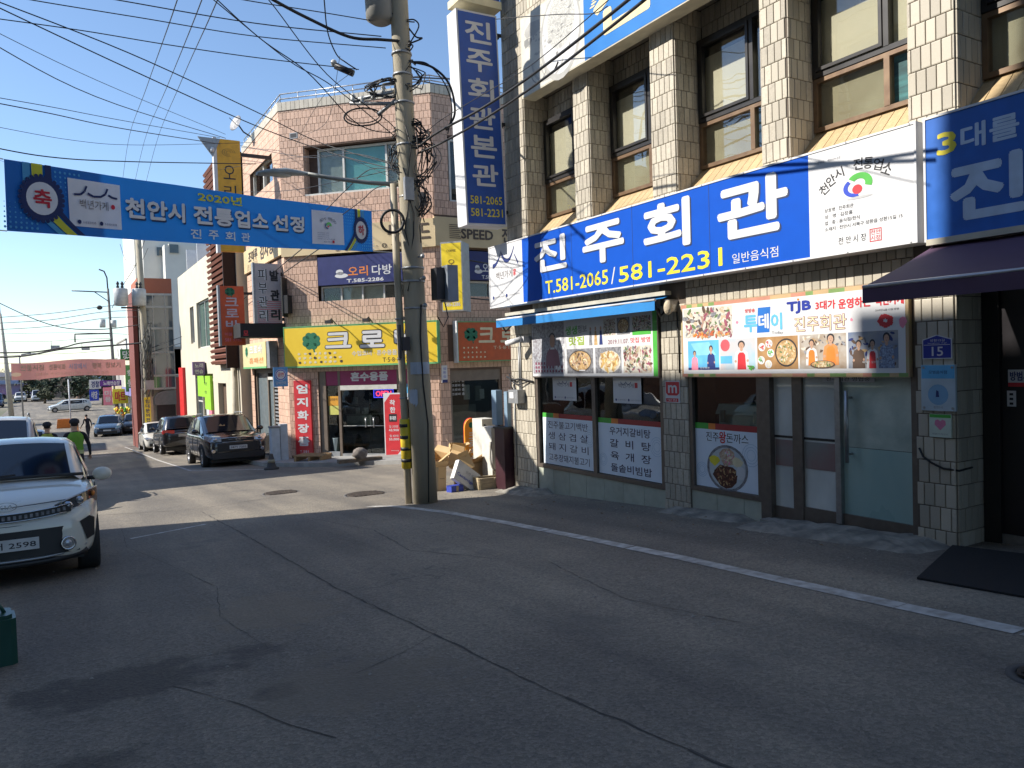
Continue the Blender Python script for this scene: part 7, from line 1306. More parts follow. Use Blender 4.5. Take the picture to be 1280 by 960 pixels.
def suv_front(t, hw, L, H, plate):
    mb = MB().use(PLAS).box(-.46, .46, -.03, .06, .78, .90); part(mb, 'grille', t); mb = MB().use(CHR); mb.bar((-.48, -.035, .905), (.48, -.035, .905), .012, 6); mb.bar((-.46, -.035, .78), (.46, -.035, .78), .009, 6); mb.ring(0, .845, .06, .07, -.04, 0, 2*PI, 16, .5); mb.bar((-.28, -.04, .86), (.28, -.04, .86), .006, 5); part(mb, 'grille_trim', t)
    mb = MB().use(mat('number_plate', (.62, .63, .62), .5)).box(-.26, .26, -.06, -.04, .56, .67); text(mb, BLACK, plate, -.23, .23, .58, .65, -.0615, .02); part(mb, 'number_plate', t); mb = MB().use(PLAS).box(-.75, .75, -.02, .2, .28, .46).box(-.60, .60, -.03, .1, .50, .74); part(mb, 'lower_intake', t)
    for sx in (-1, 1):
        mb = MB().use(LAMPG); mb.prism([(sx*.48, -.03, .80), (sx*.80, .06, .80), (sx*.92, .30, .90), (sx*.90, .34, .99), (sx*.72, .10, .95), (sx*.48, -.01, .91)], (0, .06, 0)); lamp = part(mb, 'headlight', t); mb = MB().use(CHR).ell((sx*.66, .01, .87), (.06, .03, .05), 10, 6); part(mb, 'reflector', t, lamp)
        mb = MB().use(CHR).lathe((sx*.72, .0, .52), [(.07, 0), (.05, .04)], axis=(0, -1, 0), n=14); part(mb, 'fog_lamp', t)
    mb = MB().use(TAN).poly([(-.3, 1.42, 1.14), (-.05, 1.42, 1.14), (-.1, 1.52, 1.32), (-.16, 1.5, 1.28), (-.22, 1.52, 1.34), (-.3, 1.5, 1.25)]); part(mb, 'dashboard_toy', t)
    for sx in (-1, 1): mb = MB().use(GALV); mb.tube([(sx*.62, 2.3, H+.02), (sx*.62, 2.5, H+.06), (sx*.62, L-1.2, H+.06), (sx*.62, L-1., H+.0)], .015, 6); part(mb, 'roof_rail', t)
def rear_lamps(t, hw, L, H, plate):
    for sx in (-1, 1): mb = MB().use(TAILR).prism([(sx*.42, L-.06, .92), (sx*.88, L-.16, .90), (sx*.90, L-.3, 1.0), (sx*.86, L-.12, 1.08), (sx*.42, L-.02, 1.05)], (0, .06, 0)); part(mb, 'tail_lamp', t); mb = MB().use(mat('number_plate', (.62, .63, .62))).box(-.26, .26, L+.0, L+.02, .76, .87); part(mb, 'number_plate', t)
    mb = MB().use(CHR).bar((-.42, L+.005, .91), (.42, L+.005, .91), .014, 6); part(mb, 'boot_trim', t)
def simple_front(t, hw, L, H, plate):
    mb = MB().use(PLAS).box(-hw*.55, hw*.55, -.02, .06, .52*H/1.45, .62*H/1.45).box(-hw*.7, hw*.7, -.03, .1, .26, .42); part(mb, 'grille', t); mb = MB().use(mat('number_plate', (.62, .63, .62))).box(-.26, .26, -.05, -.03, .43, .53); part(mb, 'number_plate', t)
    for sx in (-1, 1): mb = MB().use(LAMPG).prism([(sx*hw*.58, -.01, .58), (sx*hw*.92, .12, .62), (sx*hw*.97, .34, .72), (sx*hw*.85, .14, .74), (sx*hw*.58, .02, .68)], (0, .05, 0)); part(mb, 'headlight', t)
WPAINT = mat('white_car_paint', (.66, .64, .55), .3, (.64, .62, .53), 2, coat=.8); BPAINT = mat('black_car_paint', (.012, .012, .015), .22, coat=1.); SPAINT = mat('silver_car_paint', (.48, .50, .52), .3, metal=.3, coat=.8); UPAINT = mat('blue_grey_car_paint', (.05, .09, .15), .25, coat=1.); PWHITE = mat('pearl_white_paint', (.70, .68, .62), .3, coat=.8)
car('white small hatchback at the left edge with a number plate ending 2598', (-.46, 8.72, gz(9)+.01), 0, 3.6, 1.60, 1.39, hatch_body(3.6, 1.60, 1.39), WPAINT, front=kia_front, plate='63서 2598')
car('white taller van like car with dark windscreen behind the small hatchback', (-1.12, 15.6, gz(16)+.01), 0, 4.3, 1.78, 1.78, suv_body(4.3, 1.78, 1.78), mat('greyish_white_paint', (.5, .5, .48), .3, coat=.7), front=suv_front, plate='27모 4410')
car('silver car with only its roof showing beyond the white van', (-1.0, 25.5, gz(26)+.01), 0, 4.5, 1.8, 1.5, hatch_body(4.5, 1.8, 1.5), SPAINT, front=simple_front)
car('black sport utility car facing the camera by the corner building', (4.73, 24.5, gz(25)+.0), 0, 4.7, 1.88, 1.64, suv_body(4.7, 1.88, 1.64), BPAINT, front=suv_front, plate='38거 7205')
car('black car parked with its red tail lamps facing the camera', (4.75, 40.6, gz(40)), 180, 4.6, 1.85, 1.68, suv_body(4.6, 1.85, 1.68), BPAINT, front=rear_lamps)
car('small white car parked behind the two black cars', (4.55, 42.8, gz(43)), 0, 3.8, 1.65, 1.50, hatch_body(3.8, 1.65, 1.5), PWHITE, front=simple_front)
car('dark blue grey sedan standing in the road at the far crossing', (3.1, 63.5, gz(65)), -8, 4.7, 1.85, 1.48, hatch_body(4.7, 1.85, 1.48), UPAINT, front=simple_front)
car('dark sedan half hidden at the right of the blue grey one', (4.95, 64.8, gz(66)), -8, 4.6, 1.8, 1.45, hatch_body(4.6, 1.8, 1.45), mat('dark_bronze_paint', (.07, .055, .045), .3, coat=.8), front=simple_front)
car('white sedan seen from its side crossing at the far junction', (-.9, 109, gz(110)), -84, 4.6, 1.8, 1.45, hatch_body(4.6, 1.8, 1.45), PWHITE, front=simple_front)
car('white van parked far away beside the blue stage truck', (-2.7, 150, gz(150)), 0, 4.8, 1.9, 1.9, suv_body(4.8, 1.9, 1.9), SPAINT, front=simple_front)
car('white car far away left of the distant van', (-5.2, 152, gz(150)), 0, 4.6, 1.8, 1.6, suv_body(4.6, 1.8, 1.6), PWHITE, front=simple_front)
car('dark blue truck like car at the far left of the street', (-7.6, 132, gz(130)), 0, 4.8, 1.9, 2.0, suv_body(4.8, 1.9, 2.0), mat('far_blue_paint', (.03, .06, .14), .4, coat=.5), front=simple_front)

rg = random.Random(8); mb = MB().use(mat('pale_grit', (.34, .31, .27), .9))
for i in range(420):
    x = rg.choice([rg.uniform(5.0, 6.5), rg.uniform(-.4, 5)]); y = rg.uniform(2.5, 13); s = rg.uniform(.004, .013); z = gz(y)+.002
    if x > 5.3 and y < 3.9: continue
    mb.v += [(x-s, y-s*.7, z), (x+s, y-s*.5, z), (x+s*.7, y+s, z), (x-s*.8, y+s*.8, z), (x, y, z+s*.8)]; k = len(mb.v)-5
    for q in range(4): mb.face((k+q, k+(q+1) % 4, k+4))
solo(mb, 'road_grit', None, None, kind='stuff')
mb = MB().use(mat('dry_leaf', (.22, .12, .05), .8))
for i in range(46):
    x = rg.uniform(5.2, 6.5); y = rg.uniform(3.9, 11); s = rg.uniform(.012, .03); z = gz(y)+.012; an = rg.uniform(0, 6)
    mb.poly([(x+s*math.cos(an), y+s*math.sin(an), z), (x+s*.4*math.cos(an+1.6), y+s*.4*math.sin(an+1.6), z+.008), (x-s*math.cos(an), y-s*math.sin(an), z+.003), (x-s*.4*math.cos(an+1.6), y-s*.4*math.sin(an+1.6), z+.01)])
solo(mb, 'leaf_litter', None, None, kind='stuff')
# ------------------------------------------------------------------ people
def skin_mesh(name, joints, edges, t, mats, matfn, levels=1):
    me = bpy.data.meshes.new(name); me.from_pydata([j[0] for j in joints], edges, []); ob = bpy.data.objects.new(name, me)
    m = ob.modifiers.new('s', 'SKIN'); m.use_smooth_shade = True
    for i, j in enumerate(joints): v = me.skin_vertices[0].data[i]; v.radius = (j[1], j[2]); v.use_root = (i == 0)
    s = ob.modifiers.new('u', 'SUBSURF'); s.levels = s.render_levels = levels
    m2 = evaluated_mesh(ob); COL.objects.link(ob); ob.modifiers.clear(); ob.data = m2
    m2.materials.clear()
    for x in mats: m2.materials.append(x)
    for p in m2.polygons: p.use_smooth = True; p.material_index = matfn(p.center)
    ob.parent = t.o; return ob
CLB = mat('black_cloth', (.014, .014, .018), .9, bump=.3, bscale=14)
def person(label, x, y, H, rz, vest, step=.16, lean=0., hat=True, armb=(.25, .25), group=None):
    z = gz(y); t = T('person', label, 'person', WF, (x, y, z), group, rz=rz if rz else 1e-4); k = H/1.75
    # facing +y (away from camera); x right
    J = [((0, 0, .95), .15, .11), ((0, .02+lean*.3, 1.15), .13, .10), ((0, .03+lean, 1.38), .17, .11), ((0, .05+lean*1.2, 1.50), .055, .055), ((0, .06+lean*1.3, 1.60), .078, .088), ((0, .07+lean*1.35, 1.69), .07, .085)]
    E = [(0, 1), (1, 2), (2, 3), (3, 4), (4, 5)]
    for sx, ph, ab in ((1, 1, armb[0]), (-1, -1, armb[1])):
        b = len(J); J += [((sx*.10, 0, .88), .09, .10), ((sx*.11, ph*step*.45+.03, .50), .065, .068), ((sx*.11, ph*step-(.10 if ph < 0 else 0), .10), .042, .045), ((sx*.12, ph*step-(.10 if ph < 0 else 0)+.13, .035), .04, .03)]
        E += [(0, b), (b, b+1), (b+1, b+2), (b+2, b+3)]
        b = len(J); J += [((sx*.20, .03+lean, 1.42), .062, .062), ((sx*.29, -.02+lean, 1.15), .046, .046), ((sx*(.29+.02), -ph*ab*.5+.10+lean, .93), .034, .034), ((sx*.31, -ph*ab*.5+.14+lean, .86), .030, .022)]
        E += [(2, b), (b, b+1), (b+1, b+2), (b+2, b+3)]
        for f, (dx, dl) in enumerate(((-.024, .085), (-.008, .095), (.008, .09), (.022, .07), (-.045*1, .05))):
            c = len(J); bx_ = sx*.31; by = -ph*ab*.5+.14+lean; J += [((bx_+dx, by+.02, .84), .009, .009), ((bx_+dx*1.2, by+.035+(.03 if f == 4 else 0), .86-dl*.6-.02), .008, .008), ((bx_+dx*1.1, by+.02, .86-dl-.02), .006, .006)]
            E += [(b+3, c), (c, c+1), (c+1, c+2)]
    J = [((a[0]*k, a[1]*k, a[2]*k), r*k, s*k) for a, r, s in J]
    skin_mesh('body', J, E, t, [CLB, SKIN, mat('trouser_cloth', (.02, .02, .026), .9)], lambda c: 1 if (c.z > 1.47*k or (c.z < .885*k and c.z > .68*k and abs(c.x) > .24*k)) else (2 if c.z < .92*k else 0))
    mb = MB().use(mat('black_hair', (.012, .01, .009), .8)); mb.ell((0, (.055+lean*1.35)*k, 1.68*k), (.088*k, .10*k, .085*k), 12, 8); o = mb.build('hair'); o.parent = t.o
    mb = MB().use(SKIN)
    for sx in (-1, 1): mb.ell((sx*.082*k, (.07+lean*1.3)*k, 1.615*k), (.012*k, .02*k, .03*k), 8, 5)
    mb.ell((0, (.165+lean*1.3)*k, 1.60*k), (.014*k, .022*k, .02*k), 8, 5); o = mb.build('ear'); o.parent = t.o
    if hat: mb = MB().use(mat('cap_cloth', (.02, .022, .03), .8)); mb.lathe((0, (.06+lean*1.35)*k, 1.70*k), [(.112*k, -.01), (.115*k, .03), (.10*k, .075), (.05*k, .105), (.005, .11)], n=16); mb.ell((0, (.16+lean*1.35)*k, 1.70*k), (.08*k, .08*k, .012*k), 12, 5); o = mb.build('cap'); o.parent = t.o
    if vest:
        mb = MB(); mb.smooth = True; secs = [(.93, .175, .135), (1.02, .165, .13), (1.15, .16, .128), (1.30, .185, .135), (1.42, .165, .12), (1.475, .10, .085)]; n = 22
        for zz, rx, ry in secs:
            for q in range(n): a = 2*PI*q/n; mb.v.append((rx*k*math.cos(a)*1.06, (.02+lean*(zz-.95)/.45)*k+ry*k*math.sin(a)*1.06, zz*k))
        for i in range(len(secs)-1):
            for q in range(n): mb.use(vest[0] if i not in (vest[2],) else vest[1]); mb.face((i*n+q, i*n+(q+1) % n, (i+1)*n+(q+1) % n, (i+1)*n+q))
        o = mb.build('vest'); o.parent = t.o
    return t
VG = mat('vest_green', (.16, .36, .03), .8, (.13, .30, .025), 9, bump=.3, bscale=9); VB = mat('vest_band', (.42, .45, .2), .4); VO = mat('vest_orange', (.65, .12, .02), .8)
person('person in a bright green vest and dark cap walking away beside the white cars', .34, 20.6, 1.64, 4, (VG, VB, 0)); person('person in a yellow green vest with orange hem further left behind the white cars', -.25, 23.8, 1.62, -6, (mat('vest_lime', (.36, .40, .06), .8), VO, 0), armb=(.5, .1))
person('person in black walking at the far crossing beyond the two vests', 1.85, 62.5, 1.75, 30, None, hat=False, lean=.08)

# ------------------------------------------------------------------ buildings further down the right side
CW = mat('cream_render', (.58, .53, .42), .85, (.52, .475, .37), 1.2, bump=.15, bscale=20, wear=.12); LOUV = mat('brown_timber_louvre', (.20, .065, .035), .7, (.15, .05, .028), 6); F2 = Fr(5.9, 45, -90)
t = T('cream_building', 'cream rendered building with brown timber louvre block beyond the corner building', 'building', F2, (0, 0, -2.6)); mb = MB().use(CW)
ops = [(4.6, 6.0, -1.2, 1.35), (3.8, 5.0, 2.9, 4.7), (5.9, 9.3, 2.6, 4.75), (5.9, 9.6, -1.7, 1.4), (10.7, 12.5, -2, 1.0)]
mb.box(0, 15.4, .3, 9, -3, 6.6); mb.build('wall', t)
def facade(mb, x0, x1, z0, z1, ops, y0=0, y1=.3):
    xs = sorted({x0, x1}|{v for o in ops for v in o[:2]}); 
    for a, b in zip(xs, xs[1:]):
        zs = [(z0, z1)]
        for o in ops:
            if o[0] <= a+1e-6 and o[1] >= b-1e-6:
                nz = []
                for p, q in zs:
                    if o[2] > p: nz.append((p, min(q, o[2])))
                    if o[3] < q: nz.append((max(p, o[3]), q))
                zs = nz
        for p, q in zs:
            if q-p > .01: mb.box(a, b, y0, y1, p, q)
    return mb
def window(t, x0, x1, z0, z1, y, nv=1, nh=0, fr=None, gm=None, w=.06, par=None):
    mb = MB().use(fr or WFRM); frame(mb, x0, x1, z0, z1, y-.05, y+.04, w)
    for k in range(1, nv+1): x = x0+(x1-x0)*k/(nv+1); mb.box(x-w/2, x+w/2, y-.045, y+.035, z0+w, z1-w)
    for k in range(1, nh+1): z = z0+(z1-z0)*k/(nh+1); mb.box(x0+w, x1-w, y-.04, y+.03, z-w/2, z+w/2)
    o = mb.build('window', t); MB().use(gm or CGL2).box(x0+w, x1-w, y-.005, y+.005, z0+w, z1-w).build('pane', t, parent=o); return o
CGL2 = mat('dark_window_glass', (.05, .07, .08), .08, (.03, .045, .055), 1.5, spec=.8)
facade(MB().use(CW), 0, 15.4, -3, 6.6, ops).build('wall', t)
window(t, 3.8, 5.0, 2.9, 4.7, .15, 1); window(t, 5.9, 9.3, 2.6, 4.75, .15, 1, gm=mat('green_grey_glass', (.10, .16, .14), .1)); window(t, 4.6, 6.0, -1.2, 1.35, .15, 0, 1)
mb = MB().use(mat('lime_panel', (.30, .62, .03), .6)).box(6.1, 9.5, -.12, .0, .35, 1.3).box(8.0, 9.5, -.12, .0, -.2, .35); text(mb, BLACK, '부동산', 7.9, 8.7, .88, 1.04, -.125, .0); text(mb, BLACK, '상담', 8.0, 8.6, .5, .64, -.125, .0); mb.use(PINKP).box(8.8, 9.5, -.10, .0, -1.6, -.2); mb.use(WHITE).box(7.2, 8.8, .05, .08, -1.6, .3); mb.build('shop_panel', t)
mb = MB().use(mat('brown_doorway', (.10, .06, .035), .8)).box(10.7, 12.5, .2, .29, -2, 1.0); mb.build('door', t)
mb = MB().use(WHITE)
for k in range(5): mb.box(.2, 11.1, .4+k*.28, .5+k*.28, 6.65+k*.30, 6.8+k*.30)
for x in (.3, 3.8, 7.4, 11.0): mb.box(x-.04, x+.04, .45, 2.0, 6.6, 8.1)
mb.build('roof_louvre', t, kind='stuff')
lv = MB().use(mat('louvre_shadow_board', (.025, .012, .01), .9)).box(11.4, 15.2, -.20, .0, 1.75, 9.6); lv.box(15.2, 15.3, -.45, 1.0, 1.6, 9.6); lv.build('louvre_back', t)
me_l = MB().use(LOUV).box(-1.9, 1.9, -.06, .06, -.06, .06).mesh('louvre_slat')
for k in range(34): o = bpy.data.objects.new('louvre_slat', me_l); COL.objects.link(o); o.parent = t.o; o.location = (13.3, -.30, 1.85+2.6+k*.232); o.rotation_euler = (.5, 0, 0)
mb = MB().use(mat('drain_pipe_cream', (.5, .45, .34), .7)); mb.bar((15.0, -.15, -2), (15.0, -.15, 1.7), .12, 10); mb.build('drain_pipe', t)
t = T('wall_sign', 'small square purple sign on the cream wall above the lime green panel', 'sign', WF, (5.6, 37, 1.35)); MB().use(mat('purple_print', (.20, .13, .28), .5)).box(5.32, 5.84, 37, 37.2, 1.35, 1.95).use(DARKM).box(5.84, 5.9, 36.98, 37.25, 1.4, 1.9).build('plate', t); mb = MB(); text(mb, WHITE, '노래', 5.4, 5.76, 1.68, 1.88, 36.99, .02); text(mb, WHITE, '연습', 5.4, 5.76, 1.42, 1.6, 36.99, .02); mb.build('lettering', t)
solo(MB().use(mat('red_panel', (.62, .02, .02), .5)).box(-.1, 1.4, -.14, .0, -2.4, 1.75), 'red_panel', 'tall bright red upright panel between the glass front and the cream wall', 'panel', F2, (.6, 0, -2.4))
# glass fronted building
G3F = Fr(4.1, 47.2, 0)
t = T('glass_building', 'building with a dark curtain glass front under a red brick top behind the transformer pole', 'building', G3F, (.9, 0, -2.6)); RB = mat('red_brick_top', (.42, .14, .08), .8, (.34, .11, .06), 30, bump=.2); mb = MB().use(RB); mb.box(.0, 1.75, .0, 4, 5.95, 6.8); mb.use(mat('maroon_brick', (.20, .055, .04), .8, (.15, .04, .03), 20)).box(-.25, -.02, .6, 4, -2.8, 6.1); mb.use(mat('stone_base', (.36, .33, .26), .8)).box(0, 1.75, .25, 4, -2.8, .62).box(.05, 1.75, .3, 4, .62, 5.95); mb.build('wall', t); mb = MB().use(mat('pale_mullion', (.50, .49, .45), .5))
for z in (5.2, 4.0, 2.65, 1.35, .62, 5.9): mb.box(0, 1.75, -.03, .08, z-.06, z+.06)
for x in (0, .72, 1.35, 1.72): mb.box(x, x+.04, -.02, .08, .6, 5.9)
mb.build('mullion', t)
PG = mat('reflective_glass', (.05, .075, .10), .05, (.09, .12, .15), .9, spec=1., coat=.5)
for za, zb in ((.66, 1.3), (1.4, 2.6), (2.7, 3.95), (4.05, 5.15), (5.25, 5.85)):
    for xa, xb in ((.04, .72), (.76, 1.35), (1.39, 1.72)): MB().use(PG).box(xa, xb, .03, .06, za, zb).build('pane', t)
mb = MB().use(DARKM).box(.75, 1.7, .1, .26, -2.7, -.1); mb.use(mat('arch_grey', (.25, .25, .24), .7)); mb.prism([(.62, .0, -.3), (.62, .0, .1), (.8, .0, .38), (1.2, .0, .5), (1.75, .0, .5), (1.75, .0, -.3)], (0, .2, 0)); mb.build('entrance', t)
t = T('white_building', 'tall white building with small windows rising behind the glass front', 'building', WF, (11, 76, -3)); mb = MB().use(mat('white_render', (.68, .66, .60), .85, (.62, .60, .55), .7)); mb.box(7.0, 16, 74, 88, -3, 16.4); mb.box(6.5, 7.0, 76, 88, -3, 15.6); mb.box(8.5, 16, 72, 74, -3, 12.5); mb.build('wall', t)
for x, z in ((8.1, 11.8), (8.9, 11.8), (9.4, 14.4)): mb = MB().use(WFRM).box(x-.05, x+.75, 71.9 if x > 8.6 and z < 12 else 73.9, 74, z-.05, z+.8); o = mb.build('window', t); MB().use(CGL2).box(x, x+.7, 71.85 if x > 8.6 and z < 12 else 73.85, 73.95, z, z+.72).build('pane', t, parent=o)
# row of small shops
def shop(label, y0, y1, h, m, x=5.9, nwin=2, cat='building'):
    fr = Fr(x, y1, -90); t = T('shop_building', label, cat, fr, ((y1-y0)/2, 0, gz(y0))); L = y1-y0; g0 = gz(y1)-.5; top = gz(y0)+h; ops = [(.6, L-.6, gz(y0), gz(y0)+2.5)]
    for k in range(nwin): a = .8+k*(L-1)/nwin; ops.append((a, a+1.4, gz(y0)+h-2.0, gz(y0)+h-.8))
    MB().use(m).box(0, L, .3, 9, g0, top).build('wall', t); facade(MB().use(m), 0, L, g0, top, ops if h > 4 else ops[:1]).build('wall', t)
    window(t, .6, L-.6, gz(y0), gz(y0)+2.5, .15, 3)
    if h > 4:
        for o in ops[1:]: window(t, *o, .15)
    mb = MB().use(mat('shop_fascia_'+label[:6], (random.uniform(.1, .6), random.uniform(.1, .4), random.uniform(.05, .5)), .6)).box(.3, L-.3, -.25, 0, gz(y0)+2.6, gz(y0)+3.3); mb.build('fascia', t); MB().use(CONC).box(-.1, L+.1, -.1, 9, top, top+.2).build('roof', t)
    mb = MB().use(m).rect(-9.3, 0, g0, top, 0); return t
shop('low red fronted shop beside the transformer pole', 62, 72, 4.2, mat('red_shop', (.35, .05, .04), .7)); shop('cream two storey shop with yellow signs further along', 72, 86, 6.6, mat('shop_cream', (.6, .52, .38), .8)); shop('grey two storey shop far along the row', 86, 102, 6.0, mat('shop_grey', (.36, .34, .32), .8)); shop('pale round topped building far behind the poles', 118, 135, 9, mat('shop_white', (.6, .58, .54), .8), x=8.5)
def bsign(label, px, y, x0, x1, z0, z1, m, txt, tm, vert=False):
    t = T('shop_sign', label, 'sign', WF, ((x0+x1)/2, y, z0)); MB().use(m).box(x0, x1, y, y+.15, z0, z1).build('sign_box', t); mb = MB(); (tstack if vert else text)(mb, tm, txt, x0+(x1-x0)*.15, x1-(x1-x0)*.15, z0+(z1-z0)*.15, z1-(z1-z0)*.15, y-.01, .03); mb.build('lettering', t); MB().use(DARKM).bar((x1, y+.07, (z0+z1)/2), (6.3, y+.07, (z0+z1)/2), .04, 5).build('bracket', t)
bsign('yellow and green square sign beside the transformer pole', 0, 60.5, 4.75, 5.75, -.55, .85, mat('sign_lime_edge', (.15, .5, .2), .5), '약국', YEL); bsign('dark green square board high on the shop row', 0, 76, 5.0, 6.2, 2.7, 3.7, mat('board_green', (.03, .16, .04), .6), '당구', WHITE); bsign('green board under the dark green one', 0, 77, 5.4, 6.3, -.1, 2.3, mat('board_green_light', (.08, .25, .08), .6), '학원', WHITE, True)
bsign('yellow square sign with red letters in the shop row', 0, 82, 4.6, 5.9, -1.3, .1, YEL, '마트', RED); bsign('pink rounded sign hanging in the shop row', 0, 88, 4.1, 4.9, -1.6, .2, PINKP, '미용', WHITE, True); bsign('long purple and blue sign strip over the shop row', 0, 90, 3.9, 6.1, .3, .9, mat('violet_print', (.12, .03, .25), .5), '노래연습장', WHITE); bsign('white shield shaped sign over the far shops', 0, 94, 3.1, 4.2, .0, 1.0, WHITE, '경찰', NAVY); bsign('dark blue sign under the white far sign', 0, 95, 3.1, 4.0, -1.3, -.1, mat('emblem_blue', (.02, .06, .5)), '식당', WHITE)
t = T('fruit_stall', 'shop stall of yellow and green goods under the yellow sign', 'stall', WF, (5.2, 80, gz(80))); MB().use(WOOD).box(4.6, 5.8, 79, 81, gz(80), gz(80)+.8).build('table', t); mb = MB(); random.seed(9)
for i in range(50): mb.use(random.choice([YEL, GREENP, mat('plant_green', (.05, .1, .03)), ORANGEP])); mb.ell((random.uniform(4.6, 5.8), random.uniform(78.9, 80.5), gz(80)+random.uniform(.8, 1.5)), (.12, .12, .12), 6, 4)
mb.build('goods', t, kind='stuff')
# road side small things
for lab, x, y in (('orange traffic post standing left behind the white vested pedestrians', -.75, 40), ('orange traffic post by the far crossing centre', 1.4, 72)):
    t = T('traffic_post', lab, 'bollard', WF, (x, y, gz(y))); MB().use(ORANGEP).lathe((x, y, gz(y)), [(.2, 0), (.2, .05), (.06, .06), (.06, .95), (.05, 1.0)], n=10).build('post', t); MB().use(WHITE).lathe((x, y, gz(y)), [(.065, .6), (.065, .75)], n=10).build('band', t)
t = T('road_barrier', 'orange water filled barrier at the far crossing left of the dark sedan', 'barrier', WF, (.6, 78, gz(78))); MB().use(ORANGEP).prism([(-.1, 78, gz(78)), (1.3, 78, gz(78)), (1.2, 78, gz(78)+.8), (0, 78, gz(78)+.8)], (0, .4, 0)).build('body', t)
t = T('signpost', 'thin white post with orange band standing in the far crossing', 'post', WF, (.9, 73, gz(73))); MB().use(WHITE).bar((.95, 73, gz(73)), (.9, 73, 1.2), .05, 8).build('post', t)
t = T('stage_truck', 'blue roofed stage truck with coloured side far down the street', 'truck', WF, (-6, 168, gz(168))); MB().use(mat('stage_screen', (.10, .30, .55), .5, (.45, .25, .5), .3)).box(-9, -3.4, 168, 169, -1.6, .3).build('side_panel', t); MB().use(mat('stage_roof', (.32, .38, .55), .5)).box(-9.3, -3.1, 166, 170, .35, 1.0).build('roof', t); mb = MB().use(RUBBER)
for x in (-8.4, -4.4): mb.lathe((x, 167.8, -1.95), [(.5, 0), (.5, .5)], axis=(0, 1, 0), n=12)
mb.build('wheel', t)

# ------------------------------------------------------------------ trees and distance
BARK = mat('bark', (.12, .09, .06), .95, bump=.5); LEAF = [mat('dark_leaf', (.025, .045, .02), .8, rnd=.35), mat('olive_leaf', (.06, .07, .03), .8, rnd=.35), mat('bare_twig', (.14, .11, .085), .9, rnd=.3)]
def tree(label, x, y, h, r, kind, group=None, n=900, lf=.28):
    t = T('tree', label, 'tree', WF, (x, y, gz(y)), group); z = gz(y); rn = random.Random(int(x*13+y)); mb = MB().use(BARK); mb.tube([(x, y, z-.2), (x+.1, y, z+h*.3), (x, y, z+h*.7)], [.22, .16, .06], 7); tips = []
    for k in range(9): a = rn.uniform(0, 6.3); hh = rn.uniform(.25, .6)*h; e = (x+r*.7*math.cos(a), y+r*.7*math.sin(a), z+hh+h*.25); mb.tube([(x, y, z+hh), ((x+e[0])/2, (y+e[1])/2, z+hh+h*.15), e], [.07, .045, .02], 5); tips.append(e)
    mb.build('trunk', t); mb = MB().use(LEAF[kind]); cl = [(rn.gauss(0, .42)*r, rn.gauss(0, .42)*r, rn.uniform(.3, .95)*h) for _ in range(26)]
    for i in range(n):
        c = rn.choice(cl); s = lf*rn.uniform(.5, 1.3); p = Vector((x+c[0]+rn.gauss(0, r*.17), y+c[1]+rn.gauss(0, r*.17), z+c[2]+rn.gauss(0, h*.055))); a = Vector((rn.uniform(-1, 1), rn.uniform(-1, 1), rn.uniform(-1, 1))).normalized(); b = a.orthogonal().normalized()
        mb.poly([p+a*s, p+b*s*.6, p-a*s, p-b*s*.6] if kind < 2 else [p+a*s*1.6, p+b*s*.12, p-a*s*1.6])
    mb.build('crown', t)
tree('dark evergreen tree at the far end behind the shop signs', 5.6, 122, 4.6, 2.3, 0); tree('second dark evergreen left of the far shop signs', 2.9, 128, 4.4, 2.6, 0); tree('dark bushy tree at the very left edge of the street', -6.6, 88, 4.6, 1.4, 0, n=1400); tree('low green shrub beside the pale far gate', -1.6, 140, 2.4, 1.3, 1, lf=.2)
tree('bare brown tree left of centre in the distance', .6, 175, 6, 3.4, 2, n=1300); tree('bare brown tree nearer the transformer poles in the distance', 4.5, 182, 6.5, 3.2, 2, n=1300); tree('bare brown tree far left behind the stage truck', -9.5, 190, 6, 3.4, 2, n=1200); tree('olive tree behind the stage truck', -4.5, 196, 6, 3.2, 1, n=1000, lf=.4); tree('olive tree at the far left horizon', -15, 185, 6, 3.6, 1, n=1000, lf=.4)
for k, (x, y, h, r, kd, lab) in enumerate(((-3.2, 158, 4.2, 2.2, 1, 'olive shrub tree right behind the far parked cars at the left'), (-11, 160, 4.6, 2.6, 2, 'bare tree over the dark blue truck at the far left'), (1.8, 158, 4.8, 2.4, 2, 'bare tree above the far white sedan'), (-.6, 166, 4.2, 2.4, 0, 'dark tree above the far white sedan'), (8, 150, 6, 3, 0, 'dark tall tree behind the end of the shop row'))): tree(lab, x, y, h, r, kd, n=700, lf=.3)
rn = random.Random(21); hm = [mat('far_wall_a', (.42, .38, .32), .9), mat('far_wall_b', (.30, .2, .15), .9), mat('far_wall_c', (.5, .5, .5), .9)]
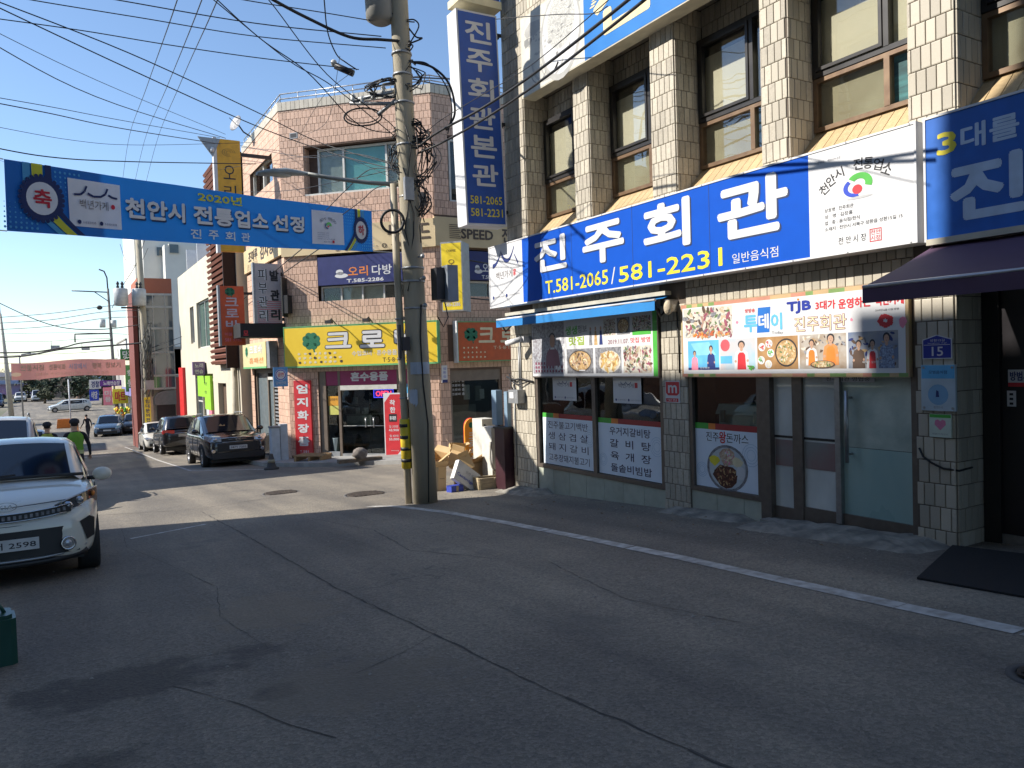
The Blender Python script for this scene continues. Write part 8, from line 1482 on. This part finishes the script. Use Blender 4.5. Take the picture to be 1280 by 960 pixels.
for i, (x, y, w_, d, h) in enumerate(((-22, 215, 12, 9, 4.5), (-9, 225, 9, 9, 5), (0, 212, 8, 8, 6.2), (10, 215, 10, 9, 5.5), (-36, 220, 12, 10, 5), (22, 180, 12, 12, 7), (5, 172, 7, 8, 6.0))):
    t = T('far_house', ('beige', 'brown', 'grey')[i % 3]+' low house on the horizon '+('at the far left edge', 'left behind the stage truck', 'behind the brown bare tree', 'behind the far evergreens', 'beyond the left frame edge', 'hidden behind the shop row', 'with blue roof above the evergreens')[i], 'house', WF, (x, y, gz(y))); z = gz(y); MB().use(hm[i % 3]).box(x-w_/2, x+w_/2, y, y+d, z, z+h*.65).build('wall', t)
    MB().use(mat('far_roof_%d' % (i % 3), ((.25, .1, .07), (.12, .13, .15), (.08, .18, .32))[i % 3 if i < 6 else 2], .8)).prism([(x-w_/2-.3, y-.3, z+h*.65), (x+w_/2+.3, y-.3, z+h*.65), (x, y-.3, z+h)], (0, d+.6, 0)).build('roof', t)
    for k in range(3): MB().use(CGL2).box(x-w_*.35+k*w_*.27, x-w_*.2+k*w_*.27, y-.05, y+.05, z+h*.2, z+h*.42).build('window', t)
for i, (x0, x1, y, zt, col, rc, lab) in enumerate(((3.2, 10, 158, .9, (.36, .24, .17), (.07, .18, .38), 'brown low building with a blue roof right above the far white sedan'), (-16, -10.5, 150, 1.6, (.2, .17, .14), (.14, .12, .11), 'dark low building at the left edge of the far street'), (-3.3, 2.0, 172, 1.2, (.42, .33, .26), (.3, .12, .09), 'tan low building with a red roof over the distant vans'), (-10.2, -4.0, 178, 2.2, (.45, .42, .38), (.2, .2, .22), 'grey taller building behind the stage truck'))):
    t = T('far_house', lab, 'house', WF, ((x0+x1)/2, y, gz(y))); z = gz(y); MB().use(mat('row_wall_%d' % i, col, .9)).box(x0, x1, y, y+8, z, zt-.5).build('wall', t); MB().use(mat('row_roof_%d' % i, rc, .8)).prism([(x0-.3, y-.4, zt-.5), (x1+.3, y-.4, zt-.5), (x1-.2, y+.6, zt+.3), (x0+.2, y+.6, zt+.3)], (0, 7, 0)).build('roof', t)
    for k in range(4): q = x0+(x1-x0)*(.08+.23*k); MB().use(CGL2).box(q, q+(x1-x0)*.13, y-.05, y+.05, z+1.0, z+2.1).build('window', t)
HILL = mat('hill_scrub', (.16, .14, .11), .95, (.09, .09, .06), .05); mb = MB().use(HILL); mb.smooth = True; rn = random.Random(5); nx, ny = 60, 5; g = {}
for i in range(nx+1):
    for j in range(ny+1): a = -500+1000*i/nx; yy = 330+j*60; mb.v.append((a, yy, -4+(7+5*math.sin(a*.013+1)+3*math.sin(a*.041))*math.sin(PI*min(j, 3)/3*.5)+rn.uniform(-.6, .6))); g[i, j] = len(mb.v)-1
for i in range(nx):
    for j in range(ny): mb.face((g[i, j], g[i+1, j], g[i+1, j+1], g[i, j+1]))
solo(mb, 'hills', None, None, kind='structure')
# ------------------------------------------------------------------ the left side of the street (outside the frame; throws the long shadows)
def block(label, y0, y1, top, m, floors, x=-5.6, d=9):
    fr = Fr(x, y0, 90); t = T('street_building', label, 'building', fr, ((y1-y0)/2, 0, gz(y0)-1)); L = y1-y0; g0 = min(gz(y0), gz(y1))-1
    fh = (top-gz(y0))/floors; ops = []; n = max(1, int(L/3.2))
    for f in range(floors):
        for k in range(n): a = .7+k*(L-.6)/n; ops.append((a, a+(L-.6)/n-.9, gz(y0)+f*fh+.9, gz(y0)+(f+1)*fh-.6))
    MB().use(m).box(0, L, .35, d, g0, top).build('wall', t); facade(MB().use(m), 0, L, g0, top, ops, 0, .35).build('wall', t)
    for o in ops: window(t, *o, .2, 1)
    MB().use(CONC).box(-.1, L+.1, -.1, d+.1, top, top+.25).build('parapet', t); return t
block('tall rendered building behind the viewer on the left', -22, 8.4, 17.2, mat('ochre_render', (.45, .38, .28), .9), 5); block('unseen narrow block added beside the tall building to step its shadow edge', 8.42, 9.3, 11.4, mat('ochre_render', (.45, .38, .28)), 4); block('three storey cream building opposite the restaurant', 9.32, 14.9, 10.85, mat('left_cream', (.5, .46, .38), .9), 3)  # narrow middle block is added out of view to step the shadow edge
block('three storey building across from the corner shop', 23.6, 31, 8.7, mat('left_brick', (.32, .17, .12), .9), 3); block('two storey building further down on the left', 31, 48, 4.7, mat('left_grey', (.38, .37, .35), .9), 2); block('two storey building on the far left of the street', 51.5, 60, 3.4, mat('left_pale', (.5, .48, .44), .9), 2); block('low building past the crossing on the left', 64, 75, 2.4, mat('left_tan', (.4, .33, .25), .9), 1)
bpy.data.scenes.remove(TMP)
